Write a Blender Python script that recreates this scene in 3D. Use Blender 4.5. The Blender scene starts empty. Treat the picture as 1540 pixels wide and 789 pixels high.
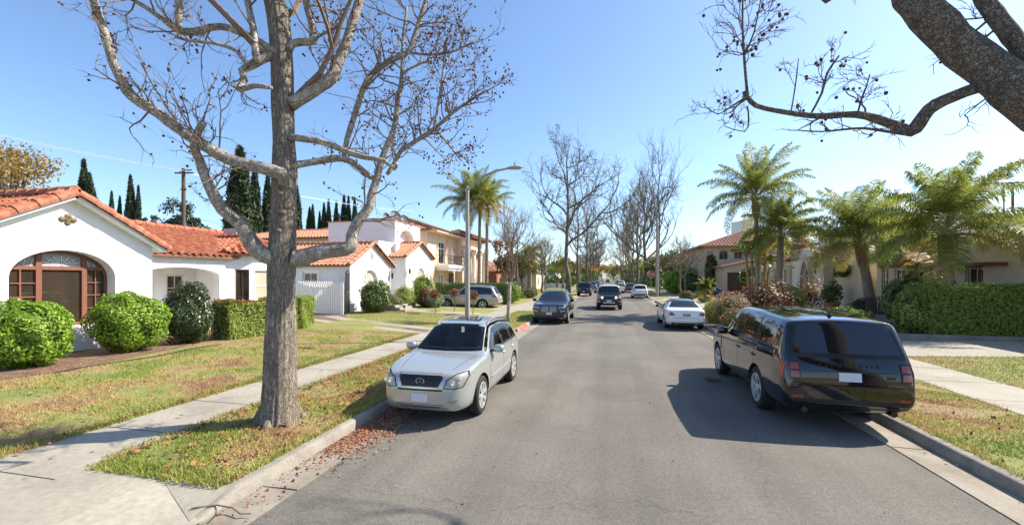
import bpy, bmesh, math, random
import numpy as np
from mathutils import Vector, Matrix, geometry
from mathutils.bvhtree import BVHTree
random.seed(7); RNG = np.random.default_rng(7)
SC = bpy.context.scene; COL = SC.collection
R = math.radians
V = Vector
Z = Vector((0, 0, 1))

# ---------------------------------------------------------------- camera maths (street-level view, 2.5 m up)
FPX, HCAM, CXP, HYP = 640.0, 2.5, 770.0, 417.0
PSI = math.atan(146 / FPX); CS, SN = math.cos(PSI), math.sin(PSI)
def on_ground(px, py, z=0.0):
    u = (px - CXP) / FPX; w = (HYP - py) / FPX; t = (z - HCAM) / w
    return V((t * (u * CS - SN), t * (u * SN + CS), z))
def at_depth(px, py, d):
    u = (px - CXP) / FPX; w = (HYP - py) / FPX
    return V((d * (u * CS - SN), d * (u * SN + CS), HCAM + d * w))

# ---------------------------------------------------------------- materials
def _ramp(nt, fac, cols, pos=None):
    r = nt.nodes.new('ShaderNodeValToRGB'); e = r.color_ramp.elements
    while len(e) < len(cols): e.new(0.5)
    for i, c in enumerate(cols):
        e[i].position = pos[i] if pos else i / (len(cols) - 1)
        e[i].color = (*c, 1)
    nt.links.new(fac, r.inputs['Fac']); return r.outputs['Color']
def pm(name, cols, scale=3.0, rough=0.8, bump=0.0, bscale=40.0, stretch=(1, 1, 1), detail=6.0, pos=None,
       metal=0.0, spec=0.5, island=False, transl=0.0, coat=0.0, world=False, bdist=0.02, mix2=None):
    m = bpy.data.materials.new(name); m.use_nodes = True; nt = m.node_tree
    b = nt.nodes['Principled BSDF']; L = nt.links.new
    b.inputs['Roughness'].default_value = rough; b.inputs['Metallic'].default_value = metal
    b.inputs['Specular IOR Level'].default_value = spec
    b.inputs['Coat Weight'].default_value = coat; b.inputs['Coat Roughness'].default_value = 0.03
    if not isinstance(cols[0], (tuple, list)): cols = [cols]
    col = None
    geo = nt.nodes.new('ShaderNodeNewGeometry')
    if world: vec = geo.outputs['Position']
    else: vec = nt.nodes.new('ShaderNodeTexCoord').outputs['Object']
    mp = nt.nodes.new('ShaderNodeMapping'); mp.inputs['Scale'].default_value = stretch; L(vec, mp.inputs['Vector'])
    if len(cols) > 1:
        if island:
            col = _ramp(nt, geo.outputs['Random Per Island'], cols, pos)
        else:
            n = nt.nodes.new('ShaderNodeTexNoise'); n.inputs['Scale'].default_value = scale
            n.inputs['Detail'].default_value = detail; n.inputs['Roughness'].default_value = 0.62
            L(mp.outputs['Vector'], n.inputs['Vector'])
            if pos is None: pos = [0.32 + 0.36 * i / (len(cols) - 1) for i in range(len(cols))]
            col = _ramp(nt, n.outputs['Fac'], cols, pos)
        if mix2:                                      # a second, finer or coarser mottling multiplied in: (scale, low, high)
            n2 = nt.nodes.new('ShaderNodeTexNoise'); n2.inputs['Scale'].default_value = mix2[0]; n2.inputs['Detail'].default_value = 4
            L(mp.outputs['Vector'], n2.inputs['Vector'])
            g = _ramp(nt, n2.outputs['Fac'], [(mix2[1],) * 3, (mix2[2],) * 3], [0.3, 0.7])
            mx = nt.nodes.new('ShaderNodeMix'); mx.data_type = 'RGBA'; mx.blend_type = 'MULTIPLY'; mx.inputs['Factor'].default_value = 1
            L(col, mx.inputs['A']); L(g, mx.inputs['B']); col = mx.outputs['Result']
        L(col, b.inputs['Base Color'])
    else:
        b.inputs['Base Color'].default_value = (*cols[0], 1)
    if bump:
        n = nt.nodes.new('ShaderNodeTexNoise'); n.inputs['Scale'].default_value = bscale; n.inputs['Detail'].default_value = 5
        L(mp.outputs['Vector'], n.inputs['Vector'])
        bp = nt.nodes.new('ShaderNodeBump'); bp.inputs['Strength'].default_value = bump; bp.inputs['Distance'].default_value = bdist
        L(n.outputs['Fac'], bp.inputs['Height']); L(bp.outputs['Normal'], b.inputs['Normal'])
    if transl:
        t = nt.nodes.new('ShaderNodeBsdfTranslucent')
        if col is not None: L(col, t.inputs['Color'])
        else: t.inputs['Color'].default_value = (*cols[0], 1)
        mx = nt.nodes.new('ShaderNodeMixShader'); mx.inputs['Fac'].default_value = transl
        L(b.outputs[0], mx.inputs[1]); L(t.outputs[0], mx.inputs[2])
        L(mx.outputs[0], nt.nodes['Material Output'].inputs['Surface'])
    return m

def _noise(nt, vec, scale, detail=4, rough=.55):
    n = nt.nodes.new('ShaderNodeTexNoise'); n.inputs['Scale'].default_value = scale; n.inputs['Detail'].default_value = detail; n.inputs['Roughness'].default_value = rough
    nt.links.new(vec, n.inputs['Vector']); return n
def _mul(nt, a, b, fac=1.0):
    m = nt.nodes.new('ShaderNodeMix'); m.data_type = 'RGBA'; m.blend_type = 'MULTIPLY'; m.inputs['Factor'].default_value = fac
    nt.links.new(a, m.inputs['A']); nt.links.new(b, m.inputs['B']); return m.outputs['Result']
def _cracks(nt, vec, scale, distort, dscale, lo, hi):
    """white plates with dark cracks between them"""
    n = _noise(nt, vec, dscale); ad = nt.nodes.new('ShaderNodeVectorMath'); ad.operation = 'MULTIPLY_ADD'; ad.inputs[1].default_value = (distort,) * 3
    nt.links.new(n.outputs['Color'], ad.inputs[0]); nt.links.new(vec, ad.inputs[2])
    v = nt.nodes.new('ShaderNodeTexVoronoi'); v.feature = 'DISTANCE_TO_EDGE'; v.inputs['Scale'].default_value = scale; nt.links.new(ad.outputs[0], v.inputs['Vector'])
    return _ramp(nt, v.outputs['Distance'], [(0, 0, 0), (1, 1, 1)], [lo, hi])
def bark_mat(name, cols, scale, zs, noise_scale, cr=(.02, .16), depth=.03, dist=.25):
    m = bpy.data.materials.new(name); m.use_nodes = True; nt = m.node_tree; b = nt.nodes['Principled BSDF']; b.inputs['Roughness'].default_value = .95; b.inputs['Specular IOR Level'].default_value = .2
    mp = nt.nodes.new('ShaderNodeMapping'); mp.inputs['Scale'].default_value = (1, 1, zs); nt.links.new(nt.nodes.new('ShaderNodeTexCoord').outputs['Object'], mp.inputs['Vector']); vec = mp.outputs['Vector']
    base = _ramp(nt, _noise(nt, vec, noise_scale, 8, .65).outputs['Fac'], cols[1:], [.34, .66] if len(cols) == 3 else [.34, .5, .66])
    c1 = _cracks(nt, vec, scale, dist, scale * .8, *cr); c2 = _cracks(nt, vec, scale * 2.3, dist * .5, scale * 2, cr[0], cr[1] * 1.4)
    dk = nt.nodes.new('ShaderNodeMix'); dk.data_type = 'RGBA'; nt.links.new(c1, dk.inputs['Factor']); dk.inputs['A'].default_value = (*cols[0], 1); nt.links.new(base, dk.inputs['B'])
    col = _mul(nt, dk.outputs['Result'], c2, .22); nt.links.new(col, b.inputs['Base Color'])
    h = _mul(nt, c1, c2, .5); fine = _noise(nt, vec, noise_scale * 4, 5); hm = _mul(nt, h, fine.outputs['Fac'], .35)
    bp = nt.nodes.new('ShaderNodeBump'); bp.inputs['Strength'].default_value = 1; bp.inputs['Distance'].default_value = depth; nt.links.new(hm, bp.inputs['Height']); nt.links.new(bp.outputs['Normal'], b.inputs['Normal'])
    return m
def asphalt_mat(name):
    m = bpy.data.materials.new(name); m.use_nodes = True; nt = m.node_tree; b = nt.nodes['Principled BSDF']; b.inputs['Roughness'].default_value = .9; b.inputs['Specular IOR Level'].default_value = .35
    pos = nt.nodes.new('ShaderNodeNewGeometry').outputs['Position']
    def mapped(s): q = nt.nodes.new('ShaderNodeMapping'); q.inputs['Scale'].default_value = s; nt.links.new(pos, q.inputs['Vector']); return q.outputs['Vector']
    base = _ramp(nt, _noise(nt, pos, .45, 9, .65).outputs['Fac'], [(.115, .105, .088), (.142, .131, .111), (.17, .157, .134)], [.3, .5, .7])
    lanes = _ramp(nt, _noise(nt, mapped((1.1, .035, 1)), 1.0, 3).outputs['Fac'], [(.84,) * 3, (1.1,) * 3], [.35, .65])
    grit = _ramp(nt, _noise(nt, pos, 62, 3, .7).outputs['Fac'], [(.5,) * 3, (1,) * 3, (1.65,) * 3], [.3, .5, .74]); grit2 = _ramp(nt, _noise(nt, pos, 17, 4, .7).outputs['Fac'], [(.8,) * 3, (1.18,) * 3], [.3, .7])
    cr = _cracks(nt, pos, .34, .9, 1.3, .0, .006); hide = _ramp(nt, _noise(nt, pos, .22, 2).outputs['Fac'], [(0, 0, 0), (1, 1, 1)], [.52, .6])
    sc_ = nt.nodes.new('ShaderNodeMix'); sc_.data_type = 'RGBA'; nt.links.new(hide, sc_.inputs['Factor']); nt.links.new(cr, sc_.inputs['A']); sc_.inputs['B'].default_value = (1, 1, 1, 1)
    oil = _ramp(nt, _noise(nt, mapped((1, .45, 1)), 1.1, 5, .6).outputs['Fac'], [(1, 1, 1), (.7, .7, .7)], [.66, .78])
    col = _mul(nt, _mul(nt, _mul(nt, base, lanes), grit), grit2); col = _mul(nt, _mul(nt, col, sc_.outputs['Result'], .22), oil); nt.links.new(col, b.inputs['Base Color'])
    bp = nt.nodes.new('ShaderNodeBump'); bp.inputs['Strength'].default_value = .55; bp.inputs['Distance'].default_value = .008; nt.links.new(_noise(nt, pos, 90, 4).outputs['Fac'], bp.inputs['Height']); nt.links.new(bp.outputs['Normal'], b.inputs['Normal'])
    return m
# ---------------------------------------------------------------- object helpers
def put(o, label=None, cat=None, group=None, kind=None):
    if label: o['label'] = label
    if cat: o['category'] = cat
    if group: o['group'] = group
    if kind: o['kind'] = kind
    return o
def thing(name, label, cat, loc=(0, 0, 0), rz=0.0, group=None):
    o = bpy.data.objects.new(name, None); COL.objects.link(o); o.location = loc; o.rotation_euler = (0, 0, rz)
    o.empty_display_size = 0.2
    return put(o, label, cat, group)
KIDS = {}
def _link(o, parent):
    COL.objects.link(o)
    if parent is not None:
        o.parent = parent; KIDS.setdefault(parent.name, []).append(o)
    return o
def dup(root, loc=None, rz=None, sc=None, label=None, group=None, parent=None):
    r = root.copy(); COL.objects.link(r)
    if parent is not None: r.parent = parent; KIDS.setdefault(parent.name, []).append(r)
    if loc is not None: r.location = loc
    if rz is not None: r.rotation_euler = (r.rotation_euler[0], r.rotation_euler[1], rz)
    if sc is not None: r.scale = sc if hasattr(sc, '__len__') else (sc, sc, sc)
    if label: r['label'] = label
    if group: r['group'] = group
    for ch in list(KIDS.get(root.name, [])): dup(ch, parent=r)
    return r

class MB:
    """collects vertices and faces and links them as one mesh"""
    def __init__(s): s.v = []; s.f = []; s.m = []
    def add(s, vs, fs, mi=0):
        k = len(s.v); s.v.extend([tuple(p) for p in vs]); s.f.extend([tuple(i + k for i in f) for f in fs]); s.m.extend([mi] * len(fs)); return s
    def box(s, x0, x1, y0, y1, z0, z1, mi=0):
        vs = [(x, y, z) for z in (z0, z1) for y in (y0, y1) for x in (x0, x1)]
        return s.add(vs, [(0, 2, 3, 1), (4, 5, 7, 6), (0, 1, 5, 4), (2, 6, 7, 3), (0, 4, 6, 2), (1, 3, 7, 5)], mi)
    def bar(s, a, b, w, h, mi=0, up=Z):
        a = V(a); b = V(b); d = (b - a).normalized(); sd = d.cross(up)
        if sd.length < 1e-5: sd = V((1, 0, 0))
        sd.normalize(); u = sd.cross(d); vs = []
        for p in (a, b):
            for (i, j) in ((-1, -1), (1, -1), (1, 1), (-1, 1)): vs.append(p + sd * (w / 2 * i) + u * (h / 2 * j))
        return s.add(vs, [(3, 2, 1, 0), (4, 5, 6, 7), (0, 1, 5, 4), (1, 2, 6, 5), (2, 3, 7, 6), (3, 0, 4, 7)], mi)
    def tube(s, pts, rad, n=8, mi=0, cap=True, jit=0.0):
        pts = [V(p) for p in pts]
        if not hasattr(rad, '__len__'): rad = [rad] * len(pts)
        k = len(s.v); nrm = None
        for i, p in enumerate(pts):
            t = (pts[min(i + 1, len(pts) - 1)] - pts[max(i - 1, 0)])
            if t.length < 1e-9: t = V((0, 0, 1))
            t.normalize()
            if nrm is None:
                nrm = t.orthogonal().normalized()
            else:
                nrm = (nrm - t * nrm.dot(t))
                nrm = nrm.normalized() if nrm.length > 1e-6 else t.orthogonal().normalized()
            bn = t.cross(nrm)
            for j in range(n):
                a = 2 * math.pi * j / n; r = rad[i] * (1 + (random.uniform(-jit, jit) if jit else 0))
                s.v.append(tuple(p + nrm * (math.cos(a) * r) + bn * (math.sin(a) * r)))
        for i in range(len(pts) - 1):
            for j in range(n):
                j2 = (j + 1) % n
                s.f.append((k + i * n + j, k + i * n + j2, k + (i + 1) * n + j2, k + (i + 1) * n + j)); s.m.append(mi)
        if cap:
            s.f.append(tuple(k + j for j in reversed(range(n)))); s.m.append(mi)
            e = k + (len(pts) - 1) * n
            s.f.append(tuple(e + j for j in range(n))); s.m.append(mi)
        return s
    def lathe(s, prof, c=(0, 0, 0), n=24, axis='Z', mi=0):
        k = len(s.v); c = V(c)
        for (r, h) in prof:
            for j in range(n):
                a = 2 * math.pi * j / n; x, y = r * math.cos(a), r * math.sin(a)
                p = {'Z': (x, y, h), 'Y': (x, h, y), 'X': (h, x, y)}[axis]
                s.v.append(tuple(c + V(p)))
        for i in range(len(prof) - 1):
            for j in range(n):
                j2 = (j + 1) % n
                q = (k + i * n + j, k + i * n + j2, k + (i + 1) * n + j2, k + (i + 1) * n + j)
                s.f.append(q if axis != 'Y' else q[::-1]); s.m.append(mi)
        return s
    def ball(s, c, r, n=6, mi=0, sq=(1, 1, 1)):
        prof = [(max(1e-4, math.sin(math.pi * i / n)) * r, -math.cos(math.pi * i / n) * r) for i in range(n + 1)]
        k = len(s.v); s.lathe(prof, (0, 0, 0), max(6, n + 2), 'Z', mi)
        for i in range(k, len(s.v)):
            p = s.v[i]; s.v[i] = (c[0] + p[0] * sq[0], c[1] + p[1] * sq[1], c[2] + p[2] * sq[2])
        return s
    def prism(s, poly, f0, f1, mi=0):
        """poly: 2-D ring; f0/f1 map (u,v) to 3-D for the two ends"""
        n = len(poly); a = [f0(*p) for p in poly]; b = [f1(*p) for p in poly]
        return s.add(a + b, [tuple(range(n))[::-1], tuple(range(n, 2 * n))] + [(i, (i + 1) % n, n + (i + 1) % n, n + i) for i in range(n)], mi)
    def build(s, name, mats, parent=None, smooth=None, fix=False):
        me = bpy.data.meshes.new(name); me.from_pydata(s.v, [], s.f)
        if not isinstance(mats, (list, tuple)): mats = [mats]
        for m in mats: me.materials.append(m)
        if len(mats) > 1: me.polygons.foreach_set('material_index', s.m)
        if fix:
            bm = bmesh.new(); bm.from_mesh(me); bmesh.ops.recalc_face_normals(bm, faces=bm.faces); bm.to_mesh(me); bm.free()
        if smooth is not None:
            me.polygons.foreach_set('use_smooth', [True] * len(me.polygons))
            if smooth < 180: me.set_sharp_from_angle(angle=R(smooth))
        me.update()
        return _link(bpy.data.objects.new(name, me), parent)

def np_mesh(name, verts, nv, mats, parent=None, mi=None):
    """verts: (N*nv,3) array, faces of nv consecutive vertices"""
    n = len(verts) // nv; me = bpy.data.meshes.new(name)
    me.vertices.add(len(verts)); me.vertices.foreach_set('co', np.asarray(verts, dtype=np.float32).ravel())
    me.loops.add(n * nv); me.loops.foreach_set('vertex_index', np.arange(n * nv, dtype=np.int32))
    me.polygons.add(n); me.polygons.foreach_set('loop_start', np.arange(0, n * nv, nv, dtype=np.int32))
    me.polygons.foreach_set('loop_total', np.full(n, nv, dtype=np.int32))
    if not isinstance(mats, (list, tuple)): mats = [mats]
    for m in mats: me.materials.append(m)
    if mi is not None: me.polygons.foreach_set('material_index', np.asarray(mi, dtype=np.int32))
    me.update(calc_edges=True); me.validate()
    return _link(bpy.data.objects.new(name, me), parent)

def leaf_quads(c, length, width, up=0.0, jitter=0.35, dirs=None, face=None):
    """c: (N,3) leaf centres -> rhombic leaves with random facing; dirs biases the long axis"""
    n = len(c); t = RNG.normal(size=(n, 3))
    if dirs is not None: t = t * 0.6 + np.asarray(dirs)
    t[:, 2] += up; t /= np.linalg.norm(t, axis=1)[:, None] + 1e-9
    r = RNG.normal(size=(n, 3))
    if face is not None:                              # leaves lie mostly flat on the skin of the crown
        f = face / (np.linalg.norm(face, axis=1)[:, None] + 1e-9); t = t - f * (t * f).sum(1)[:, None] * .7; t /= np.linalg.norm(t, axis=1)[:, None] + 1e-9; r = f + .45 * r
    b = np.cross(t, r); b /= np.linalg.norm(b, axis=1)[:, None] + 1e-9
    l = length * (1 + jitter * RNG.uniform(-1, 1, (n, 1))) / 2; w = width * (1 + jitter * RNG.uniform(-1, 1, (n, 1))) / 2
    q = np.stack([c - t * l, c + b * w, c + t * l, c - b * w], axis=1)
    return q.reshape(-1, 3)

def inpoly(x, y, P):
    r = False; j = len(P) - 1
    for i in range(len(P)):
        if (P[i][1] > y) != (P[j][1] > y) and x < (P[j][0] - P[i][0]) * (y - P[i][1]) / (P[j][1] - P[i][1]) + P[i][0]: r = not r
        j = i
    return r
def area2(P): return sum(P[i][0] * P[(i + 1) % len(P)][1] - P[(i + 1) % len(P)][0] * P[i][1] for i in range(len(P))) / 2
def fill(outer, holes=(), extra=()):
    """triangles of a 2-D region with holes -> (points, tris) counter-clockwise"""
    pts = []; ed = []
    for loop in [outer] + list(holes):
        k = len(pts); n = len(loop); pts += [V((p[0], p[1])) for p in loop]; ed += [(k + i, k + (i + 1) % n) for i in range(n)]
    pts += [V((p[0], p[1])) for p in extra]
    r = geometry.delaunay_2d_cdt(pts, ed, [], 0, 1e-5); P = [(p.x, p.y) for p in r[0]]; T = []
    for f in r[2]:
        f = list(f); cx = sum(P[i][0] for i in f) / 3; cy = sum(P[i][1] for i in f) / 3
        if inpoly(cx, cy, outer) and not any(inpoly(cx, cy, h) for h in holes):
            if area2([P[i] for i in f]) < 0: f.reverse()
            T.append(tuple(f))
    return P, T
def slab2d(mb, o, ud, outer, holes, th, mi=0, back=0.0):
    """upright slab: (u,z) outline in the plane through o along ud; faces out along ud x Z; th thick going in"""
    o = V(o); ud = V(ud).normalized(); n = ud.cross(Z)
    if area2(outer) < 0: outer = outer[::-1]
    P, T = fill(outer, holes)
    a = o - n * back
    f3 = lambda p, d: a + ud * p[0] + Z * p[1] - n * d
    mb.add([f3(p, 0) for p in P], T, mi); mb.add([f3(p, th) for p in P], [t[::-1] for t in T], mi)
    for loop, flip in [(outer, False)] + [(h if area2(h) > 0 else h[::-1], True) for h in holes]:
        k = len(loop); vs = [f3(p, 0) for p in loop] + [f3(p, th) for p in loop]
        fs = [(i, k + i, k + (i + 1) % k, (i + 1) % k) for i in range(k)]
        if flip: fs = [f[::-1] for f in fs]
        mb.add(vs, fs, mi)
    return mb
def rect(u0, u1, z0, z1): return [(u0, z0), (u1, z0), (u1, z1), (u0, z1)]
def arch(u0, u1, z0, zs, rise, n=12):
    c = (u0 + u1) / 2; h = (u1 - u0) / 2
    return [(u0, z0), (u1, z0)] + [(c + h * math.cos(math.pi * i / n), zs + rise * math.sin(math.pi * i / n)) for i in range(n + 1)]
def inset(P, w):
    if area2(P) < 0: P = P[::-1]
    out = []; n = len(P)
    for i in range(n):
        a, b, c = V(P[i - 1]), V(P[i]), V(P[(i + 1) % n])
        d1 = (b - a).normalized(); d2 = (c - b).normalized(); n1 = V((-d1.y, d1.x)); n2 = V((-d2.y, d2.x))
        m = (n1 + n2); k = m.length
        m = m.normalized() if k > 1e-6 else n1
        out.append(tuple(b + m * (w / max(0.35, m.dot(n1)))))
    return out
def zspan(P, u):
    zs = []
    for i in range(len(P)):
        a, b = P[i], P[(i + 1) % len(P)]
        if (a[0] - u) * (b[0] - u) < 0: zs.append(a[1] + (b[1] - a[1]) * (u - a[0]) / (b[0] - a[0]))
    return (min(zs), max(zs)) if len(zs) > 1 else None
def uspan(P, z):
    r = zspan([(p[1], p[0]) for p in P], z); return r
def window(parent, o, ud, poly, mats, depth=0.12, fw=0.06, us=(), zs=(), bw=0.025, name='window', th=0.06, dark=None):
    """frame ring with glazing bars and a pane, set back 'depth' from the wall face"""
    o = V(o); ud = V(ud).normalized(); n = ud.cross(Z); mb = MB()
    inn = inset(poly, fw)
    slab2d(mb, o, ud, poly, [inn], th, 0, depth)
    for u in us:
        r = zspan(inn, u)
        if r: mb.bar(o + ud * u + Z * r[0] - n * (depth + th / 2), o + ud * u + Z * r[1] - n * (depth + th / 2), bw, th * 0.7, up=n)
    for z in zs:
        r = uspan(inn, z)
        if r: mb.bar(o + ud * r[0] + Z * z - n * (depth + th / 2), o + ud * r[1] + Z * z - n * (depth + th / 2), bw, th * 0.64, up=n)
    f = mb.build(name, mats[0], parent)
    pb = MB(); slab2d(pb, o, ud, inset(poly, fw * 0.6), [], 0.01, 0, depth + th * 0.6)
    pb.build('pane', mats[1], f)
    return f

# ---------------------------------------------------------------- clay tile roofs
def tile_face(mb, poly, p=0.27, course=0.4, mi=0, amp=0.045, seg=6, base=True, jit=0.012):
    """barrel-tiled plane; poly[0]->poly[1] is the eave (left to right seen from outside)"""
    P = [V(q) for q in poly]; u = (P[1] - P[0]).normalized()
    nn = (P[1] - P[0]).cross(P[2] - P[0]).normalized()
    if nn.z < 0: nn = -nn
    v = nn.cross(u).normalized()
    if (P[2] - P[0]).dot(v) < 0: v = -v
    Q = [((q - P[0]).dot(u), (q - P[0]).dot(v)) for q in P]
    vmax = max(q[1] for q in Q); nc = max(1, int(math.ceil(vmax / course)))
    for c in range(nc):
        v0 = c * course; v1 = min(vmax, v0 + course); 
        s0 = uspan(Q, min(v0 + 0.02, vmax - 0.01)); s1 = uspan(Q, max(v0 + 0.03, v1 - 0.02))
        if not s0 or not s1: continue
        lo = math.floor(min(s0[0], s1[0]) / p) ; hi = math.ceil(max(s0[1], s1[1]) / p)
        for col in range(lo, hi):
            cu = (col + 0.5) * p
            if not (s0[0] - p * .3 < cu < s0[1] + p * .3): continue
            j = random.uniform(-jit, jit); vs = []
            lift = random.uniform(0.028, 0.045)
            for (vv, off) in ((v0 + j - 0.03, lift), (v1 + j * 0.3, 0.004)):
                a0, a1 = (s0[0], s0[1]) if vv < v0 + .1 else (s1[0], s1[1])
                for k in range(seg + 1):
                    uu = (col + k / seg) * p; h = amp * math.cos(2 * math.pi * (k / seg - 0.5))
                    uu = min(max(uu, a0 - 0.03), a1 + 0.03)
                    vs.append(P[0] + u * uu + v * vv + nn * (h + off + amp))
            for k in range(seg + 1):
                q = vs[k]; vs.append(q - nn * (lift * 0.9))
            n1 = seg + 1
            fs = [(k, k + 1, n1 + k + 1, n1 + k) for k in range(seg)] + [(2 * n1 + k, 2 * n1 + k + 1, k + 1, k) for k in range(seg)]
            mb.add(vs, fs, mi)
    if base:
        a = [q - nn * 0.0 for q in P]; b = [q - nn * 0.1 for q in P]; n = len(P)
        mb.add(a + b, [tuple(range(n)), tuple(range(n, 2 * n))[::-1]] + [(i, n + i, n + (i + 1) % n, (i + 1) % n) for i in range(n)], 1 if mi == 0 else mi)
    return mb
def ridge_tiles(mb, a, b, r=0.12, step=0.42, mi=0, lift=0.06, full=False):
    a = V(a); b = V(b); d = b - a; L = d.length; d.normalize(); sd = d.cross(Z).normalized(); up = sd.cross(d)
    n = max(1, int(L / step)); st = L / n; seg = 8
    for i in range(n):
        p0 = a + d * (i * st - 0.03); p1 = a + d * ((i + 1) * st)
        vs = []
        j = random.uniform(-.008, .008)
        for (p, rr, lf) in ((p0, r * 1.08, 0.02), (p1, r * 0.93, 0.0)):
            for k in range(seg + 1):
                an = math.pi * (-0.12 + 1.24 * k / seg)
                vs.append(p + sd * (rr * math.cos(an) + j) + up * (rr * math.sin(an) + lift + lf))
        m = seg + 1
        mb.add(vs + [a + d * (i * st - 0.03) + up * lift], [(k + 1, k, m + k, m + k + 1) for k in range(seg)] + [(k, k + 1, 2 * m) for k in range(seg)], mi)
    return mb
SKY_DUST, SKY_STR, SUN_STR, EXPO = .8, .096, 3.7, 1.38
# ---------------------------------------------------------------- palette
M = {}
M['asphalt'] = asphalt_mat('asphalt')
M['concrete'] = pm('concrete', [(.215, .185, .145), (.3, .27, .215), (.335, .305, .245), (.36, .33, .268)], .9, .88, .3, 90, world=True, bdist=.005, mix2=(14, .84, 1.08), pos=[.24, .42, .56, .7], detail=10)
M['kerbstone'] = pm('kerb_concrete', [(.2, .178, .148), (.275, .25, .21), (.325, .298, .25)], 2.2, .9, .4, 70, world=True, bdist=.006, mix2=(45, .8, 1.08))
M['gutter'] = pm('gutter_concrete', [(.2, .165, .122), (.27, .235, .185), (.32, .285, .235)], 1.6, .9, .3, 90, world=True, bdist=.005, mix2=(50, .82, 1.06))
M['redpaint'] = pm('red_kerb_paint', [(.5, .075, .04), (.58, .13, .075), (.46, .2, .14)], 5, .75, .2, 60, world=True)
M['joint'] = pm('joint', [(.06, .05, .04), (.1, .085, .065)], 4, .95, world=True)
GR = [(.25, .145, .075), (.31, .23, .1), (.245, .245, .065), (.15, .2, .04)]
M['lawn'] = pm('lawn_ground', GR, .75, .95, .7, 60, world=True, pos=[.355, .455, .54, .645], bdist=.03, mix2=(26, .6, 1.15), detail=9)
M['blade'] = pm('grass_blade', [(.36, .22, .11), (.47, .36, .14), (.38, .36, .095), (.21, .28, .05)], .75, .7, world=True, pos=[.355, .455, .54, .645], detail=9, transl=.25, spec=.3)
M['greenlawn'] = pm('watered_lawn', [(.29, .25, .085), (.25, .245, .065), (.18, .205, .048)], .8, .95, .6, 60, world=True, bdist=.03, mix2=(24, .7, 1.1), detail=9)
M['greenblade'] = pm('watered_blade', [(.38, .32, .1), (.33, .33, .08), (.23, .28, .055)], .8, .7, world=True, detail=9, transl=.25, spec=.3)
M['soil'] = pm('soil', [(.13, .066, .04), (.215, .125, .08), (.27, .175, .115)], 3.5, .95, .8, 50, world=True, bdist=.04, mix2=(40, .6, 1.15))
M['mulch'] = pm('mulch', [(.09, .06, .042), (.16, .11, .075), (.22, .165, .12)], 9, .95, .9, 45, world=True, bdist=.04)
M['earth'] = pm('earth', [(.13, .1, .055), (.17, .145, .075), (.12, .12, .05)], .25, .95, world=True)
M['stucco'] = pm('white_stucco', [(.8, .79, .765), (.86, .85, .83)], 1.5, .9, .45, 85, bdist=.008, mix2=(3, .96, 1.0))
M['cream'] = pm('cream_stucco', [(.7, .6, .45), (.77, .68, .53)], .8, .92, .4, 80, bdist=.008, mix2=(2.2, .9, 1.0))
M['peach'] = pm('peach_stucco', [(.66, .42, .28), (.71, .48, .33)], .9, .9, .3, 70, bdist=.006)
M['peach2'] = pm('pale_peach_stucco', [(.7, .53, .4), (.75, .59, .46)], .9, .9, .3, 70, bdist=.006)
M['tan'] = pm('tan_stucco', [(.5, .38, .255), (.57, .45, .31)], .8, .9, .3, 60, bdist=.006)
M['stone'] = pm('cast_stone', [(.5, .43, .34), (.61, .545, .45)], 4, .85, .3, 50, bdist=.006)
TC = [(.22, .06, .03), (.34, .1, .047), (.43, .15, .075), (.5, .235, .14)]
M['tile'] = pm('clay_tile', TC, 5.5, .72, .25, 60, mix2=(38, .72, 1.08), bdist=.006)
M['tile2'] = pm('weathered_clay_tile', [(.36, .12, .06), (.46, .18, .095), (.55, .29, .18), (.38, .13, .07)], 6, .75, .25, 60, mix2=(30, .75, 1.05), bdist=.006)
M['tiledark'] = pm('brown_clay_tile', [(.16, .07, .042), (.27, .12, .07), (.34, .18, .11)], 6, .8, .25, 60, mix2=(30, .7, 1.05))
M['underroof'] = pm('roof_underside', [(.3, .13, .075), (.36, .18, .11)], 3, .9)
M['brownwood'] = pm('brown_painted_wood', [(.17, .06, .032), (.23, .088, .05)], 6, .55, .2, 50, stretch=(1, 1, .15))
M['darkwood'] = pm('dark_wood', [(.06, .03, .02), (.1, .05, .03)], 6, .6, .2, 40, stretch=(1, 1, .15))
M['whitepaint'] = pm('white_paint', [(.8, .79, .76), (.86, .85, .83)], 3, .5)
M['iron'] = pm('black_iron', [(.012, .012, .013)], rough=.45)
M['glass'] = pm('window_glass', [(.018, .02, .022), (.04, .04, .038)], .9, .06, spec=.9)
M['leaded'] = pm('leaded_glass', [(.22, .24, .25), (.35, .37, .37)], 14, .15, spec=.8)
M['shade'] = pm('window_with_drawn_shade', [(.4, .35, .27), (.47, .42, .33)], 1, .25, spec=.7)
M['brownglass'] = pm('brown_glass', [(.012, .011, .01), (.06, .043, .031)], .55, .05, spec=.8, stretch=(1, 1, .05))
M['metalgrey'] = pm('galvanised_metal', [(.33, .33, .32), (.42, .42, .4)], 4, .5, metal=.55)
M['dishgrey'] = pm('dish_grey', [(.1, .105, .12)], rough=.6)
M['lamppost'] = pm('grey_lamp_post', [(.27, .265, .25), (.36, .35, .33)], 5, .6, .1, 40, stretch=(1, 1, .2))
M['woodpole'] = pm('wooden_pole', [(.07, .05, .037), (.12, .09, .065)], 6, .85, .3, 40, stretch=(1, 1, .1))
M['terracotta'] = pm('terracotta_pot', [(.4, .15, .08), (.48, .2, .11)], 5, .8)
M['brick'] = pm('brick_red', [(.27, .1, .065), (.36, .16, .1)], 7, .85)
M['darkroof'] = pm('grey_shingle', [(.1, .085, .075), (.16, .14, .125)], 5, .9, .4, 30)

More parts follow.
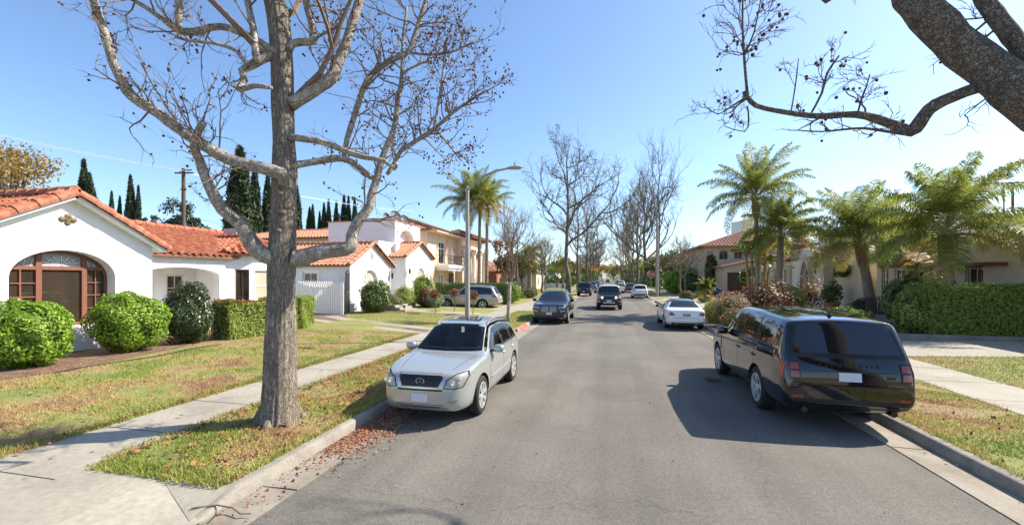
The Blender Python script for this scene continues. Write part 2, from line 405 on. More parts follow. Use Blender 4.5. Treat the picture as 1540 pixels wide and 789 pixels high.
# ---------------------------------------------------------------- ground, road, kerbs, pavements
def sheet(name, poly, z, mat, kind='structure', label=None, zf=None, th=None):
    mb = MB(); zz = (lambda p: z) if zf is None else zf
    xs = [p[0] for p in poly]; ys = [p[1] for p in poly]
    if area2(poly) < 0: poly = poly[::-1]
    P, T = fill(poly)
    mb.add([(p[0], p[1], zz(p)) for p in P], T)
    o = mb.build(name, mat); o['kind'] = kind
    if label: o['label'] = label
    return o
def lawn_z(x): return .15 + .15 * min(1, max(0, (-7.75 - x) / 5.2))
def strip(name, x0, x1, y0, y1, mat, zf, nx=6, ny=2):
    mb = MB(); vs = []
    for j in range(ny + 1):
        for i in range(nx + 1):
            x = x0 + (x1 - x0) * i / nx; y = y0 + (y1 - y0) * j / ny; vs.append((x, y, zf(x)))
    mb.add(vs, [(j * (nx + 1) + i, j * (nx + 1) + i + 1, (j + 1) * (nx + 1) + i + 1, (j + 1) * (nx + 1) + i) for j in range(ny) for i in range(nx)])
    o = mb.build(name, mat); o['kind'] = 'structure'; return o
YN, YF = -14.0, 330.0
sheet('ground', [(-1500, -300), (1500, -300), (1500, 2500), (-1500, 2500)], -.06, M['earth'])
XL, XR = -4.05, 4.55                                             # kerb faces
sheet('road', [(XL - .05, YN), (XR + .05, YN), (XR + .05, YF), (XL - .05, YF)], 0, M['asphalt'])
def slabs(name, x0, x1, y0, y1, step, z0, z1, mat, gap=.028, tilt=.003, slopex=None):
    mb = MB(); y = y0
    while y < y1 - .05:
        y2 = min(y1, y + step); a = random.uniform(-tilt, tilt); b = random.uniform(-tilt, tilt)
        vs = []
        for (yy, d) in ((y + gap / 2, a), (y2 - gap / 2, b)):
            vs += [(x0, yy, z0), (x0, yy, (z1 if slopex is None else slopex[0]) + d), (x1, yy, (z1 if slopex is None else slopex[1]) + d), (x1, yy, z0)]
        mb.add(vs, [(0, 1, 2, 3), (7, 6, 5, 4), (0, 4, 5, 1), (1, 5, 6, 2), (2, 6, 7, 3)])
        y = y2
    o = mb.build(name, mat, fix=True); o['kind'] = 'structure'; return o
slabs('gutter', XL + .0, XL + .48, YN, 120, 3.05, -.06, .012, M['gutter'], slopex=(.006, .014))
slabs('gutter', XR - .5, XR, YN, 120, 3.05, -.06, .012, M['gutter'], slopex=(.014, .006))
def kerb(name, side, y0, y1, mat, endslope=(0, 0)):
    """kerb stones with a battered face and rounded arris; ends can ramp down to a driveway"""
    mb = MB(); y = y0; X = XL if side < 0 else XR
    prof = [(0.0, -.06), (0.0, .0), (.025, .105), (.035, .13), (.055, .147), (.08, .153), (.17, .153), (.17, -.06)]
    while y < y1 - .01:
        y2 = min(y1, y + 3.05); ys = sorted([q for q in {y + .004, y + .35, y2 - .35, y2 - .004, y0 + endslope[0], y1 - endslope[1]} if y < q < y2])
        k = len(mb.v); n = len(prof)
        for yy in ys:
            f = 1.0
            if endslope[0] and yy < y0 + endslope[0]: f = max(.12, (yy - y0) / endslope[0])
            if endslope[1] and yy > y1 - endslope[1]: f = max(.12, (y1 - yy) / endslope[1])
            for (a, z) in prof: mb.v.append((X + (a if side > 0 else -a) , yy, z * f if z > 0 else z))
        for i in range(len(ys) - 1):
            for j in range(n - 1): mb.f.append((k + i * n + j, k + i * n + j + 1, k + (i + 1) * n + j + 1, k + (i + 1) * n + j)); mb.m.append(0)
        mb.f.append(tuple(k + j for j in range(n))); mb.m.append(0)
        e = k + (len(ys) - 1) * n; mb.f.append(tuple(e + j for j in reversed(range(n)))); mb.m.append(0)
        y = y2
    o = mb.build(name, mat, fix=True, smooth=40); o['kind'] = 'structure'; return o
kerb('kerb', -1, 3.5, 15.8, M['kerbstone'], (.5, .6))
kerb('kerb', -1, 19.0, 19.35, M['kerbstone'])
kerb('red_painted_kerb', -1, 19.35, 21.4, M['redpaint'])
kerb('kerb', -1, 21.4, 29.4, M['kerbstone'], (0, .6))
kerb('kerb', -1, 34.6, 160, M['kerbstone'], (.6, 0))
kerb('kerb', 1, YN, 14.2, M['kerbstone'], (0, .6))
kerb('kerb', 1, 18.4, 46, M['kerbstone'], (.6, .6))
kerb('kerb', 1, 51, 160, M['kerbstone'], (.6, 0))
# left side: parkway, pavement, lawns
PKL = (-6.28, XL - .17)
for (y0, y1) in ((3.98, 15.8), (19.0, 29.4), (34.6, YF)):
    strip('parkway_lawn', PKL[0], PKL[1], y0, y1, M['lawn'] if y0 < 10 else M['greenlawn'], lambda x: .146, 2)
slabs('sidewalk', -7.75, -6.28, YN, 130, 1.47, -.02, .156, M['concrete'])
strip('lawn', -60, -7.75, YN, 16.5, M['lawn'], lawn_z, 40)
strip('lawn', -60, -7.75, 16.5, YF, M['greenlawn'], lawn_z, 40)
def apron(name, y0, y1, side, flare=.0):
    X = XL if side < 0 else XR; s = -1 if side < 0 else 1; xi = (-6.28 if side < 0 else 6.9); mb = MB()
    cols = [(0.0, .018), (.5, .075), (1.1, .15), (abs(xi - X), .158)]
    vs = []
    for (a, z) in cols:
        fl = flare * max(0, 1 - a / 1.0)
        vs += [(X + s * a, y0 - fl, z), (X + s * a, y1 + fl, z)]
    fs = [(2 * i, 2 * i + 1, 2 * i + 3, 2 * i + 2) for i in range(len(cols) - 1)]
    vs += [(v[0], v[1], -.05) for v in vs]; k = len(cols) * 2
    fs += [(2 * i, 2 * i + 2, k + 2 * i + 2, k + 2 * i) for i in range(len(cols) - 1)] + [(2 * i + 1, 2 * i + 3, k + 2 * i + 3, k + 2 * i + 1) for i in range(len(cols) - 1)]
    mb.add(vs, fs)
    for (ye, yi) in ((y1, y1 - .5), (y0, y0 + .5)):                # sloping wings up to the parkway
        mb.add([(X + s * .1, ye, .15), (X + s * 1.12, ye, .154), (X + s * .1, yi, .034), (X + s * .1, ye, -.05), (X + s * 1.12, ye, -.05)], [(0, 1, 2), (0, 3, 4, 1)])
    o = mb.build(name, M['concrete'], fix=True); o['kind'] = 'structure'
apron('driveway_apron', -6, 3.98, -1)
apron('driveway_apron', 15.8, 19.0, -1); apron('driveway_apron', 29.4, 34.6, -1)
apron('driveway_apron', 14.2, 18.4, 1); apron('driveway_apron', 46, 51, 1)
sheet('driveway', [(-7.77, -8), (-60, -8), (-60, 1.2), (-13, 3.0), (-7.77, 3.4)], 0, M['concrete'], zf=lambda p: lawn_z(p[0]) + .006)
# strip driveway with mulch between house A and house B
dz = lambda k: (lambda p: lawn_z(p[0]) + k)
sheet('driveway', [(-7.77, 16.4), (-13.9, 18.3), (-19, 20.4), (-19, 23.2), (-15.3, 22.5), (-13.6, 20.2), (-7.77, 18.4)], 0, M['mulch'], zf=dz(.006))
sheet('driveway_strip', [(-7.77, 16.45), (-13.9, 18.4), (-17, 19.8), (-17, 20.5), (-13.8, 19.0), (-7.77, 17.0)], 0, M['concrete'], zf=dz(.012))
sheet('driveway_strip', [(-7.77, 17.7), (-13.6, 19.5), (-15.6, 20.9), (-15.2, 21.6), (-13.4, 20.1), (-7.77, 18.35)], 0, M['concrete'], zf=dz(.012))
sheet('soil_bed', [(-12.3, 3.6), (-13.0, 5.6), (-12.5, 7.4), (-12.9, 9.3), (-13.1, 10.7), (-13.6, 11.6), (-12.9, 13.0), (-13.2, 16.2), (-15.6, 16.4), (-15.6, 3.6)], 0, M['soil'], zf=dz(.01))
sheet('soil_bed', [(-12.2, 24.6), (-11.4, 25.1), (-13.0, 25.2), (-15.9, 25.2), (-15.9, 23.6), (-13.8, 23.7)], 0, M['mulch'], zf=dz(.01))
sheet('path', [(-7.77, 25.3), (-7.77, 26.6), (-12.6, 26.9), (-12.6, 25.5)], 0, M['concrete'], zf=dz(.012))
sheet('driveway', [(-7.77, 29.7), (-7.77, 34.2), (-18.5, 34.6), (-18.5, 30.3)], 0, M['concrete'], zf=dz(.01))
# right side
for (y0, y1, mt) in ((YN, 14.2, 'lawn'), (27.5, 46, 'greenlawn'), (51, YF, 'greenlawn')):
    strip('parkway_lawn', XR + .17, 6.9, y0, y1, M[mt], lambda x: .146, 2)
strip('planting_bed', XR + .17, 6.9, 18.4, 27.5, M['mulch'], lambda x: .14, 2)
slabs('sidewalk', 6.9, 8.5, YN, 130, 1.6, -.02, .156, M['concrete'])
rz_ = lambda x: .15 + .12 * min(1, max(0, (x - 8.5) / 4))
strip('lawn', 8.5, 60, YN, 15.0, M['lawn'], rz_, 20)
strip('driveway', 8.5, 40, 15.0, 18.3, M['concrete'], lambda x: rz_(x) + .004, 20)
strip('planting_bed', 8.5, 60, 18.3, 40, M['mulch'], rz_, 20)
strip('lawn', 8.5, 60, 40, YF, M['greenlawn'], rz_, 20)
sheet('driveway', [(8.5, 46.5), (15.2, 46.5), (15.2, 58), (8.5, 58)], 0, M['concrete'], zf=lambda p: rz_(p[0]) + .006)
sheet('path', [(8.5, 27.6), (17.5, 29.5), (17.5, 36), (13.5, 35), (12, 31), (8.5, 29.2)], 0, M['concrete'], zf=lambda p: rz_(p[0]) + .008)
sheet('path', [(4.75, 22.4), (6.9, 22.4), (6.9, 23.6), (4.75, 23.6)], .152, M['concrete'])

# ---------------------------------------------------------------- grass, litter
def blades(name, x0, x1, y0, y1, dens, h, mat, zf, excl=None, label=None, bias=None):
    n = int((x1 - x0) * (y1 - y0) * dens); P = np.stack([RNG.uniform(x0, x1, n), RNG.uniform(y0, y1, n)], 1)
    if excl is not None: P = P[np.array([not excl(a, b) for a, b in P])]
    n = len(P); a = RNG.uniform(0, 6.283, n); hh = h * RNG.uniform(.45, 1.25, n); w = .0055 + .004 * RNG.random(n)
    z = np.array([zf(x) for x in P[:, 0]]); ln = RNG.normal(size=(n, 2)) * .45 * hh[:, None]
    d = np.stack([np.cos(a), np.sin(a)], 1) * w[:, None]
    T = np.zeros((n, 3, 3)); T[:, 0, :2] = P - d; T[:, 1, :2] = P + d; T[:, 2, :2] = P + ln
    T[:, 0, 2] = z - .005; T[:, 1, 2] = z - .005; T[:, 2, 2] = z + hh
    o = np_mesh(name, T.reshape(-1, 3), 3, mat); o['kind'] = 'stuff'
    if label: o['label'] = label
    return o
soilx = lambda x, y: x < -12.6 and 3.6 < y < 16.4 and random.random() < .93
bare = lambda x, y: (math.sin(x * 3.1 + y * 1.7) + math.sin(x * 1.3 - y * 2.9 + 1) + math.sin(y * 4.3 + x)) > (.2 if (y > 11 and x < -7.7) else .7) and random.random() < .85
blades('grass', -6.33, -4.24, 3.95, 15.8, 2300, .05, M['blade'], lambda x: .146, bare)
blades('grass', -13.2, -7.7, 3.3, 16.4, 750, .055, M['blade'], lawn_z, lambda x, y: soilx(x, y) or bare(x, y))
blades('grass', -8.0, -7.68, 3.3, 16.4, 1800, .085, M['greenblade'], lawn_z)
blades('grass', -6.45, -6.2, 4.2, 15.8, 1300, .075, M['greenblade'], lambda x: .15)
blades('grass', -6.2, -4.24, 3.9, 4.25, 3000, .08, M['greenblade'], lambda x: .146)
blades('grass', -4.3, -4.19, 4.0, 15.8, 2600, .075, M['blade'], lambda x: .15)
blades('grass', 4.7, 4.84, 3, 14.2, 1500, .07, M['blade'], lambda x: .15)
blades('grass', 4.74, 6.95, 3, 14.2, 1300, .045, M['blade'], lambda x: .146, bare)
blades('grass', 8.45, 17, 6, 15.05, 420, .05, M['greenblade'], rz_)
blades('grass', -6.28, -4.24, 19, 29.4, 600, .05, M['greenblade'], lambda x: .146)
blades('grass', -15, -7.75, 18.9, 25.2, 330, .05, M['greenblade'], lawn_z, lambda x, y: y < 18.5 + (-7.7 - x) * .33)
M['deadleaf'] = pm('dead_leaf', [(.2, .058, .028), (.33, .11, .055), (.42, .19, .1), (.3, .2, .12)], island=True, rough=.8, transl=.15)
M['seedball'] = pm('seed_ball', [(.06, .026, .015), (.11, .05, .028), (.17, .085, .048)], island=True, rough=.9)
def litter(name, pts, size, mat, zf, label):
    c = np.array([(x, y, zf(x) + .012 + .02 * random.random()) for x, y in pts]); n = len(c)
    t = RNG.normal(size=(n, 3)); t[:, 2] *= .3; t /= np.linalg.norm(t, axis=1)[:, None]
    b = np.cross(t, np.array([0, 0, 1.]) + RNG.normal(size=(n, 3)) * .35); b /= np.linalg.norm(b, axis=1)[:, None]
    l = size * RNG.uniform(.4, 1.3, (n, 1)); w = l * RNG.uniform(.5, .9, (n, 1))
    o = np_mesh(name, np.stack([c - t * l, c + b * w, c + t * l, c - b * w], 1).reshape(-1, 3), 4, mat); o['kind'] = 'stuff'; o['label'] = label
g = []
for i in range(2400):
    y = random.gauss(6.15, .5); x = XL + .03 + abs(random.gauss(0, .3)) * (1 + .25 * random.random()); 
    if y < 4.6 : continue
    g.append((x, y))
for i in range(1700):
    y = random.uniform(6.2, 8.2); g.append((XL + .03 + abs(random.gauss(0, .28)), y))
for i in range(110): g.append((XL + .03 + abs(random.gauss(0, .22)), random.uniform(3.6, 5.6)))
for i in range(70): g.append((random.uniform(-3.6, 3.8), random.uniform(4.2, 12)))
for i in range(220): g.append((XL + .03 + abs(random.gauss(0, .1)), random.uniform(9, 60)))
for i in range(300): g.append((XR - .03 - abs(random.gauss(0, .12)), random.uniform(3, 50)))
litter('leaf_litter', g, .02, M['deadleaf'], lambda x: .004, 'red brown crumbled dry leaves lying along the gutters')
g = []
for i in range(900): g.append((random.uniform(-6.3, -4.2), random.uniform(4.1, 15.5)))
for i in range(500): g.append((-7.75 - abs(random.gauss(0, .12)), random.uniform(3.4, 16)))
for i in range(260): g.append((-6.28 + random.gauss(0.05, .08), random.uniform(4.2, 15)))
for i in range(700): g.append((random.uniform(-13, -7.8), random.uniform(3.5, 16)))
for i in range(40): g.append((random.uniform(-7.7, -6.3), random.uniform(2.5, 14)))
for i in range(60): g.append((random.uniform(4.8, 6.9), random.uniform(3, 14)))
litter('fallen_leaves', g, .035, M['deadleaf'], lambda x: (.16 if x > -7.8 else lawn_z(x)) + .012, 'red brown dead leaves scattered over grass and pavement')
mb = MB()
for i in range(620):
    q = random.random()
    if q < .62: x, y, z = random.uniform(-6.25, -4.25), random.uniform(4.1, 14), .165
    elif q < .78: x, y, z = -7.78 - abs(random.gauss(0, .1)), random.uniform(3.6, 13), .175
    elif q < .92: x, y, z = -6.25 + random.gauss(0, .06), random.uniform(4.2, 13), .17
    else: x, y, z = random.uniform(4.8, 6.9), random.uniform(4, 12), .16
    r = random.uniform(.012, .02); mb.ball((x, y, z + r * .5), r, 4)
for i in range(26): mb.ball((XL + random.uniform(.05, .6), random.uniform(4, 6.5), .022), .016, 4)
o = mb.build('seed_balls', M['seedball'], smooth=180); o['kind'] = 'stuff'; o['label'] = 'brown fallen sycamore seed balls dotted over the parkway grass'
# ---------------------------------------------------------------- houses
YV = V((0, 1, 0)); XV = V((1, 0, 0))
def part(mb, name, mat, parent, **k): return mb.build(name, mat, parent, **k)
def walls(parent, x0, x1, y0, y1, z0, z1, mat, name='wall'):
    return MB().box(x0, x1, y0, y1, z0, z1).build(name, mat, parent)
def hip_roof(parent, x0, x1, y0, y1, z, h, over, mats, course=.42, p=.3, tile=True, name='roof'):
    x0 -= over; x1 += over; y0 -= over; y1 += over; mb = MB(); w, l = x1 - x0, y1 - y0
    if l >= w: a, b = (( x0 + x1) / 2, y0 + w / 2, z + h), ((x0 + x1) / 2, y1 - w / 2, z + h)
    else: a, b = (x0 + l / 2, (y0 + y1) / 2, z + h), (x1 - l / 2, (y0 + y1) / 2, z + h)
    c00, c10, c11, c01 = (x0, y0, z), (x1, y0, z), (x1, y1, z), (x0, y1, z)
    if l >= w: F = [[c00, c10, a], [c10, c11, b, a], [c11, c01, b], [c01, c00, a, b]]
    else: F = [[c00, c10, b, a], [c10, c11, b], [c11, c01, a, b], [c01, c00, a]]
    for f in F:
        if tile: tile_face(mb, f, p, course)
        else: mb.add(f, [tuple(range(len(f)))])
    mb.add([c00, c10, c11, c01], [(3, 2, 1, 0)], 1)
    if tile:
        for q in ((c00, a), (c10, a if l >= w else b), (c11, b), (c01, b if l >= w else a), (a, b)):
            if (V(q[0]) - V(q[1])).length > .3: ridge_tiles(mb, q[0], q[1], .1)
    o = mb.build(name, mats, parent); return o
TM = [M['tile'], M['underroof']]

# ---- A: white bungalow with the big arched window
A_ = thing('bungalow', 'white stucco bungalow with red clay tile roof and large arched brown window', 'house', (-15.5, 9.3, .25))
def kid(mb, name, mat, par, off, **k):
    o = mb.build(name, mat, par, **k); o.location = (-off[0], -off[1], -off[2]); return o
def settle(root):
    """keep world coordinates of parts that were modelled in world space"""
    L = root.location
    for ch in KIDS.get(root.name, []): ch.location = ch.location - L
mb = MB()
gab = [(6.98, .0), (11.65, .0), (11.65, 3.62), (9.33, 4.86), (6.98, 3.62)]
win = arch(8.02, 10.52, 1.05, 2.5, .8, 18)
slab2d(mb, (-15.5, 0, 0), YV, gab, [win], .42)
mb.box(-24, -15.92, 11.3, 11.65, 0, 3.55); mb.box(-24, -15.92, 6.98, 7.3, 0, 3.55)
mb.box(-16.3, -15.95, 7.3, 11.3, 0, .9)
porch = arch(11.95, 15.25, .3, 2.55, .36, 16)
slab2d(mb, (-16.55, 0, 0), YV, rect(11.651, 15.6, 0, 3.4), [porch], .3)
slab2d(mb, (-18.2, 0, 0), YV, rect(11.66, 15.9, 0, 3.4), [rect(12.6, 13.75, .9, 2.62), rect(14.25, 15.05, .4, 2.64)], .2)
mb.box(-18.2, -16.85, 15.6, 15.8, 0, 3.4)
mb.box(-18.19, -16.57, 11.66, 15.6, 3.1, 3.2); mb.box(-18.19, -16.57, 11.66, 15.6, 0, .36)
cd = V((.6, .8, 0))
slab2d(mb, (-16.55, 15.6, 0), cd, rect(0, 1.0, 0, 3.56), [rect(.33, .86, .35, 2.86)], .18)
slab2d(mb, (-15.95, 16.4, 0), YV, rect(0.001, 2.5, 0, 3.56), [rect(.12, 2.1, 1.45, 2.82)], .2)
mb.box(-24, -15.95, 18.7, 18.9, 0, 3.55)
mb.box(-24.2, -24, 6.98, 18.9, 0, 3.55)
mb.build('wall', M['stucco'], A_)
ct = MB()
ct.bar((-15.6, 7.0, 3.66), (-15.6, 9.33, 4.92), .42, .07); ct.bar((-15.6, 9.33, 4.92), (-15.6, 11.66, 3.66), .42, .07)
ct.build('soffit', M['stucco'], A_)
fr = MB(); inn = inset(win, .09); o = V((-15.5, 0, 0)); dep = .34
slab2d(fr, o, YV, win, [inn], .08, 0, dep)
def ubar(u, z0, z1, w, t=.09): fr.box(-15.5 - dep - .085, -15.5 - dep + .012, u - w / 2, u + w / 2, z0, z1)
for u in (8.82, 9.9): r = zspan(inn, u); ubar(u, r[0] + .001, r[1] + .02, .13)
r = uspan(inn, 2.72); fr.box(-15.5 - dep - .08, -15.5 - dep + .008, r[0], r[1], 2.72, 2.82)
for (a, b) in ((8.06, 8.755), (9.965, 10.5)):
    m_ = max(a, inn[0][0]); M_ = min(b, inn[1][0]); c = (m_ + M_) / 2
    fr.box(-15.5 - dep - .07, -15.5 - dep - .005, c - .016, c + .016, 1.15, 2.719)
    for z in (1.55, 1.95, 2.34): fr.box(-15.5 - dep - .068, -15.5 - dep - .007, m_, M_, z - .016, z + .016)
F = fr.build('window', M['brownwood'], A_)
g_ = MB(); low = [(p[0], min(p[1], 2.75)) for p in inset(win, .05)]
slab2d(g_, o, YV, [q for i, q in enumerate(low) if i == 0 or q != low[i - 1]][:2] + [(low[1][0], 2.75), (low[0][0], 2.75)], [], .01, 0, dep + .05)
g_.build('pane', M['brownglass'], F)
g2 = MB(); up = [p for p in inset(win, .05) if p[1] > 2.76]; up = [(max(p[0] for p in up), 2.76)] + up + [(min(p[0] for p in up), 2.76)]
slab2d(g2, o, YV, up, [], .01, 0, dep + .05)
g2.build('leaded_light', M['leaded'], F)
ld = MB(); c = 9.36
for k in range(9):
    a = math.pi * (k / 8); ld.bar((-15.885, c, 2.85), (-15.885, c + .5 * math.cos(a), 2.85 + .3 * math.sin(a)), .012, .012, up=XV)
for s in (-1, 1):
    for k in range(3): ld.tube([(-15.885, c + s * (.12 + .1 * k) * math.cos(t), 2.9 + (.1 + .05 * k) * math.sin(t)) for t in [i * math.pi / 8 for i in range(9)]], .007, 4)
for y in (8.3, 8.5, 8.66, 10.05, 10.2, 10.35): ld.bar((-15.885, y, 2.82), (-15.885, y + (.06 if y < 9 else -.06), 3.02), .01, .01, up=XV)
ld.build('lead_tracery', M['whitepaint'], F)
q = MB()                                                        # bronze quatrefoil vent
for (dy, dzz, r) in ((0, .09, .085), (0, -.1, .075), (.13, 0, .085), (-.13, 0, .085), (0, 0, .08)): q.lathe([(.001, .05), (r * .7, .05), (r, .03), (r, -.01)], (-15.5, 9.28 + dy, 4.2 + dzz), 14, 'X')
q.build('gable_vent', pm('bronze', [(.12, .085, .05), (.2, .15, .09)], 8, .6, metal=.4), A_, smooth=40)
rf = MB(); gable = MB()
tile_face(gable, [(-15.2, 11.95, 3.47), (-24, 11.95, 3.47), (-24, 9.33, 4.92), (-15.2, 9.33, 4.92)])
tile_face(gable, [(-24, 6.7, 3.47), (-15.2, 6.7, 3.47), (-15.2, 9.33, 4.92), (-24, 9.33, 4.92)])
for s in (6.7, 11.95):
    ridge_tiles(gable, (-15.24, s, 3.5), (-15.24, 9.33, 4.97), .155, .46, lift=.0)
    ridge_tiles(gable, (-15.5, s, 3.53), (-15.5, 9.33, 5.0), .12, .46, lift=.03)
ridge_tiles(gable, (-15.3, 9.33, 4.97), (-24, 9.33, 4.97), .14)
gable.build('gable_roof', [M['tile'], M['stucco']], A_)
tile_face(rf, [(-16.25, 11.2, 3.4), (-16.25, 16.5, 3.4), (-20.1, 18.7, 4.78), (-20.1, 11.0, 4.78)], .3, .42)
ridge_tiles(rf, (-20.1, 10.5, 4.8), (-20.1, 18.7, 4.8), .13)
tile_face(rf, [(-20.0, 15.35, 3.56), (-16.4, 15.35, 3.56), (-17.3, 17.5, 4.42), (-20.0, 17.5, 4.42)], .28, .4)
tile_face(rf, [(-16.4, 15.35, 3.56), (-15.62, 16.35, 3.56), (-17.3, 17.5, 4.42)], .28, .4)
tile_face(rf, [(-15.62, 16.35, 3.56), (-15.62, 19.1, 3.56), (-17.3, 17.5, 4.42)], .28, .4)
tile_face(rf, [(-15.62, 19.1, 3.56), (-20, 19.1, 3.56), (-20, 17.5, 4.42), (-17.3, 17.5, 4.42)], .28, .4)
for e in ((-16.4, 15.35, 3.6), (-15.62, 16.35, 3.6), (-15.62, 19.1, 3.6)): ridge_tiles(rf, e, (-17.3, 17.5, 4.46), .1)
ridge_tiles(rf, (-17.3, 17.5, 4.46), (-20, 17.5, 4.46), .11)
rf.build('roof', TM, A_)
W2 = (M['whitepaint'], M['glass'])
window(A_, (-18.2, 0, 0), YV, rect(12.6, 13.75, .9, 2.62), W2, .05, .06, (13.17,), (1.76,))
window(A_, (-18.2, 0, 0), YV, rect(14.25, 15.05, .4, 2.64), (M['cream'], M['brownglass']), .05, .09, (14.65,), (.95, 1.5, 2.05))
window(A_, (-16.55, 15.6, 0), cd, rect(.33, .86, .35, 2.86), (M['darkwood'], M['brownglass']), .05, .05, (.6,), (1.6,), name='door')
window(A_, (-15.95, 16.4, 0), YV, rect(.12, 2.1, 1.45, 2.82), (M['whitepaint'], M['shade']), .06, .05, (), (2.1,))
MB().box(-19.3, -18.5, 18.0, 18.7, 4.5, 5.0).build('rooftop_unit', M['metalgrey'], A_)
settle(A_)

# ---- B: white house with entry tower
B_ = thing('tower_house', 'white stucco house with steep tiled gables and a tall square entry tower', 'house', (-16, 26.6, .25))
mb = MB(); w1 = arch(25.45, 27.2, 1.3, 2.35, .66, 14)
slab2d(mb, (-16, 0, 0), YV, [(24.0, 0), (29.1, 0), (29.1, 3.38), (26.55, 4.78), (24.0, 3.38)], [w1], .25)
slab2d(mb, (-26, 24, 0), XV, rect(0, 9.75, 0, 3.36), [rect(6.55, 7.65, 1.75, 2.85)], .22)
mb.box(-26, -16.25, 28.85, 29.1, 0, 3.36)
slab2d(mb, (-17, 0, 0), YV, rect(29.1, 31.7, 0, 5.3), [rect(31.0, 31.55, .9, 3.4), rect(31.0, 31.6, 3.8, 4.95)], .25)
w3 = arch(32.9, 34.3, 2.55, 2.75, .55, 12)
slab2d(mb, (-15.6, 0, 0), YV, [(30.8, 0), (35.7, 0), (35.7, 4.25), (33.25, 5.35), (30.8, 4.25)], [w3, rect(31.8, 34.9, .4, 2.2)], .25)
mb.box(-17, -15.85, 30.8, 31.0, 0, 4.25); mb.box(-22, -15.85, 35.5, 35.7, 0, 4.25)
tw = arch(32.4, 35.2, 3.0, 5.6, .95, 16)
slab2d(mb, (-17.01, 0, 0), YV, rect(31.7, 36.4, 0, 7.15), [tw], .6)
mb.box(-23.2, -17.61, 31.7, 36.4, 0, 7.15)
mb.box(-17.35, -16.7, 31.35, 31.9, 3.6, 5.25)
mb.build('wall', M['stucco'], B_)
cp = MB(); cp.box(-23.3, -16.93, 31.62, 36.5, 7.15, 7.22); cp.build('parapet_cap', M['tile2'], B_)
rf = MB(); T2 = [M['tile2'], M['underroof']]
tile_face(rf, [(-26, 23.65, 3.26), (-15.8, 23.65, 3.26), (-15.8, 26.55, 4.84), (-26, 26.55, 4.84)], .3, .42)
tile_face(rf, [(-15.8, 29.4, 3.26), (-26, 29.4, 3.26), (-26, 26.55, 4.84), (-15.8, 26.55, 4.84)], .3, .42)
for s in (23.65, 29.4): ridge_tiles(rf, (-15.82, s, 3.3), (-15.82, 26.55, 4.88), .13, .46, lift=.02)
ridge_tiles(rf, (-15.8, 26.55, 4.86), (-26, 26.55, 4.86), .12)
tile_face(rf, [(-18, 30.45, 4.12), (-15.4, 30.45, 4.12), (-15.4, 33.25, 5.4), (-18, 33.25, 5.4)], .28, .4)
tile_face(rf, [(-15.4, 36.0, 4.12), (-18, 36.0, 4.12), (-18, 33.25, 5.4), (-15.4, 33.25, 5.4)], .28, .4)
for s in (30.45, 36.0): ridge_tiles(rf, (-15.42, s, 4.16), (-15.42, 33.25, 5.44), .12, .46, lift=.02)
ridge_tiles(rf, (-15.4, 33.25, 5.42), (-17.2, 33.25, 5.42), .1)
rf.build('roof', T2, B_)
window(B_, (-16, 0, 0), YV, w1, (M['whitepaint'], M['shade']), .1, .09, (26.03, 26.6), (1.62, 1.98, 2.33), .04)
tr = MB(); slab2d(tr, (-16, 0, 0), YV, inset(w1, -.13), [w1], .05, 0, -.045); tr.build('window_surround', M['whitepaint'], B_)
window(B_, (-26, 24, 0), XV, rect(6.55, 7.65, 1.75, 2.85), W2, .06, .1, (7.1,), (2.3,), .04)
tr = MB(); slab2d(tr, (-26, 24, 0), XV, rect(6.38, 7.82, 1.58, 3.02), [rect(6.55, 7.65, 1.75, 2.85)], .05, 0, -.045); tr.build('window_surround', M['whitepaint'], B_)
window(B_, (-17, 0, 0), YV, rect(31.0, 31.55, .9, 3.4), (M['iron'], M['glass']), .1, .06, (31.27,), (1.7, 2.5), name='door')
window(B_, (-17, 0, 0), YV, rect(31.0, 31.6, 3.8, 4.95), (M['whitepaint'], M['shade']), .1, .05, (31.3,), (4.2, 4.6), .03)
window(B_, (-15.6, 0, 0), YV, w3, (M['whitepaint'], M['shade']), .1, .06, (33.4, 33.8), ())
window(B_, (-15.6, 0, 0), YV, rect(31.8, 34.9, .4, 2.2), (M['whitepaint'], M['whitepaint']), .08, .06, (32.6, 33.4, 34.2), (1.0, 1.6), name='garage_door')
window(B_, (-17.01, 0, 0), YV, rect(32.9, 34.4, 4.0, 5.3), (M['whitepaint'], M['shade']), .5, .06, (33.65,), (4.65,))
q = MB()
for (dy, dzz, r) in ((0, .3, .08), (-.06, -.0, .1), (.14, -.02, .09), (-.12, -.14, .07), (.08, -.16, .07)): q.lathe([(.001, .03), (r, .03), (r, -.005)], (-16, 26.55 + dy, 4.0 + dzz), 10, 'X')
q.lathe([(.001, .02), (.19, .02), (.19, -.005)], (-16, 26.55, 4.03), 10, 'X'); q.build('gable_vent', M['metalgrey'], B_)
for (x, y) in ((-15.95, 29.0), (-15.55, 35.6)): MB().tube([(x, y, .3), (x, y, 3.3), (x - .1, y, 3.5)], .04, 8).build('downspout', M['whitepaint'], B_)
st = MB()
for k in range(5): st.box(-13.0 - .34 * (k + 1), -13.0 - .34 * k, 25.5, 27.3, .2, .38 + .15 * k)
st.box(-17, -14.7, 25.6, 31.6, .2, .98)
st.build('steps', M['concrete'], B_)
settle(B_)
def lantern(loc, n, lab):
    t = thing('wall_lantern', lab, 'lantern', loc)
    a = MB(); a.box(-.03, 0, -.05, .05, -.1, .15); a.tube([(0, 0, .1), (.12 * n[0], .12 * n[1], .22), (.24 * n[0], .24 * n[1], .12)], .014, 6); a.build('bracket', M['iron'], t)
    a = MB(); c = (.24 * n[0], .24 * n[1], -.12); a.lathe([(.001, .24), (.05, .2), (.12, .16), (.1, .15), (.09, -.16), (.04, -.22), (.001, -.24)], c, 6); a.build('lantern_cage', M['iron'], t)
lantern((-16.0 + .0, 28.95, 2.75), (1, 0), 'black wall lantern on the right end of the arched window gable')
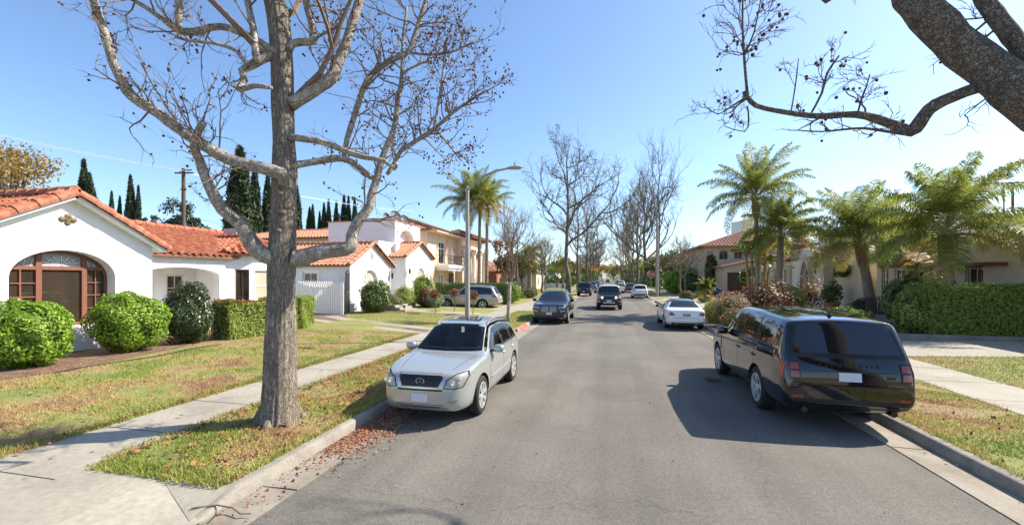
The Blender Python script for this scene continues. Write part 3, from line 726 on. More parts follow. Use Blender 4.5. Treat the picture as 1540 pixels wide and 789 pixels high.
lantern((-15.6, 31.0, 3.1), (1, 0), 'black wall lantern at the left edge of the small gable with half round window')
for i, (x, y, r, lb) in enumerate(((-18.2, 32.4, .3, 'low dark satellite dish at the left of the tower roof'), (-18.0, 33.6, .5, 'largest grey satellite dish in the middle of the tower roof'), (-18.0, 35.2, .42, 'satellite dish on the tower roof beside the white vent'))):
    t = thing('satellite_dish', lb, 'satellite dish', (x, y, 7.15), group='dishes on the tower roof')
    a = MB(); a.lathe([(.001, -.1), (r * .5, -.07), (r * .85, 0), (r, .06), (r * .98, .07), (r * .84, .02), (r * .5, -.05), (.001, -.08)], (0, 0, 0), 20, 'X')
    d = a.build('dish', M['dishgrey'], t, smooth=50); d.location = (0, 0, r + .18); d.rotation_euler = (0, R(-25), R(-30))
    MB().tube([(0, 0, 0), (0, 0, r + .15)], .025, 6).build('mast', M['metalgrey'], t)
# gate and fence to the left of house B
FN = thing('white_fence', 'white vertical board fence closing the driveway left of the tower house', 'fence', (-17, 22.8, .3))
mb = MB(); a, b = V((-19.6, 23.1, .3)), V((-15.35, 22.4, .3)); n = 30
for i in range(n):
    p = a + (b - a) * ((i + .5) / n); d = (b - a).normalized()
    mb.bar(p, p + Z * (1.85 + .02 * (i % 2)), .11, .03, up=d.cross(Z))
mb.build('board_panel', M['whitepaint'], FN)
m2 = MB()
for h in (.35, 1.6): m2.bar(a + Z * h - V((0, -.05, 0)), b + Z * h + V((0, .05, 0)), .05, .09)
m2.build('rail', M['whitepaint'], FN); m3 = MB()
for i in range(n):
    p = a + (b - a) * ((i + .5) / n); m3.lathe([(.022, 1.84), (.035, 1.9), (.001, 1.99)], p, 6)
m3.build('finials', M['whitepaint'], FN); FN_ = FN; settle(FN)
GT = thing('iron_gate', 'tall narrow black iron side gate between white fence and gabled wall', 'gate', (-15.9, 23.3, .3))
mb = MB(); a, b = V((-15.95, 23.0, .3)), V((-15.2, 23.4, .3)); a, b = V((-16.0, 23.95, .3)), V((-15.28, 22.5, .3))
for i in range(13): p = a + (b - a) * (i / 12); mb.bar(p + Z * .05, p + Z * (2.55 + .12 * math.sin(math.pi * i / 12)), .06, .02, up=Z.cross(b - a).normalized())
mb.build('bars', M['iron'], GT); mb = MB()
for h in (.1, 1.3, 2.5): mb.bar(a + Z * h, b + Z * h, .05, .06)
mb.bar(a + Z * .08 + V((-.02, 0, 0)), b + Z * .08 + V((-.02, 0, 0)), .01, .01)
slab2d(mb, a + V((-.05, .02, 0)), (b - a), rect(0, (b - a).length, .05, 2.5), [], .012)
mb.build('backing_panel', M['iron'], GT); settle(GT)

# ---- C: peach two-storey house with balcony
C_ = thing('balcony_house', 'two storey peach stucco house with iron balcony and tall white columns', 'house', (-17, 46, .25))
mb = MB()
slab2d(mb, (-17, 0, 0), YV, rect(38, 46.0, 0, 7.0), [rect(40.8, 42.6, 3.9, 6.2), rect(40.8, 42.4, .5, 2.9), rect(43.6, 45.2, .6, 3.0)], .3)
mb.box(-29, -17.3, 38, 54, 0, 7.0)
ac = arch(46.8, 48.6, 3.9, 5.6, .75, 12)
slab2d(mb, (-16.4, 0, 0), YV, rect(46.0, 54, 0, 7.0), [ac, rect(49.6, 51.2, .4, 5.4), rect(52, 53.2, .4, 5.4), rect(46.8, 48.6, .4, 3.0)], .9)
mb.build('wall', M['peach2'], C_)
mb = MB(); mb.box(-17.3, -16.985, 42.7, 43.5, .3, 6.9); mb.box(-17.3, -16.985, 38.05, 40.6, .3, 3.2); mb.build('painted_panel', M['peach'], C_)
window(C_, (-17, 0, 0), YV, rect(40.8, 42.6, 3.9, 6.2), W2, .12, .1, (41.7,), (5.5,), .07)
window(C_, (-17, 0, 0), YV, rect(40.8, 42.4, .5, 2.9), (M['whitepaint'], M['shade']), .12, .12, (41.6,), (), .08, name='door')
window(C_, (-17, 0, 0), YV, rect(43.6, 45.2, .6, 3.0), (M['darkwood'], M['glass']), .15, .08, (44.4,), ())
mb = MB(); mb.box(-17, -15.6, 40.0, 45.2, 3.45, 3.8); mb.box(-17, -15.75, 40.2, 45.0, 3.2, 3.45); bl = mb.build('balcony', M['whitepaint'], C_)
mb = MB()
for i in range(22): y = 40.15 + i * .23; mb.box(-15.72, -15.7, y, y + .02, 3.8, 4.75)
for x in (-16.9, -16.5, -16.1):
    for y in (40.12, 45.1): mb.box(x, x + .02, y, y + .02, 3.8, 4.75)
for z in (3.88, 4.72): mb.box(-15.735, -15.685, 40.1, 45.12, z, z + .04); mb.box(-17, -15.7, 40.1, 40.14, z, z + .04); mb.box(-17, -15.7, 45.1, 45.14, z, z + .04)
for i in range(8): mb.tube([(-15.71, 40.4 + i * .6 + .15 * math.cos(t), 4.3 + .2 * math.sin(t)) for t in [k * math.pi / 5 for k in range(11)]], .012, 4)
mb.build('balcony_railing', M['iron'], bl)
for y in (46.3, 49.1, 51.6, 53.7):
    mb = MB(); mb.lathe([(.42, .3), (.42, .6), (.3, .65), (.27, 3), (.24, 5.2), (.36, 5.35), (.4, 5.6)], (-15.95, y, 0), 16); mb.box(-16.4, -15.5, y - .45, y + .45, 5.6, 5.75); mb.build('column', M['whitepaint'], C_, smooth=35)
mb = MB(); mb.box(-16.4, -15.5, 45.9, 54.1, 5.75, 6.1); mb.box(-17.3, -15.9, 37.8, 54.2, 6.9, 7.0); mb.build('cornice', M['peach2'], C_)
hip_roof(C_, -29, -17, 38, 54, 7.06, 2.3, .55, [M['tiledark'], M['underroof']], .5, .36)
hp = hip_roof(C_, -19.5, -15.6, 46.2, 54, 7.2, .9, .4, [M['tiledark'], M['underroof']], .5, .36)
mb = MB(); mb.tube([(-16.95, 43.1, 2.2), (-16.6, 43.1, 2.25)], .03, 6); mb.lathe([(.2, -.03), (.26, 0), (.2, .03)], (-16.6, 43.1, 2.3), 12, 'Y'); mb.build('wall_ornament', M['iron'], C_)
settle(C_)
# ---- D: house behind B
D_ = thing('rear_house', 'peach rear house with pale red tile roof showing above the white gabled roof', 'house', (-29, 37, .2))
mb = MB(); slab2d(mb, (-36, 34, 0), XV, rect(0, 13, 0, 6.1), [rect(7.6, 9.6, 4.6, 5.7)], .2); mb.box(-36, -23, 34.2, 41, 0, 6.1); mb.build('wall', M['peach2'], D_)
window(D_, (-36, 34, 0), XV, rect(7.6, 9.6, 4.6, 5.7), W2, .05, .12, (8.6,), ())
hip_roof(D_, -36, -23, 34, 41, 6.12, 1.1, .4, T2, .45, .32); settle(D_)

# ---- far left houses
def cottage(name, label, x0, x1, y0, y1, zw, hr, wall, roof, wins, tile=False, gable=False):
    t = thing(name, label, 'house', ((x0 + x1) / 2, (y0 + y1) / 2, .2))
    left = x1 < 0; xf = x1 if left else x0; ud = YV if left else -YV; sgn = 1 if left else -1
    mb = MB(); hs = []
    for (u0, u1, z0, z1) in wins: hs.append(rect(min(sgn * u0, sgn * u1), max(sgn * u0, sgn * u1), z0, z1))
    out = rect(min(sgn * y0, sgn * y1), max(sgn * y0, sgn * y1), 0, zw)
    slab2d(mb, (xf, 0, 0), ud, out, hs, .2)
    mb.box(x0 + (0 if left else .2), x1 - (.2 if left else 0), y0, y1, 0, zw)
    mb.build('wall', wall, t)
    for h in hs: window(t, (xf, 0, 0), ud, h, W2, .04, .08, ((h[0][0] + h[1][0]) / 2,), ((h[0][1] + h[2][1]) / 2,), .05)
    hip_roof(t, x0, x1, y0, y1, zw + .01, hr, .4, roof, .6, .5, tile)
    settle(t); return t
cottage('brick_cottage', 'red brick cottage behind hedge and palms beyond the balcony house', -27, -16, 60, 74, 3.4, 2.6, M['brick'], [M['tiledark'], M['underroof']], [(62, 63.5, .8, 2.5), (66, 68, .8, 2.5), (71, 72.5, .8, 2.5)])
cottage('cream_cottage', 'small cream cottage with dark shingle roof left of the dark crossover', -24, -13.5, 80, 92, 3.4, 3.2, M['cream'], [M['darkroof'], M['darkroof']], [(82, 83.3, .9, 2.5), (86.5, 88, .9, 2.5)])
cottage('white_cottage', 'far white house behind the second street tree on the left', -24, -13, 104, 118, 4, 2.6, M['stucco'], [M['tiledark'], M['underroof']], [(106, 108, .9, 2.6), (112, 114, .9, 2.6)])
# ---- E: cream flat roofed house on the right
E_ = thing('flat_roof_house', 'cream stucco flat roofed house behind the tall clipped hedge on the right', 'house', (16, 20, .25))
mb = MB()
hs = [rect(-28.75, -27.85, 1.3, 2.98), rect(-26.0, -24.9, .75, 3.0), rect(-23.7, -22.8, 1.2, 2.95)]
slab2d(mb, (16, 0, 0), -YV, rect(-30.4, -6, 0, 4.32), hs, .3); mb.box(16.3, 30, 6, 30.4, 0, 4.3); mb.box(15.94, 30.05, 5.9, 30.5, 4.32, 4.38)
mb.build('wall', M['cream'], E_)
window(E_, (16, 0, 0), -YV, hs[0], W2, .08, .08, (-28.3,), (1.85, 2.4), .04)
window(E_, (16, 0, 0), -YV, hs[1], (M['whitepaint'], M['brownwood']), .1, .16, (), (), name='door')
w_ = window(E_, (16, 0, 0), -YV, hs[2], W2, .08, .08, (-23.25,), (), .05)
mb = MB()
for k in range(5): mb.bar((15.93, 22.85 + k * .2, 1.15), (15.93, 22.85 + k * .2, 3.0), .02, .02)
for z in (1.2, 2.0, 2.95): mb.bar((15.93, 22.8, z), (15.93, 23.7, z), .03, .03)
mb.build('window_grille', M['iron'], w_)
mb = MB(); mb.box(14.0, 16.0, 23.4, 30.0, .1, .55); mb.box(13.65, 14.0, 24, 26.6, .1, .4); mb.build('porch', M['concrete'], E_)
cn = MB(); T = V((14.1, 25.1, 3.62))
for (x0, x1) in ((14.1, 16.0),):
    for s in (-1, 1):
        ys = 25.1 + s * 1.35
        cn.add([(x0, ys, 3.12), (x1, ys, 3.12), (x1, 25.1, 3.66), (x0, 25.1, 3.66), (x0, ys, 3.2), (x1, ys, 3.2), (x1, 25.1, 3.74), (x0, 25.1, 3.74)], [(0, 1, 2, 3), (7, 6, 5, 4), (0, 4, 5, 1), (0, 3, 7, 4), (1, 5, 6, 2)])
cn.add([(14.1, 23.75, 3.12), (14.1, 26.45, 3.12), (14.1, 25.1, 3.66), (14.15, 23.75, 3.12), (14.15, 26.45, 3.12), (14.15, 25.1, 3.66)], [(0, 1, 2), (5, 4, 3)])
cn.box(14.05, 14.2, 23.7, 26.5, 3.0, 3.13); cn.box(14.2, 16, 23.7, 23.82, 3.0, 3.13); cn.box(14.2, 16, 26.38, 26.5, 3.0, 3.13); cn.box(15.2, 16, 21.6, 23.69, 3.0, 3.14)
cn.build('canopy', M['brownwood'], E_, fix=True)
for y in (23.85, 26.3):
    mb = MB()
    for (dx, dy) in ((0, 0), (.16, 0), (0, .16)): mb.box(14.12 + dx, 14.15 + dx, y - .08 + dy, y - .05 + dy, .5, 3.05)
    for k in range(8):
        z = .7 + k * .3; mb.bar((14.13, y - .07, z), (14.29, y - .07, z + .15), .012, .012); mb.bar((14.13, y - .07, z), (14.13, y + .09, z + .15), .012, .012)
    mb.build('canopy_post', M['iron'], E_)
settle(E_)
RL = thing('iron_railing', 'black iron railing along the entry steps beside the leftmost canopy post', 'railing', (13.4, 27, .3))
mb = MB()
def rail(a, b, h0, h1, n):
    a = V(a); b = V(b)
    for h in (h0, h1): mb.bar(a + Z * h, b + Z * h, .04, .03)
    for i in range(n + 1): p = a + (b - a) * (i / n); mb.bar(p + Z * .0, p + Z * h1, .018, .018)
rail((14.1, 26.3, .55), (14.0, 28.1, .4), .12, .95, 16); rail((13.95, 26.3, .5), (11.9, 25.3, .2), .12, .9, 12)
mb.build('railing_panel', M['iron'], RL); settle(RL)
PW = MB(); PW.box(9.7, 30, 18.35, 18.6, .1, .42); o = PW.build('planter_wall', M['kerbstone']); put(o, 'low concrete planter kerb in front of the tall clipped hedge', 'low wall')
# ---- F: stone house with gothic arch
F_ = thing('stone_house', 'beige stone trimmed house with pointed arch window and quoined corner', 'house', (15, 37, .25))
mb = MB(); ga = [(-38.4, .9), (-37.0, .9), (-37.0, 2.7)] + [(-37.7 + .7 * (1 - t) ** 1.0 * 1 - 0, 2.7 + 1.05 * math.sin(t * math.pi / 2)) for t in (.25, .5, .75)] + [(-37.7, 3.82)] + [(-37.7 - .7 * t, 2.7 + 1.05 * math.sin((1 - t) * math.pi / 2)) for t in (.25, .5, .75)] + [(-38.4, 2.7)]
slab2d(mb, (15, 0, 0), -YV, [(-40.3, 0), (-34.6, 0), (-34.6, 4.1), (-37.3, 4.75), (-40.3, 4.3)], [ga], .4)
slab2d(mb, (15.6, 0, 0), -YV, rect(-34.6, -31.2, 0, 4.2), [], .3); mb.box(15.9, 28, 31.2, 44, 0, 4.1)
slab2d(mb, (15.2, 0, 0), -YV, rect(-44, -40.3, 0, 3.9), [rect(-42.6, -41, .4, 3.2)], .7)
mb.box(19, 28, 35, 45, 4.1, 6.4)
mb.build('wall', M['cream'], F_)
window(F_, (15, 0, 0), -YV, ga, W2, .22, .07, (-37.7,), (1.5, 2.1, 2.7), .035)
mb = MB(); slab2d(mb, (15, 0, 0), -YV, inset(ga, -.28), [ga], .12, 0, -.08); slab2d(mb, (15, 0, 0), -YV, inset(ga, -.42), [inset(ga, -.29)], .08, 0, -.05)
mb.build('arch_surround', M['stone'], F_)
mb = MB()
for k in range(11):
    w = .95 if k % 2 else .7; mb.box(14.93, 15.0, 34.6, 34.6 + w, .3 + k * .36, .3 + k * .36 + .34); mb.box(14.93, 15.5, 34.53, 34.598, .3 + k * .36, .3 + k * .36 + .34)
mb.box(14.85, 15, 34.5, 40.4, 4.02, 4.1)
mb.build('quoins', M['stone'], F_)
for y in (40.4, 42.75, 43.9):
    mb = MB(); mb.lathe([(.3, .3), (.3, .6), (.22, .65), (.2, 3.1), (.3, 3.25), (.32, 3.5)], (14.9, y, 0), 14); mb.build('column', M['stone'], F_, smooth=35)
window(F_, (15.2, 0, 0), -YV, rect(-42.6, -41, .4, 3.2), (M['darkwood'], M['darkwood']), .5, .1, (-41.8,), (), name='door')
MB().box(18.94, 18.999, 36.2, 43, 4.75, 6.1).build('upper_window', M['glass'], F_)
rf = MB(); tile_face(rf, [(14.6, 44.4, 3.95), (14.6, 40.2, 3.95), (17.2, 40.2, 4.9), (17.2, 44.4, 4.9)], .34, .45); rf.build('porch_roof', [M['tiledark'], M['underroof']], F_)
hip_roof(F_, 19, 28, 35, 45, 6.42, 1.0, .5, [M['tiledark'], M['underroof']], .55, .4); settle(F_)
# white arched double gate
WG = thing('white_gate', 'white panelled double gate with swept top between the potted plant and a palm trunk', 'gate', (16.3, 33.6, .3))
mb = MB(); a, b = V((14.9, 32.3, .27)), V((15.55, 30.5, .27)); d = (b - a); Lg = d.length; d.normalize()
nrm = d.cross(Z)
for half in (0, 1):
    u0, u1 = (0, Lg / 2 - .02) if half == 0 else (Lg / 2 + .02, Lg)
    top = lambda u: 1.75 + .55 * (1 - abs(u - Lg / 2) / (Lg / 2)) ** 1.3
    out = [(u0, .08), (u1, .08)] + [(u1 + (u0 - u1) * k / 8, top(u1 + (u0 - u1) * k / 8)) for k in range(9)]
    slab2d(mb, a, d, out, [inset(out, .1)], .07)
    for k in range(1, 6):
        u = u0 + (u1 - u0) * k / 6; mb.bar(a + d * u + Z * .15 - nrm * .035, a + d * u + Z * (top(u) - .06) - nrm * .035, .035, .03, up=nrm)
    for z in (.6, 1.1, 1.5): mb.bar(a + d * (u0 + .05) + Z * z - nrm * .035, a + d * (u1 - .05) + Z * z - nrm * .035, .05, .045, up=nrm)
    for k in range(6):
        for z in (.85, 1.3): mb.tube([a + d * (u0 + (u1 - u0) * (k + .5) / 6 + .1 * math.cos(t)) + Z * (z + .14 * math.sin(t)) - nrm * .035 for t in [i * math.pi / 4 for i in range(9)]], .014, 4)
mb.build('gate_leaves', M['whitepaint'], WG)
for p in (a, b): MB().bar(p, p + Z * 1.95, .09, .09).build('gate_post', M['whitepaint'], WG); settle(WG)
# ---- G: two-storey tan house with garage wing
G_ = thing('garage_house', 'two storey tan house with brown hipped tile roof and low garage wing', 'house', (16, 61, .25))
mb = MB(); hs = [arch(1.7, 2.9, 4.75, 5.7, .5, 8), rect(3.5, 4.6, 4.8, 6.2), rect(.3, 1.1, 4.6, 6.0), rect(1.4, 2.4, .4, 2.6)]
slab2d(mb, (12.2, 60, 0), XV, rect(0, 12, 0, 6.5), hs, .3); mb.box(12.2, 24.2, 60.3, 72, 0, 6.5)
slab2d(mb, (13.4, 55, 0), XV, [(0, 0), (11, 0), (11, 6.0), (0, 3.75)], [rect(.3, 4.2, .2, 3.1)], .3); mb.box(13.4, 24.4, 55.3, 60, 0, 3.7)
mb.build('wall', M['tan'], G_)
for h in hs: window(G_, (12.2, 60, 0), XV, h, (M['stone'], M['glass']), .1, .1, ((h[0][0] + h[1][0]) / 2,), ())
window(G_, (13.4, 55, 0), XV, rect(.3, 4.2, .2, 3.1), (M['darkwood'], M['darkwood']), .15, .1, (1.6, 2.9), (1.0, 1.7, 2.4), .06, name='garage_door')
hip_roof(G_, 12.2, 24.2, 60, 72, 6.52, 2.4, .8, [M['tiledark'], M['underroof']], .55, .42)
rf = MB(); tile_face(rf, [(13.0, 61, 3.78), (13.0, 54.7, 3.78), (24, 54.7, 6.1), (24, 61, 6.1)], .42, .5); rf.build('garage_roof', [M['tiledark'], M['underroof']], G_); settle(G_)
cottage('tan_cottage', 'distant tan house past the two storey house on the right', 13, 24, 84, 98, 4, 2.6, M['tan'], [M['tiledark'], M['underroof']], [(86, 88, .9, 2.5), (92, 94, .9, 2.5)])
cottage('pale_cottage', 'farthest pale house glimpsed between street trunks on the right', 13, 24, 112, 126, 4, 2.6, M['cream'], [M['tiledark'], M['underroof']], [(114, 116, .9, 2.5), (120, 122, .9, 2.5)])
# ---- far office blocks
def block(label, c, w, dpt, h, rows, cols, ang, mat):
    t = thing('office_block', label, 'building', c, ang); mb = MB(); mb.box(-w / 2, w / 2, 0, dpt, 0, h); mb.build('wall', mat, t)
    mb = MB()
    for i in range(cols + 1): x = -w / 2 + w * i / cols; mb.box(x - .35, x + .35, -.6, -.001, 1, h - 1)
    mb.box(-w / 2, w / 2, -.7, -.002, h - 1, h + .4); mb.build('fins', M['whitepaint'], t)
    mb = MB()
    for j in range(rows):
        z = 2 + (h - 4) * j / rows; mb.box(-w / 2 + .3, w / 2 - .3, -.2, -.003, z, z + (h - 4) / rows * .55)
    mb.build('window_bands', M['glass'], t); return t
p = at_depth(1172, 345, 250); block('large white office block far behind the right hand palms', (p.x, p.y, 0), 34, 20, 37, 8, 18, -PSI * -1 + .1, M['stucco'])
p = at_depth(884, 400, 420); block('grey white apartment tower at the far end of the street', (p.x, p.y, 0), 22, 20, 25, 7, 9, .1, M['stone'])
# ---------------------------------------------------------------- vegetation
LG = {}
LG['lime'] = pm('bright_shrub_leaf', [(.07, .14, .01), (.16, .29, .018), (.26, .41, .032), (.36, .5, .06)], island=True, rough=.5, transl=.4)
LG['dark'] = pm('dark_shrub_leaf', [(.014, .03, .008), (.03, .052, .013), (.06, .09, .026), (.1, .13, .05)], island=True, rough=.32, transl=.1, spec=.7)
LG['hedge'] = pm('hedge_leaf', [(.16, .21, .03), (.25, .32, .05), (.34, .41, .075), (.4, .44, .12)], island=True, rough=.5, transl=.45)
LG['redtip'] = pm('red_hedge_tip', [(.14, .04, .02), (.24, .07, .035), (.3, .15, .06)], island=True, rough=.5, transl=.25)
LG['green'] = pm('shrub_leaf', [(.05, .085, .018), (.085, .13, .028), (.13, .19, .04), (.18, .23, .07)], island=True, rough=.45, transl=.25)
LG['sage'] = pm('grey_green_leaf', [(.13, .17, .1), (.2, .24, .14), (.26, .29, .18)], island=True, rough=.6, transl=.2)
LG['red'] = pm('dark_red_leaf', [(.08, .03, .016), (.18, .06, .028), (.28, .12, .05), (.2, .2, .06)], island=True, rough=.5, transl=.3)
LG['pink'] = pm('pink_flower', [(.4, .15, .11), (.55, .25, .18), (.5, .32, .18)], island=True, rough=.6, transl=.35)
LG['olive'] = pm('olive_leaf', [(.09, .09, .025), (.15, .14, .04), (.2, .18, .06)], island=True, rough=.6, transl=.25)
LG['autumn'] = pm('autumn_leaf', [(.26, .2, .05), (.36, .25, .06), (.34, .17, .05), (.16, .17, .05)], island=True, rough=.6, transl=.35)
LG['cypress'] = pm('cypress_leaf', [(.014, .03, .012), (.03, .052, .018), (.048, .075, .025)], island=True, rough=.7)
LG['conifer'] = pm('dark_tree_leaf', [(.02, .035, .018), (.035, .055, .024), (.055, .08, .035)], island=True, rough=.6)
LG['palm'] = pm('palm_leaflet', [(.12, .165, .028), (.2, .25, .04), (.3, .33, .058), (.42, .41, .1)], island=True, rough=.45, transl=.6)
LG['palmold'] = pm('yellow_palm_leaflet', [(.36, .25, .06), (.48, .36, .09), (.55, .42, .13), (.3, .3, .06)], island=True, rough=.5, transl=.4)
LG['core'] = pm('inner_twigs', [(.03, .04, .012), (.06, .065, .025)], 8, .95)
M['bark'] = bark_mat('furrowed_bark', [(.16, .127, .098), (.3, .245, .193), (.43, .365, .295), (.53, .465, .385)], 17, .2, 7, (.0, .15), .022)
M['limb'] = bark_mat('limb_bark', [(.25, .2, .155), (.37, .31, .25), (.54, .475, .395), (.66, .605, .52)], 11, .6, 6, (.0, .09), .016, .4)
M['limbdark'] = bark_mat('rough_limb_bark', [(.13, .1, .076), (.25, .197, .153), (.34, .28, .222), (.43, .365, .3)], 17, .75, 9, (.0, .12), .022)
M['twig'] = pm('twig', [(.13, .09, .065), (.22, .17, .13)], 5, .9)
M['farbark'] = pm('street_tree_bark', [(.095, .075, .055), (.165, .13, .097), (.235, .195, .15)], 2.5, .95, .5, 20, stretch=(1, 1, .25))
M['palmtrunk'] = pm('palm_trunk', [(.17, .125, .09), (.28, .215, .16), (.36, .29, .22)], 6, .9, .8, 14, stretch=(.6, .6, 3), bdist=.03)
M['boot'] = pm('palm_boots', [(.2, .12, .06), (.32, .21, .11), (.4, .28, .16)], 7, .9, .6, 30)

def blob(n, r, shell=.35, flat=0):
    """points in a lumpy ellipsoid, mostly near its skin"""
    d = RNG.normal(size=(n, 3)); d /= np.linalg.norm(d, axis=1)[:, None]
    ph = RNG.uniform(0, 6.28, 6)
    lump = 1 + .09 * np.sin(4 * d[:, 0] + ph[0]) * np.sin(5 * d[:, 1] + ph[1]) + .07 * np.sin(7 * d[:, 2] + ph[2] + 3 * d[:, 0]) + .05 * np.sin(11 * d[:, 1] + ph[3] + 5 * d[:, 2])
    rad = (1 - shell * RNG.random(n) ** 1.6) * lump
    return d * rad[:, None] * np.array(r)
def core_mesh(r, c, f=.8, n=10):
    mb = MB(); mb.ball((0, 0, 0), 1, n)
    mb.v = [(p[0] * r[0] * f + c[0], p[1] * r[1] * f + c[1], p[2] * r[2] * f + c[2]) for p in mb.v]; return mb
def shrub(name, label, loc, r, leaf, n, ll, lw, cat='shrub', group=None, extra=None, up=.2, core=.8, stem=True, shell=.3):
    t = thing(name, label, cat, loc, 0, group); c = (0, 0, r[2] * .95)
    P = blob(n, r, shell) + np.array(c); P = P[P[:, 2] > .02]
    np_mesh('foliage', leaf_quads(P, ll, lw, up, face=P - np.array(c) * .8), 4, leaf, t)
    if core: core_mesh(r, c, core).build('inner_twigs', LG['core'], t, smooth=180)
    if extra:
        m2, n2, l2, w2, zmin = extra; Q = blob(n2, [q * 1.03 for q in r], .08) + np.array(c); Q = Q[Q[:, 2] > zmin * 2 * r[2]]
        np_mesh('blossom', leaf_quads(Q, l2, w2, .5), 4, m2, t)
    return t
def hedge(name, label, pts, w, h, leaf, dens, ll, lw, tip=None, base=0.0, tilt=0.0):
    """clipped hedge following a polyline"""
    t = thing(name, label, 'hedge', (pts[0][0], pts[0][1], base)); o = V((pts[0][0], pts[0][1], 0)); L = []; cb = MB(); T = []; NF = []
    for (a, b) in zip(pts[:-1], pts[1:]):
        a = V((a[0], a[1], 0)) - o; b = V((b[0], b[1], 0)) - o; d = b - a; ln = d.length; d.normalize(); s = V((-d.y, d.x, 0))
        cb.bar(a + Z * h * .46, b + Z * h * .46, w * .8, h * .84)
        for face, area in (('top', ln * w), ('l', ln * h), ('r', ln * h), ('e0', w * h), ('e1', w * h)):
            n = int(area * dens); u = RNG.random(n); v = RNG.random(n); e = RNG.normal(size=n) * .045 - .03 
            und = .05 * np.sin(u * ln * 3.1 + 1) + .035 * np.sin(u * ln * 7.3) 
            if face == 'top': x, y, z = u * ln, (v - .5) * w, h + e + und
            elif face in 'lr': sg = 1 if face == 'l' else -1; x, y, z = u * ln, sg * (w / 2 + e + .05 * np.sin(v * 5 + u * ln * 2.3)), v * h
            else: sg = 1 if face == 'e1' else -1; x, y, z = (ln if sg > 0 else 0) + sg * e, (u - .5) * w, v * h
            P = np.outer(x, np.array(d)) + np.outer(y, np.array(s)) + np.array(a); P[:, 2] = z * np.ones(n)
            L.append(P); nv = {'top': Z, 'l': s, 'r': -s, 'e0': -d, 'e1': d}[face]; NF.append(np.tile(np.array(nv), (n, 1)))
            if tip is not None and face == 'top': k = RNG.random(n) < .6; T.append(P[k] + np.array([0, 0, .03]))
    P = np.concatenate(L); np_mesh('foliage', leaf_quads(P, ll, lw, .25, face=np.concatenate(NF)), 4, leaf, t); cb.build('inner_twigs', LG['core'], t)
    if tip is not None: np_mesh('red_tips', leaf_quads(np.concatenate(T), ll, lw, .6), 4, tip, t)
    return t
shrub('round_shrub', 'bright lime green round shrub at the left edge in front of the arched window', (-14.0, 7.6, .28), (.84, .82, .86), LG['lime'], 13000, .1, .045, shell=.3, core=.8)
shrub('round_shrub', 'bright lime green round shrub between the arched window and the dark clipped shrub', (-14.0, 9.88, .28), (.92, .9, .92), LG['lime'], 12000, .1, .045, shell=.3, core=.8)
shrub('clipped_shrub', 'dark glossy green clipped shrub standing between lime shrub and hedge', (-13.8, 11.55, .28), (.72, .72, 1.05), LG['dark'], 8000, .085, .045, shell=.15, core=.88)
hedge('clipped_hedge', 'clipped green hedge with reddish top left of the big sycamore trunk', [(-13.5, 12.45), (-13.0, 15.2)], 1.0, 1.3, LG['hedge'], 1250, .085, .045, LG['redtip'], .28)
hedge('clipped_hedge', 'yellow green clipped hedge just right of the big sycamore trunk', [(-13.3, 15.5), (-14.1, 17.3)], 1.1, 1.3, LG['hedge'], 1200, .085, .045, None, .28)
hedge('clipped_hedge', 'tall dense clipped hedge along the right hand driveway', [(11.7, 19.7), (22.0, 19.7)], 1.5, 1.92, LG['hedge'], 1100, .1, .052, None, .25)
shrub('loose_shrub', 'loose yellow green shrub at the left end of the tall clipped hedge', (11.55, 19.7, .25), (.6, .75, .9), LG['hedge'], 3600, .13, .05, up=.4)
shrub('loose_shrub', 'tall leafy green shrub rising behind the tall clipped hedge', (13.2, 22.2, .25), (1.3, .8, 1.28), LG['green'], 3200, .2, .1, up=.3)
# around house B
shrub('leafy_shrub', 'dark green leafy shrub under the arched window of the tower house', (-14.4, 24.4, .25), (.95, 1.0, 1.05), LG['green'], 5200, .15, .085)
shrub('leafy_shrub', 'lighter low bush right of the dark shrub by the tower house', (-14.2, 26.3, .25), (.6, .7, .55), LG['olive'], 1800, .13, .05)
shrub('leafy_shrub', 'feathery green bush between the low bush and the white steps', (-14.3, 28.0, .25), (.7, .9, .85), LG['hedge'], 2600, .2, .035, up=.7)
shrub('leafy_shrub', 'tall yellow green shrub in front of the small gable', (-13.8, 30.2, .25), (.9, 1.0, 1.3), LG['hedge'], 2800, .24, .06, up=.6)
shrub('leafy_shrub', 'reddish brown bush beside the tall yellow green shrub', (-13.2, 29.3, .25), (.5, .6, .75), LG['red'], 1500, .15, .07)
shrub('sage_bush', 'grey green rounded bush behind the row of red saplings', (-12.6, 29.4, .25), (.7, .8, .6), LG['sage'], 2200, .14, .05)
def sapling(loc, h, lab):
    t = thing('red_sapling', lab, 'sapling', loc, 0, 'red leaved saplings beside the path')
    mb = MB(); mb.tube([(0, 0, 0), (.02, .01, h * .5), (0, 0, h * .8)], [.028, .024, .018], 6)
    for k in range(6): a = k * 1.05; mb.tube([(0, 0, h * (.62 + .03 * k)), (.17 * math.cos(a), .17 * math.sin(a), h * .9)], [.012, .006], 5)
    mb.build('trunk', M['twig'], t); P = blob(420, (.38, .38, .3), .7) + np.array([0, 0, h * .92]); np_mesh('crown', leaf_quads(P, .13, .07), 4, LG['red'], t)
sapling((-10.6, 24.9, .2), 1.35, 'leftmost red leaved sapling with white trunk beside the path')
sapling((-10.2, 27.2, .2), 1.4, 'slim red leaved sapling just left of the street lamp')
sapling((-8.3, 25.4, .2), 1.3, 'brown leaved sapling right of the street lamp before the pale wagon')
hedge('garden_hedge', 'loose dark hedge behind the pale wagon', [(-15.5, 36.5), (-8.4, 36.0)], 1.4, 1.75, LG['green'], 260, .17, .08, None, .2)
shrub('leafy_shrub', 'bright green shrub at the end of the hedge behind the pale wagon', (-8.6, 37.8, .2), (.8, 1.1, .95), LG['lime'], 1700, .16, .07)
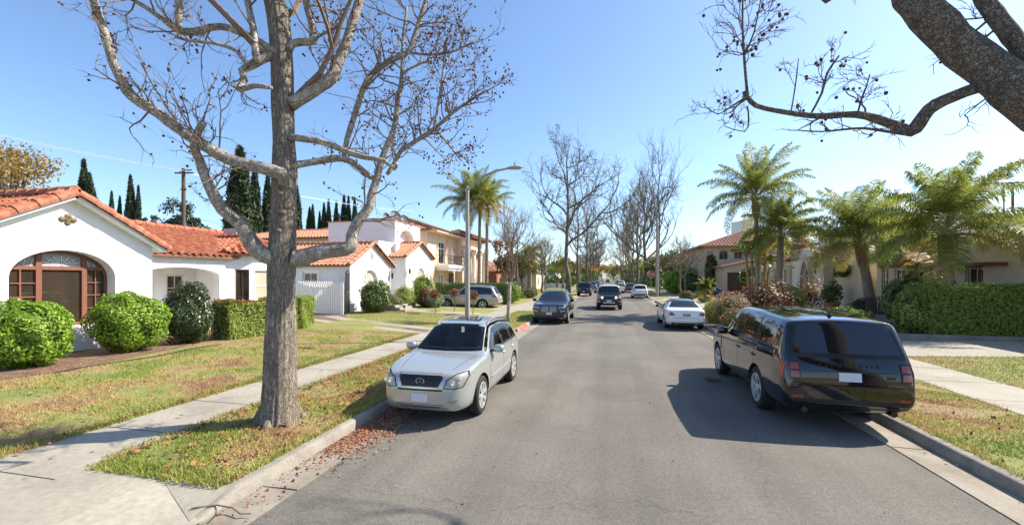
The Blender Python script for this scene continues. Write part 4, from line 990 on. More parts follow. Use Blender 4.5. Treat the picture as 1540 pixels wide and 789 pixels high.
shrub('leafy_shrub', 'dark bush beside the path past the pale wagon', (-9.2, 42, .2), (1, 1.3, 1.0), LG['dark'], 1600, .18, .09)
shrub('leafy_shrub', 'olive bush beyond the dark bush on the left pavement', (-8.8, 48, .2), (.8, 1.6, .6), LG['olive'], 1300, .18, .07)
# right side planting
shrub('flowering_bush', 'pink flowering bush on the kerb side bed behind the white sedan', (5.65, 22.3, .14), (.85, 1.1, .85), LG['olive'], 3600, .14, .03, extra=(LG['pink'], 1500, .07, .045, .55), up=.6, core=.6, shell=.5)
shrub('flowering_bush', 'low dry pink tinged grass bush nearest the black wagon', (5.5, 20.6, .14), (.65, .7, .5), LG['olive'], 2400, .2, .02, extra=(LG['pink'], 500, .07, .04, .5), up=1.0, core=.5, shell=.5)
shrub('flowering_bush', 'green bush under the pink flowering bush on its far side', (5.4, 24.0, .14), (.6, .8, .62), LG['hedge'], 2000, .14, .05)
shrub('red_shrub', 'large dark red leaved shrub right of the pink flowering bush', (7.8, 23.8, .2), (1.25, 1.4, 1.12), LG['red'], 3400, .15, .085, core=.3, shell=.9)
shrub('red_shrub', 'low dark red plants spilling along the pavement by the black wagon', (8.6, 21.8, .2), (1.2, .9, .5), LG['red'], 2000, .15, .09, core=.4, shell=.7)
shrub('leafy_shrub', 'upright green shrub below the leaning palm trunks', (9.9, 27.2, .2), (1.0, 1.0, .95), LG['hedge'], 2200, .3, .04, up=1.0, core=.6)
shrub('leafy_shrub', 'purple leaved bush under the pointed arch window', (12.6, 31.0, .2), (.9, .9, 1.25), LG['red'], 900, .17, .1, core=0, shell=.9)
shrub('sage_bush', 'pale grey green bush beside the roof of the black wagon', (9.3, 20.6, .2), (.55, .55, .5), LG['sage'], 1900, .12, .05)
shrub('leafy_shrub', 'low yellow green plants at the foot of the entry railing', (10.6, 22.8, .2), (1.2, .9, .45), LG['lime'], 1700, .18, .06, up=.5)
shrub('sage_bush', 'low bluish bush between the yellow green plants and the hedge', (9.9, 21.3, .2), (.9, .6, .4), LG['sage'], 1500, .13, .05)
shrub('leafy_shrub', 'dark plant against the white gate', (14.9, 30.0, .2), (.4, .4, .5), LG['dark'], 600, .2, .1)
shrub('climbing_vine', 'dark green creeper hanging over the wall left of the white gate', (15.3, 33.0, 2.5), (.35, .8, .55), LG['green'], 900, .16, .09, cat='vine')
shrub('climbing_vine', 'green ivy climbing the corner of the two storey tan house', (13.0, 59.9, 1.2), (.8, .35, 2.2), LG['green'], 1500, .3, .2, cat='vine', core=0)
PT = thing('plant_pot', 'terracotta pot with a tall leafy plant beside the quoined corner', 'plant pot', (14.6, 32.6, .25))
mb = MB(); mb.lathe([(.001, 0), (.3, 0), (.42, .5), (.46, .5), (.46, .58), (.4, .58), (.37, .5), (.001, .48)], n=18); mb.build('pot', M['terracotta'], PT, smooth=40)
P = blob(520, (.6, .6, .75), .8) + np.array([0, 0, 1.2]); np_mesh('plant', leaf_quads(P, .24, .12, .3), 4, LG['green'], PT)
shrub('leafy_shrub', 'bright green shrub behind the utility pole on the right', (10.3, 66, .2), (2.5, 2.5, 2.0), LG['lime'], 3800, .4, .16)
shrub('leafy_shrub', 'dark hedge bush beside the two storey tan house', (11.2, 62.5, .2), (1.4, 1.5, 1.3), LG['dark'], 1400, .3, .15)
hedge('garden_hedge', 'far clipped hedge beyond the dark sedan in the driveway', [(9.5, 72), (14, 72)], 1.2, 2.1, LG['hedge'], 130, .3, .14, None, .2)
shrub('leafy_shrub', 'small round shrub at the foot of the young tree behind the white sedan', (7.6, 45.2, .15), (.8, .8, .55), LG['olive'], 1000, .16, .07)
shrub('leafy_shrub', 'tiny clipped green cushion beside the right driveway', (9.0, 44.0, .15), (.7, .7, .35), LG['hedge'], 700, .15, .07)

# ---- palms
def frond(L, el0, droop, nl, ll, az, rng, hang=1.15, w=.032):
    """one feather frond as leaflet quads and rachis points (local, from the crown)"""
    pts = []; p = np.array([0., 0, 0]); el = el0; m = 14
    for i in range(m + 1):
        pts.append(p.copy()); p = p + np.array([math.cos(el), 0, math.sin(el)]) * (L / m); el -= droop / m * (.5 + 1.1 * i / m)
    pts = np.array(pts); Q = []
    for i in range(nl):
        f = .16 + .84 * i / nl; k = min(m - 1, int(f * m)); c = pts[k] + (pts[k + 1] - pts[k]) * (f * m - k)
        t = pts[k + 1] - pts[k]; t = t / np.linalg.norm(t); l = ll * (math.sin(math.pi * min(1, f * .8 + .2)) ** .6 + .12) * rng.uniform(.8, 1.15)
        for s in (-1, 1):
            d = np.array([0, s * 1.0, 0]) + t * rng.uniform(.3, .75) + np.array([0, 0, rng.uniform(-.45, .6)]); d /= np.linalg.norm(d)
            d2 = d + np.array([0, 0, -hang * rng.uniform(.7, 1.5)]); d2 /= np.linalg.norm(d2)
            b = t * (w / 2)
            mid = c + d * l * .5; e = mid + d2 * l * .5
            Q += [c - b * .5, c + b * .5, mid + b, mid - b, mid - b, mid + b, e + b * .15, e - b * .15]
    Q = np.array(Q); ca, sa = math.cos(az), math.sin(az); Rm = np.array([[ca, -sa, 0], [sa, ca, 0], [0, 0, 1]])
    return Q @ Rm.T, pts @ Rm.T
def queen_palm(label, loc, h, L=3.2, nf=26, lean=(0, 0), rt=.16, old=6, seed=1, group='feather palms', boots=True, cat='palm', droopk=1.0, crown=None, ll=.62, name='feather_palm'):
    rng = random.Random(seed); t = thing(name, label, cat, loc, 0, group); mb = MB(); pts = []; n = 14
    for i in range(n + 1):
        f = i / n; pts.append((lean[0] * f ** 1.3, lean[1] * f ** 1.3, h * f))
    mb.tube(pts, [rt * (1.35 if i == 0 else 1.1 - .35 * i / n + .035 * (i % 2)) for i in range(n + 1)], 10)
    mb.build('trunk', M['palmtrunk'], t, smooth=60); top = np.array(pts[-1])
    G_, O_ = [], []; rb = MB()
    for i in range(nf):
        az = i * 2.39996 + rng.uniform(-.2, .2); f = i / (nf - 1); el = 1.48 - 1.6 * f ** 1.1 + rng.uniform(-.12, .12)
        LL = L * rng.uniform(.85, 1.1) * (1 if f > .15 else .85); dr = (.75 + 1.25 * f) * droopk * rng.uniform(.85, 1.2)
        Q, pp = frond(LL, el, dr, 112, ll * 1.12, az, rng); base = top + np.array([0, 0, rt * 2.0 * (1 - f)])
        (O_ if i >= nf - old else G_).append(Q + base); rb.tube([tuple(q + base) for q in pp[::2]], [.035, .03, .025, .02, .016, .012, .009, .006], 4)
    np_mesh('fronds', np.concatenate(G_), 4, LG['palm'], t)
    if O_: np_mesh('old_fronds', np.concatenate(O_), 4, LG['palmold'], t)
    rb.build('frond_stems', M['boot'], t)
    if boots:
        bm_ = MB()
        for k in range(26):
            a = k * 2.4; z = h - 1.0 + 1.05 * k / 26; x, y = np.interp(z / h, [0, 1], [0, 1]), 0
            cx, cy = lean[0] * (z / h) ** 1.3, lean[1] * (z / h) ** 1.3; r0 = rt * .75
            bm_.bar((cx + r0 * math.cos(a), cy + r0 * math.sin(a), z - .3), (cx + (r0 + .14) * math.cos(a), cy + (r0 + .14) * math.sin(a), z + .28), .13, .04, up=V((math.cos(a), math.sin(a), 0)))
        bm_.build('leaf_boots', M['boot'], t)
    return t
queen_palm('tall feather palm with a thin curved trunk left of the broad leaved plant', (9.6, 31.0, .2), 7.5, 3.8, 34, (-.1, .2), .15, 2, 11, droopk=.85)
queen_palm('shorter feather palm with grey trunk between the tall palm and the stone house', (10.55, 30.2, .2), 4.9, 3.0, 28, (.1, 0), .22, 2, 12, droopk=1.1, boots=False)
queen_palm('bushy feather palm with hanging yellow fronds before the white gate', (14.45, 27.9, .25), 4.1, 3.9, 36, (-.55, .1), .24, 6, 13, droopk=.95, ll=.8)
queen_palm('large dark feather palm rising behind the tall clipped hedge', (13.85, 21.3, .25), 4.0, 3.6, 34, (.0, .2), .22, 3, 14, droopk=.95, ll=.75)
queen_palm('yellowing feather palm at the right edge behind the flat roofed house', (23.5, 25.5, .2), 5.6, 2.6, 22, (0, 0), .2, 14, 15)
queen_palm('feather palm nearest the street lamp on the left', (-14.9, 44.5, .2), 10.4, 4.3, 28, (-.3, .2), .2, 3, 16, group='feather palms beyond the balcony house')
queen_palm('middle feather palm of the left cluster with a white banded trunk', (-14.2, 45.6, .2), 11.0, 4.0, 26, (.1, .1), .2, 2, 17, group='feather palms beyond the balcony house')
queen_palm('right hand feather palm of the left cluster with rusty dead fronds', (-13.5, 46.2, .2), 10.0, 4.0, 24, (.1, 0), .2, 10, 18, group='feather palms beyond the balcony house')
queen_palm('squat palm with a ragged crown left of the cream cottage', (-12.2, 66, .2), 5.2, 2.6, 26, (0, 0), .36, 12, 19, group='feather palms beyond the balcony house', droopk=1.3)
queen_palm('small potted looking palm beside the dark sedan on the right', (8.7, 42.5, .15), 1.2, 1.15, 22, (0, 0), .13, 4, 20, ll=.3, boots=False)
queen_palm('small distant palm behind the second street tree on the left', (-9.5, 90, .15), 4.5, 2.6, 18, (0, 0), .25, 4, 24, boots=False)
# fan palm and pole behind right house
FP = thing('fan_palm', 'distant fan palm with a small round crown above the flat roofed house', 'palm', tuple(at_depth(1509, 417, 70)[:2]) + (0,)); mb = MB(); mb.tube([(0, 0, 0), (.1, 0, 10), (0, 0, 18.2)], [.2, .13, .1], 8); mb.build('trunk', M['palmtrunk'], FP)
Q = []
for i in range(30):
    a = i * 2.4; e = 1.2 - 2.0 * i / 30; d = V((math.cos(a) * math.cos(e), math.sin(a) * math.cos(e), math.sin(e))); s_ = d.cross(Z).normalized(); c = V((0, 0, 18.3)) + d * .8
    for k in range(9):
        an = (k - 4) * .28; dd = (d * math.cos(an) + s_ * math.sin(an)); b = dd.cross(d.cross(s_)).normalized() * .05; e_ = c + dd * 1.1
        Q += [c - b, c + b, e_ + b * .3, e_ - b * .3]
np_mesh('fronds', np.array([tuple(q) for q in Q]), 4, LG['conifer'], FP)
# broad leaved bird of paradise
BP = thing('broad_leaved_plant', 'broad leaved banana like plant in front of the two storey tan house', 'plant', (10.0, 32.5, .2)); rng = random.Random(4); sm = MB(); Q = []
for k in range(5):
    a = k * 1.3; bx, by = .45 * math.cos(a), .45 * math.sin(a); hh = rng.uniform(2.2, 4.0); sm.tube([(bx, by, 0), (bx * 1.5, by * 1.5, hh)], [.12, .08], 7)
    for j in range(7):
        az = j * .9 + k; el = rng.uniform(.35, 1.25); d = V((math.cos(az) * math.cos(el), math.sin(az) * math.cos(el), math.sin(el))); s_ = d.cross(Z).normalized(); p = V((bx * 1.5, by * 1.5, hh)); up = s_.cross(d)
        for m_ in range(5):
            f0, f1 = m_ / 5, (m_ + 1) / 5; wf = lambda f: .3 * math.sin(math.pi * min(.98, f * .92 + .06)) ** .7; pp = lambda f: p + d * (.6 + 1.25 * f) - Z * (.55 * f * f); w0, w1 = wf(f0), wf(f1)
            for sg in (-1, 1): Q += [pp(f0), pp(f1), pp(f1) + s_ * (sg * w1) + up * .1, pp(f0) + s_ * (sg * w0) + up * .1]
        sm.tube([p, p + d * .6], [.03, .02], 5)
sm.build('stems', M['boot'], BP); np_mesh('leaves', np.array([tuple(q) for q in Q]), 4, LG['green'], BP)

# ---- cypresses
def cypress_proto(name, h, r, n, seed):
    t = thing(name, '', 'cypress', (0, 0, 0)); rg = np.random.default_rng(seed)
    f = rg.random(n) ** .8; prof = np.interp(f, [0, .05, .25, .6, .85, 1], [.55, .85, 1, .8, .42, .05]); a = rg.uniform(0, 6.283, n)
    rr = r * prof * (1 - .3 * rg.random(n) ** 2) * (1 + .14 * np.sin(a * 3 + f * 20) + .08 * np.sin(a * 5 - f * 31)); P = np.stack([rr * np.cos(a), rr * np.sin(a), f * h], 1)
    np_mesh('foliage', leaf_quads(P, h * .042, h * .011, 1.6), 4, LG['cypress'], t)
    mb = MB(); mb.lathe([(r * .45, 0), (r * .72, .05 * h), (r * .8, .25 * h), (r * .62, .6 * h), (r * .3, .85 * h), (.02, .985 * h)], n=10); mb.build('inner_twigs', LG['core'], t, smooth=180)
    return t
CP = cypress_proto('cypress_tree', 20, 1.35, 3800, 3)
CY = [(128, 240, 90, .85, 'tallest dark cypress of the left pair above the bungalow roof'), (140, 262, 90, .95, 'shorter right cypress of the left pair above the bungalow roof'),
 (166, 288, 110, .62, 'leftmost of the group of slim cypresses behind the bungalow ridge'), (178, 296, 110, .6, 'shortest slim cypress behind the bungalow ridge'), (189, 285, 110, .7, 'slim cypress standing alone in the gap of the group behind the bungalow'),
 (199, 264, 100, .75, 'tallest slim cypress near the right of the group behind the bungalow'), (206, 279, 100, .6, 'rightmost slim cypress of the group behind the bungalow'),
 (360, 222, 60, 1.45, 'very broad tall cypress left of the sycamore trunk'), (383, 250, 62, .9, 'cypress between the broad cypress and the sycamore trunk'), (401, 262, 64, .9, 'cypress touching the left edge of the sycamore trunk'), (446, 280, 66, .9, 'cypress touching the right edge of the sycamore trunk'),
 (462, 312, 100, .8, 'first small cypress right of the sycamore trunk'), (470, 308, 100, .7, 'second small cypress right of the sycamore trunk'), (478, 318, 100, .65, 'shortest cypress left of the square tower'), (490, 306, 100, .75, 'cypress at the left side of the middle trio above the tower house'), (496, 301, 100, .7, 'cypress in the centre of the middle trio above the tower house'), (504, 304, 100, .75, 'cypress at the right side of the middle trio above the tower house'), (516, 294, 100, .75, 'cypress left of the far pole over the tower roof'), (521, 296, 100, .7, 'cypress hiding the far pole over the tower roof'), (533, 299, 100, .75, 'rightmost cypress over the tower roof beside the low limb')]
for i, (px, py, d, wf, lab) in enumerate(CY):
    p = at_depth(px, py, d); sc = p.z / 20
    t = CP if i == 0 else dup(CP)
    t.location = (p.x, p.y, 0); t.scale = (sc * wf, sc * wf, sc); t.rotation_euler = (R(random.uniform(-1.5, 1.5)), R(random.uniform(-1.5, 1.5)), random.uniform(0, 6)); put(t, lab, 'cypress', 'cypresses on the skyline')

# ---- leafy far trees
def leafy_tree(name, label, loc, h, r, leaf, n, ll, bare=.3, group=None, clumps=26, seed=1):
    rng = random.Random(seed); t = thing(name, label, 'tree', loc, 0, group); mb = MB(); tips = []; mb.tube([(0, 0, 0), (.1, 0, h * .25), (0, .1, h * bare + .3)], [h * .03, h * .024, h * .02], 8)
    for k in range(clumps):
        a = rng.uniform(0, 6.28); e = rng.uniform(-.15, 1.4); rr = rng.uniform(.45, 1.0); c = V((r * rr * math.cos(a) * math.cos(e), r * rr * math.sin(a) * math.cos(e), h * bare + (h * (1 - bare)) * (.12 + .8 * (math.sin(e) * rr * .5 + .32))))
        tips.append(c)
        if k % 2 == 0: mb.tube([(0, 0, h * bare * .9), c * .5 + V((0, 0, h * bare * .45)), c], [h * .014, h * .009, h * .003], 5)
    mb.build('trunk', M['farbark'], t); L = []
    for c in tips:
        s = r * rng.uniform(.2, .38); L.append(blob(n // clumps, (s, s, s * .75), .8) + np.array(c))
    np_mesh('crown', leaf_quads(np.concatenate(L), ll, ll * .55), 4, leaf, t); return t
def at(px, d): p = at_depth(px, 417, d); return (p.x, p.y, 0)
leafy_tree('autumn_tree', 'tree with yellow orange autumn leaves behind the bungalow roof at the left edge', at(14, 42), 17.5, 6.0, LG['autumn'], 3600, .32, .4, seed=2, clumps=34)
leafy_tree('autumn_tree', 'smaller yellowing tree just above the bungalow ridge', at(55, 52), 13.0, 3.6, LG['autumn'], 1800, .35, .4, seed=3)
leafy_tree('dark_tree', 'dark round tree around the wooden pole behind the bungalow', at(275, 80), 20.5, 4.6, LG['conifer'], 3200, .5, .2, seed=4)
leafy_tree('dark_tree', 'small dark tree left of the wooden pole', at(229, 90), 19, 2.4, LG['conifer'], 1500, .5, .3, seed=5)
far = [(-13, 58, 6.5, 3.2, 'olive', 'olive tree behind the brick cottage hedge'), (-16, 78, 8, 3.5, 'green', 'green tree left of the cream cottage'), (-11.5, 96, 7, 3.0, 'hedge', 'bright green tree right of the cream cottage'), (-12, 125, 9, 4, 'olive', 'olive tree farther down the left side'),
       (-8, 170, 9, 4.5, 'autumn', 'orange autumn tree far down the left side'), (-4, 235, 11, 6, 'autumn', 'large orange tree closing the left of the street end'), (7, 225, 10, 6, 'olive', 'olive tree closing the right of the street end'), (3, 300, 13, 8, 'autumn', 'yellow brown tree at the very end of the street'), (-12, 285, 13, 8, 'green', 'green tree at the far left end of the street'), (14, 280, 13, 8, 'green', 'green tree at the far right end of the street'),
       (9.5, 75, 7.5, 3.4, 'olive', 'olive tree behind the stop sign'), (12.5, 80, 8.5, 4, 'green', 'green tree behind the tan cottage hedge'), (11, 105, 9, 4, 'olive', 'olive tree beyond the tan cottage'), (10.5, 140, 10, 4.5, 'hedge', 'bright tree farther down the right side'), (9, 175, 9, 4.5, 'autumn', 'brownish tree far down the right side'), (15.5, 52.5, 4, 1.5, 'green', 'small tree between garage house and stone house'),
       (-14.5, 150, 10, 5, 'green', 'green tree beyond the white cottage'), (17, 160, 10, 5, 'olive', 'olive tree beyond the pale cottage'), (26, 75, 9.5, 5, 'conifer', 'dark tree behind the two storey tan house'), (33, 45, 9, 4, 'olive', 'olive tree behind the stone house')]
for i, (x, y, h, r, m, lab) in enumerate(far): leafy_tree('leafy_tree', lab, (x, y, .1), h, r, LG[m], 2200, .3 + y * .0016, .28, 'leafy trees along the street', seed=30 + i)

# distant tree belt that reads as one mass
L = []
for k in range(330):
    sd_ = random.choice((-1, 1)); y = random.uniform(130, 420); x = sd_ * random.uniform(9 if y > 330 else 26, 95); hh = random.uniform(4, 9.5); r_ = random.uniform(2.5, 4.5)
    if k > 230: x = random.uniform(-60, 70); y = random.uniform(335, 420); hh = random.uniform(7, 15)
    L.append(blob(130, (r_, r_, hh * .5), .8) + np.array([x, y, hh * .52]))
for k in range(150):
    y = random.uniform(100, 330); hh = random.uniform(2, 5.5); r_ = random.uniform(1.2, 2.4); L.append(blob(110, (r_, r_ * 1.5, hh * .5), .7) + np.array([random.choice((-1, 1)) * random.uniform(9.3, 14), y, hh * .48]))
o = np_mesh('distant_trees', leaf_quads(np.concatenate(L), 1.0, .6), 4, LG['green']); put(o, 'hazy mass of distant green trees behind the far houses', None, None, 'stuff')
# ---- bare trees
class Twigs:
    rmin = .0035
    """grows tapering shoots; collects tubes and seed-ball spots"""
    def __init__(s, seed): s.mb = MB(); s.rng = random.Random(seed); s.balls = []
    def shoot(s, p, d, L, r, depth, up=.25, wig=.35, nseg=6, sides=5, kids=3, ballp=.0, spread=.9, taper=.55):
        rng = s.rng; pts = [V(p)]; d = V(d).normalized(); dd = [d]
        for i in range(nseg):
            d = (d + V((rng.gauss(0, wig), rng.gauss(0, wig), rng.gauss(0, wig) + up)) * .5).normalized(); pts.append(pts[-1] + d * (L / nseg)); dd.append(d)
        s.mb.tube(pts, [r * (1 - (1 - taper * .6) * i / nseg) for i in range(nseg + 1)], sides, cap=depth == 0)
        if rng.random() < ballp: s.balls.append(pts[-1])
        if depth > 0:
            for k in range(kids):
                f = .3 + .7 * (k + rng.random()) / kids; i = min(nseg, max(1, int(round(f * nseg)))); side = V((rng.gauss(0, 1), rng.gauss(0, 1), rng.gauss(0, .6)))
                side = (side - dd[i] * side.dot(dd[i])).normalized(); nd = dd[i] * math.cos(spread * rng.uniform(.6, 1.1)) + side * math.sin(spread * rng.uniform(.6, 1.1))
                s.shoot(pts[i], nd, L * rng.uniform(.42, .7), max(s.rmin, r * rng.uniform(.4, .6)), depth - 1, up, wig, max(3, nseg - 1), max(3, sides - 1), kids, ballp, spread, taper)
        elif ballp and rng.random() < ballp * .6: s.balls.append(pts[len(pts) // 2] - Z * .05)
def ball_mesh(parent, pts, r, n=4):
    mb = MB()
    for p in pts:
        for k in range(random.choice((1, 1, 1, 2))): q = V(p) + V((random.gauss(0, .02), random.gauss(0, .02), -.02 + random.gauss(0, .02))); mb.ball(q, r * random.uniform(.75, 1.15), n)
    return mb.build('seed_balls', M['seedball'], parent, smooth=180)
LIMBW = .82
def resample(px, dep, step=.12):
    """pixel polyline (x,y,width px) with start/end depth -> smooth world points and radii"""
    W = []
    for i, (x, y, w) in enumerate(px):
        f = i / max(1, len(px) - 1); d = dep[0] + (dep[1] - dep[0]) * f if len(dep) == 2 else float(np.interp(f, np.linspace(0, 1, len(dep)), dep))
        W.append((at_depth(x, y, d), w * LIMBW * d / FPX / 2))
    P, Rr = [], []
    for i in range(len(W) - 1):
        p0, p1, p2, p3 = W[max(0, i - 1)][0], W[i][0], W[i + 1][0], W[min(len(W) - 1, i + 2)][0]; n = max(2, int((p2 - p1).length / step))
        for k in range(n):
            t = k / n; P.append(.5 * ((2 * p1) + (p2 - p0) * t + (2 * p0 - 5 * p1 + 4 * p2 - p3) * t * t + (3 * p1 - p0 - 3 * p2 + p3) * t ** 3)); Rr.append(W[i][1] + (W[i + 1][1] - W[i][1]) * t)
    P.append(W[-1][0]); Rr.append(W[-1][1]); return P, Rr
def sycamore(name, label, base, limbs, seed, trunk=None, twig_n=1.0, mats=None):
    t = thing(name, label, 'tree', base, 0, 'sycamores over the street'); rng = random.Random(seed); tw = Twigs(seed); off = V(base); bm_, bt = mats or ('limb', 'bark')
    if trunk:
        P, Rr = trunk; mb = trunk_mesh(P, Rr, seed); o = mb.build('trunk', M[bt], t, smooth=180); o.location = -off
    else: P, Rr = [], []
    allp = []
    for (px, dep, ntw, lng, bp) in limbs:
        Q, rr = resample(px, dep); mb = MB(); rr2 = [r * (1 + .05 * rng.uniform(-1, 1)) for r in rr]
        mb.tube(Q, rr2, 14 if max(rr) > .04 else 8, jit=.05)
        for k in range(max(1, len(Q) // 14)):                     # knots and pruning scars
            i = rng.randrange(len(Q)); mb.ball(Q[i] + V((rng.gauss(0, 1), rng.gauss(0, 1), rng.gauss(0, 1))).normalized() * rr[i] * .6, rr[i] * .58, 6)
        o = mb.build('limb', M[bm_], t, smooth=180); o.location = -off
        for k in range(int(ntw * twig_n * .8)):
            i = min(len(Q) - 2, int(len(Q) * (.18 + .82 * rng.random() ** .8))); tg = (Q[i + 1] - Q[i]).normalized(); sd = V((rng.gauss(0, 1), rng.gauss(0, 1), rng.gauss(.4, .8))); sd = (sd - tg * sd.dot(tg)).normalized()
            tw.shoot(Q[i], sd * .85 + tg * .5, lng * rng.uniform(.4, 1.15), min(rr[i] * .5, .011 + .005 * lng), 2, up=.12, wig=.4, nseg=6, sides=5, kids=3, ballp=bp, spread=.8)
    o = tw.mb.build('twigs', M['twig'], t); o.location = -off
    if tw.balls: o = ball_mesh(t, [b for b in tw.balls if rng.random() < (.42 if trunk else .085)], .018); o.location = -off; o['kind'] = 'stuff'
    return t
D0 = 6.95
base = (-5.33, 6.0, .15)
def trunk_mesh(P, Rr, seed, n=84):
    rg = random.Random(seed); mb = MB(); ridges = [(rg.randint(9, 30), rg.uniform(0, 6.28), rg.uniform(.008, .018), rg.uniform(-1.2, 1.2)) for _ in range(7)]; vs = []
    for i, p in enumerate(P):
        for j in range(n):
            a = 2 * math.pi * j / n; g = 1.0
            for (k, ph, am, tw_) in ridges: g += am * math.sin(k * a + ph + tw_ * p.z + .8 * math.sin(p.z * 3.1 + ph))
            g += .01 * rg.uniform(-1, 1); vs.append((p.x + Rr[i] * g * math.cos(a), p.y + Rr[i] * g * math.sin(a), p.z))
    m = len(P); mb.add(vs, [(i * n + j, i * n + (j + 1) % n, (i + 1) * n + (j + 1) % n, (i + 1) * n + j) for i in range(m - 1) for j in range(n)] + [tuple((m - 1) * n + j for j in range(n))]); return mb
def P_(lst): return lst
tp = [(420, 640, 72), (420, 622, 64), (420, 606, 59), (421, 560, 54), (422, 500, 51), (423, 440, 45), (424, 390, 48), (425, 360, 44), (427, 300, 41), (428, 262, 42), (427, 215, 36), (425, 150, 37), (424, 100, 36), (421, 50, 36), (415, 10, 36), (405, -30, 34), (400, -90, 30), (395, -170, 26), (405, -260, 20), (400, -360, 14)]
TP, TR = resample(tp, (D0, D0), .16)
LB = [
 ([(428, 276, 20), (424, 262, 23), (395, 253, 22), (345, 240, 21), (300, 214, 20), (262, 190, 18), (240, 172, 18), (200, 146, 19), (186, 126, 17), (170, 92, 15), (156, 46, 14), (141, 2, 13), (135, -40, 10)], (6.7, 6.2, 5.9), 26, .85, .4),
 ([(418, 388, 34), (396, 383, 31), (378, 366, 28), (362, 338, 23), (335, 315, 20), (320, 290, 19), (308, 265, 17), (300, 240, 16), (292, 222, 14), (297, 200, 13), (306, 184, 11)], (6.9, 6.5, 6.2), 16, .6, .2),
 ([(422, 84, 15), (410, 76, 14), (370, 53, 13), (331, 40, 12), (293, 48, 13), (268, 46, 13), (246, 30, 9), (220, 12, 8), (190, -6, 7)], (6.9, 6.4), 16, .8, .45),
 ([(268, 46, 10), (269, 22, 11), (268, -6, 10), (262, -50, 8)], (6.45, 6.4), 8, .8, .3),
 ([(414, 84, 18), (400, 86, 16), (380, 97, 15), (364, 107, 13), (368, 120, 11), (359, 134, 11), (372, 132, 9), (386, 129, 9), (408, 132, 7)], (6.9, 6.1), 8, .5, .2),
 ([(388, 92, 12), (385, 84, 13), (382, 50, 12), (376, 20, 12), (370, -10, 11), (362, -60, 9)], (6.6, 6.9), 8, .8, .3),
 ([(370, 96, 6), (354, 76, 7), (324, 66, 6), (283, 61, 5), (262, 56, 3)], (6.3, 6.0), 12, .6, .3),
 ([(436, 158, 24), (450, 150, 22), (472, 136, 22), (490, 124, 22), (502, 112, 22), (507, 96, 19), (522, 61, 17), (534, 22, 16), (541, -6, 14), (545, -60, 12)], (6.9, 7.4), 16, .85, .4),
 ([(434, 76, 14), (440, 66, 14), (456, 63, 14), (471, 62, 13), (472, 50, 12), (468, 32, 13), (461, 4, 13), (456, -40, 11)], (6.9, 7.2), 12, .8, .4),
 ([(470, 60, 5), (492, 48, 5), (510, 38, 5), (512, 26, 5), (490, 12, 4), (466, 8, 4)], (7.1, 6.7), 9, .6, .5),
 ([(436, 206, 12), (450, 208, 12), (486, 214, 11), (522, 228, 11), (547, 236, 10), (578, 242, 8), (593, 254, 7), (597, 246, 6)], (6.9, 6.6), 8, .6, .4),
 ([(436, 250, 14), (450, 247, 13), (476, 243, 12), (516, 238, 13), (540, 252, 11), (557, 266, 10), (566, 268, 9)], (6.9, 7.6), 6, .5, .2),
 ([(516, 240, 9), (522, 210, 10), (532, 177, 10), (546, 134, 10), (562, 109, 10), (588, 91, 10), (613, 79, 9), (621, 61, 9), (631, 30, 8), (641, -2, 7), (650, -50, 6)], (7.3, 7.7), 34, .95, .75),
 ([(438, 388, 34), (450, 389, 33), (476, 380, 29), (505, 376, 27), (527, 372, 25), (529, 355, 20), (540, 330, 18), (556, 312, 15), (558, 294, 14), (567, 269, 13), (573, 243, 12), (585, 213, 11), (593, 193, 10), (598, 152, 9), (604, 117, 7), (606, 60, 5), (612, 10, 4)], (6.9, 7.2, 7.7), 36, .95, .75),
 ([(582, 262, 7), (592, 248, 8), (602, 228, 8), (624, 213, 8), (654, 193, 7), (684, 167, 6), (714, 147, 4), (735, 133, 2.5)], (7.6, 8.0), 46, .75, .85),
 ([(652, 194, 5), (661, 147, 5), (669, 86, 3.5), (672, 60, 2.5)], (7.7, 7.8), 16, .65, .85),
 ([(654, 193, 5), (674, 216, 4), (692, 240, 3)], (7.7, 7.9), 16, .55, .85),
 ([(613, 79, 5), (645, 82, 5), (680, 78, 4), (715, 62, 3)], (7.7, 7.9), 22, .6, .8),
 ([(606, 110, 5), (630, 96, 4), (650, 92, 3)], (7.7, 7.9), 14, .6, .8)]
S1 = sycamore('sycamore_tree', 'bare sycamore with furrowed trunk and pale crooked limbs on the left parkway', base, LB, 5, (TP, TR), 1.0)
# crown above the frame: it shades the ground as in the photograph
mb = MB(); tw = Twigs(77); top = TP[-1]
for k in range(9):
    i = len(TP) - 1 - k * 4; a = k * 2.4; tw.shoot(TP[i], (math.cos(a), math.sin(a), .8), 2.6, .06, 3, up=.2, wig=.35, kids=4)
o = tw.mb.build('upper_twigs', M['twig'], S1); o.location = -V(base)
mb = MB()                                                          # root flare
for k in range(9):
    a = k * .72; c, s_ = math.cos(a), math.sin(a); l = random.uniform(.36, .5); mb.tube([(c * .16, s_ * .16, .42), (c * .22, s_ * .22, .16), (c * (l - .1), s_ * (l - .1), .02), (c * l, s_ * l, -.06)], [.05, .085, .08, .05], 8, jit=.08)
mb.build('root_flare', M['bark'], S1, smooth=180)
for (px, py, r) in ((424, 318, .05), (421, 291, .04), (419, 346, .035)):
    p = at_depth(px, py, D0 - .2); mb = MB(); mb.ball((0, 0, 0), r, 8, sq=(1.2, 1.2, 1.1)); mb.v = [(v[0] + p.x - base[0], v[1] + p.y - base[1], v[2] + p.z - base[2]) for v in mb.v]; mb.build('burl', M['bark'], S1, smooth=180)
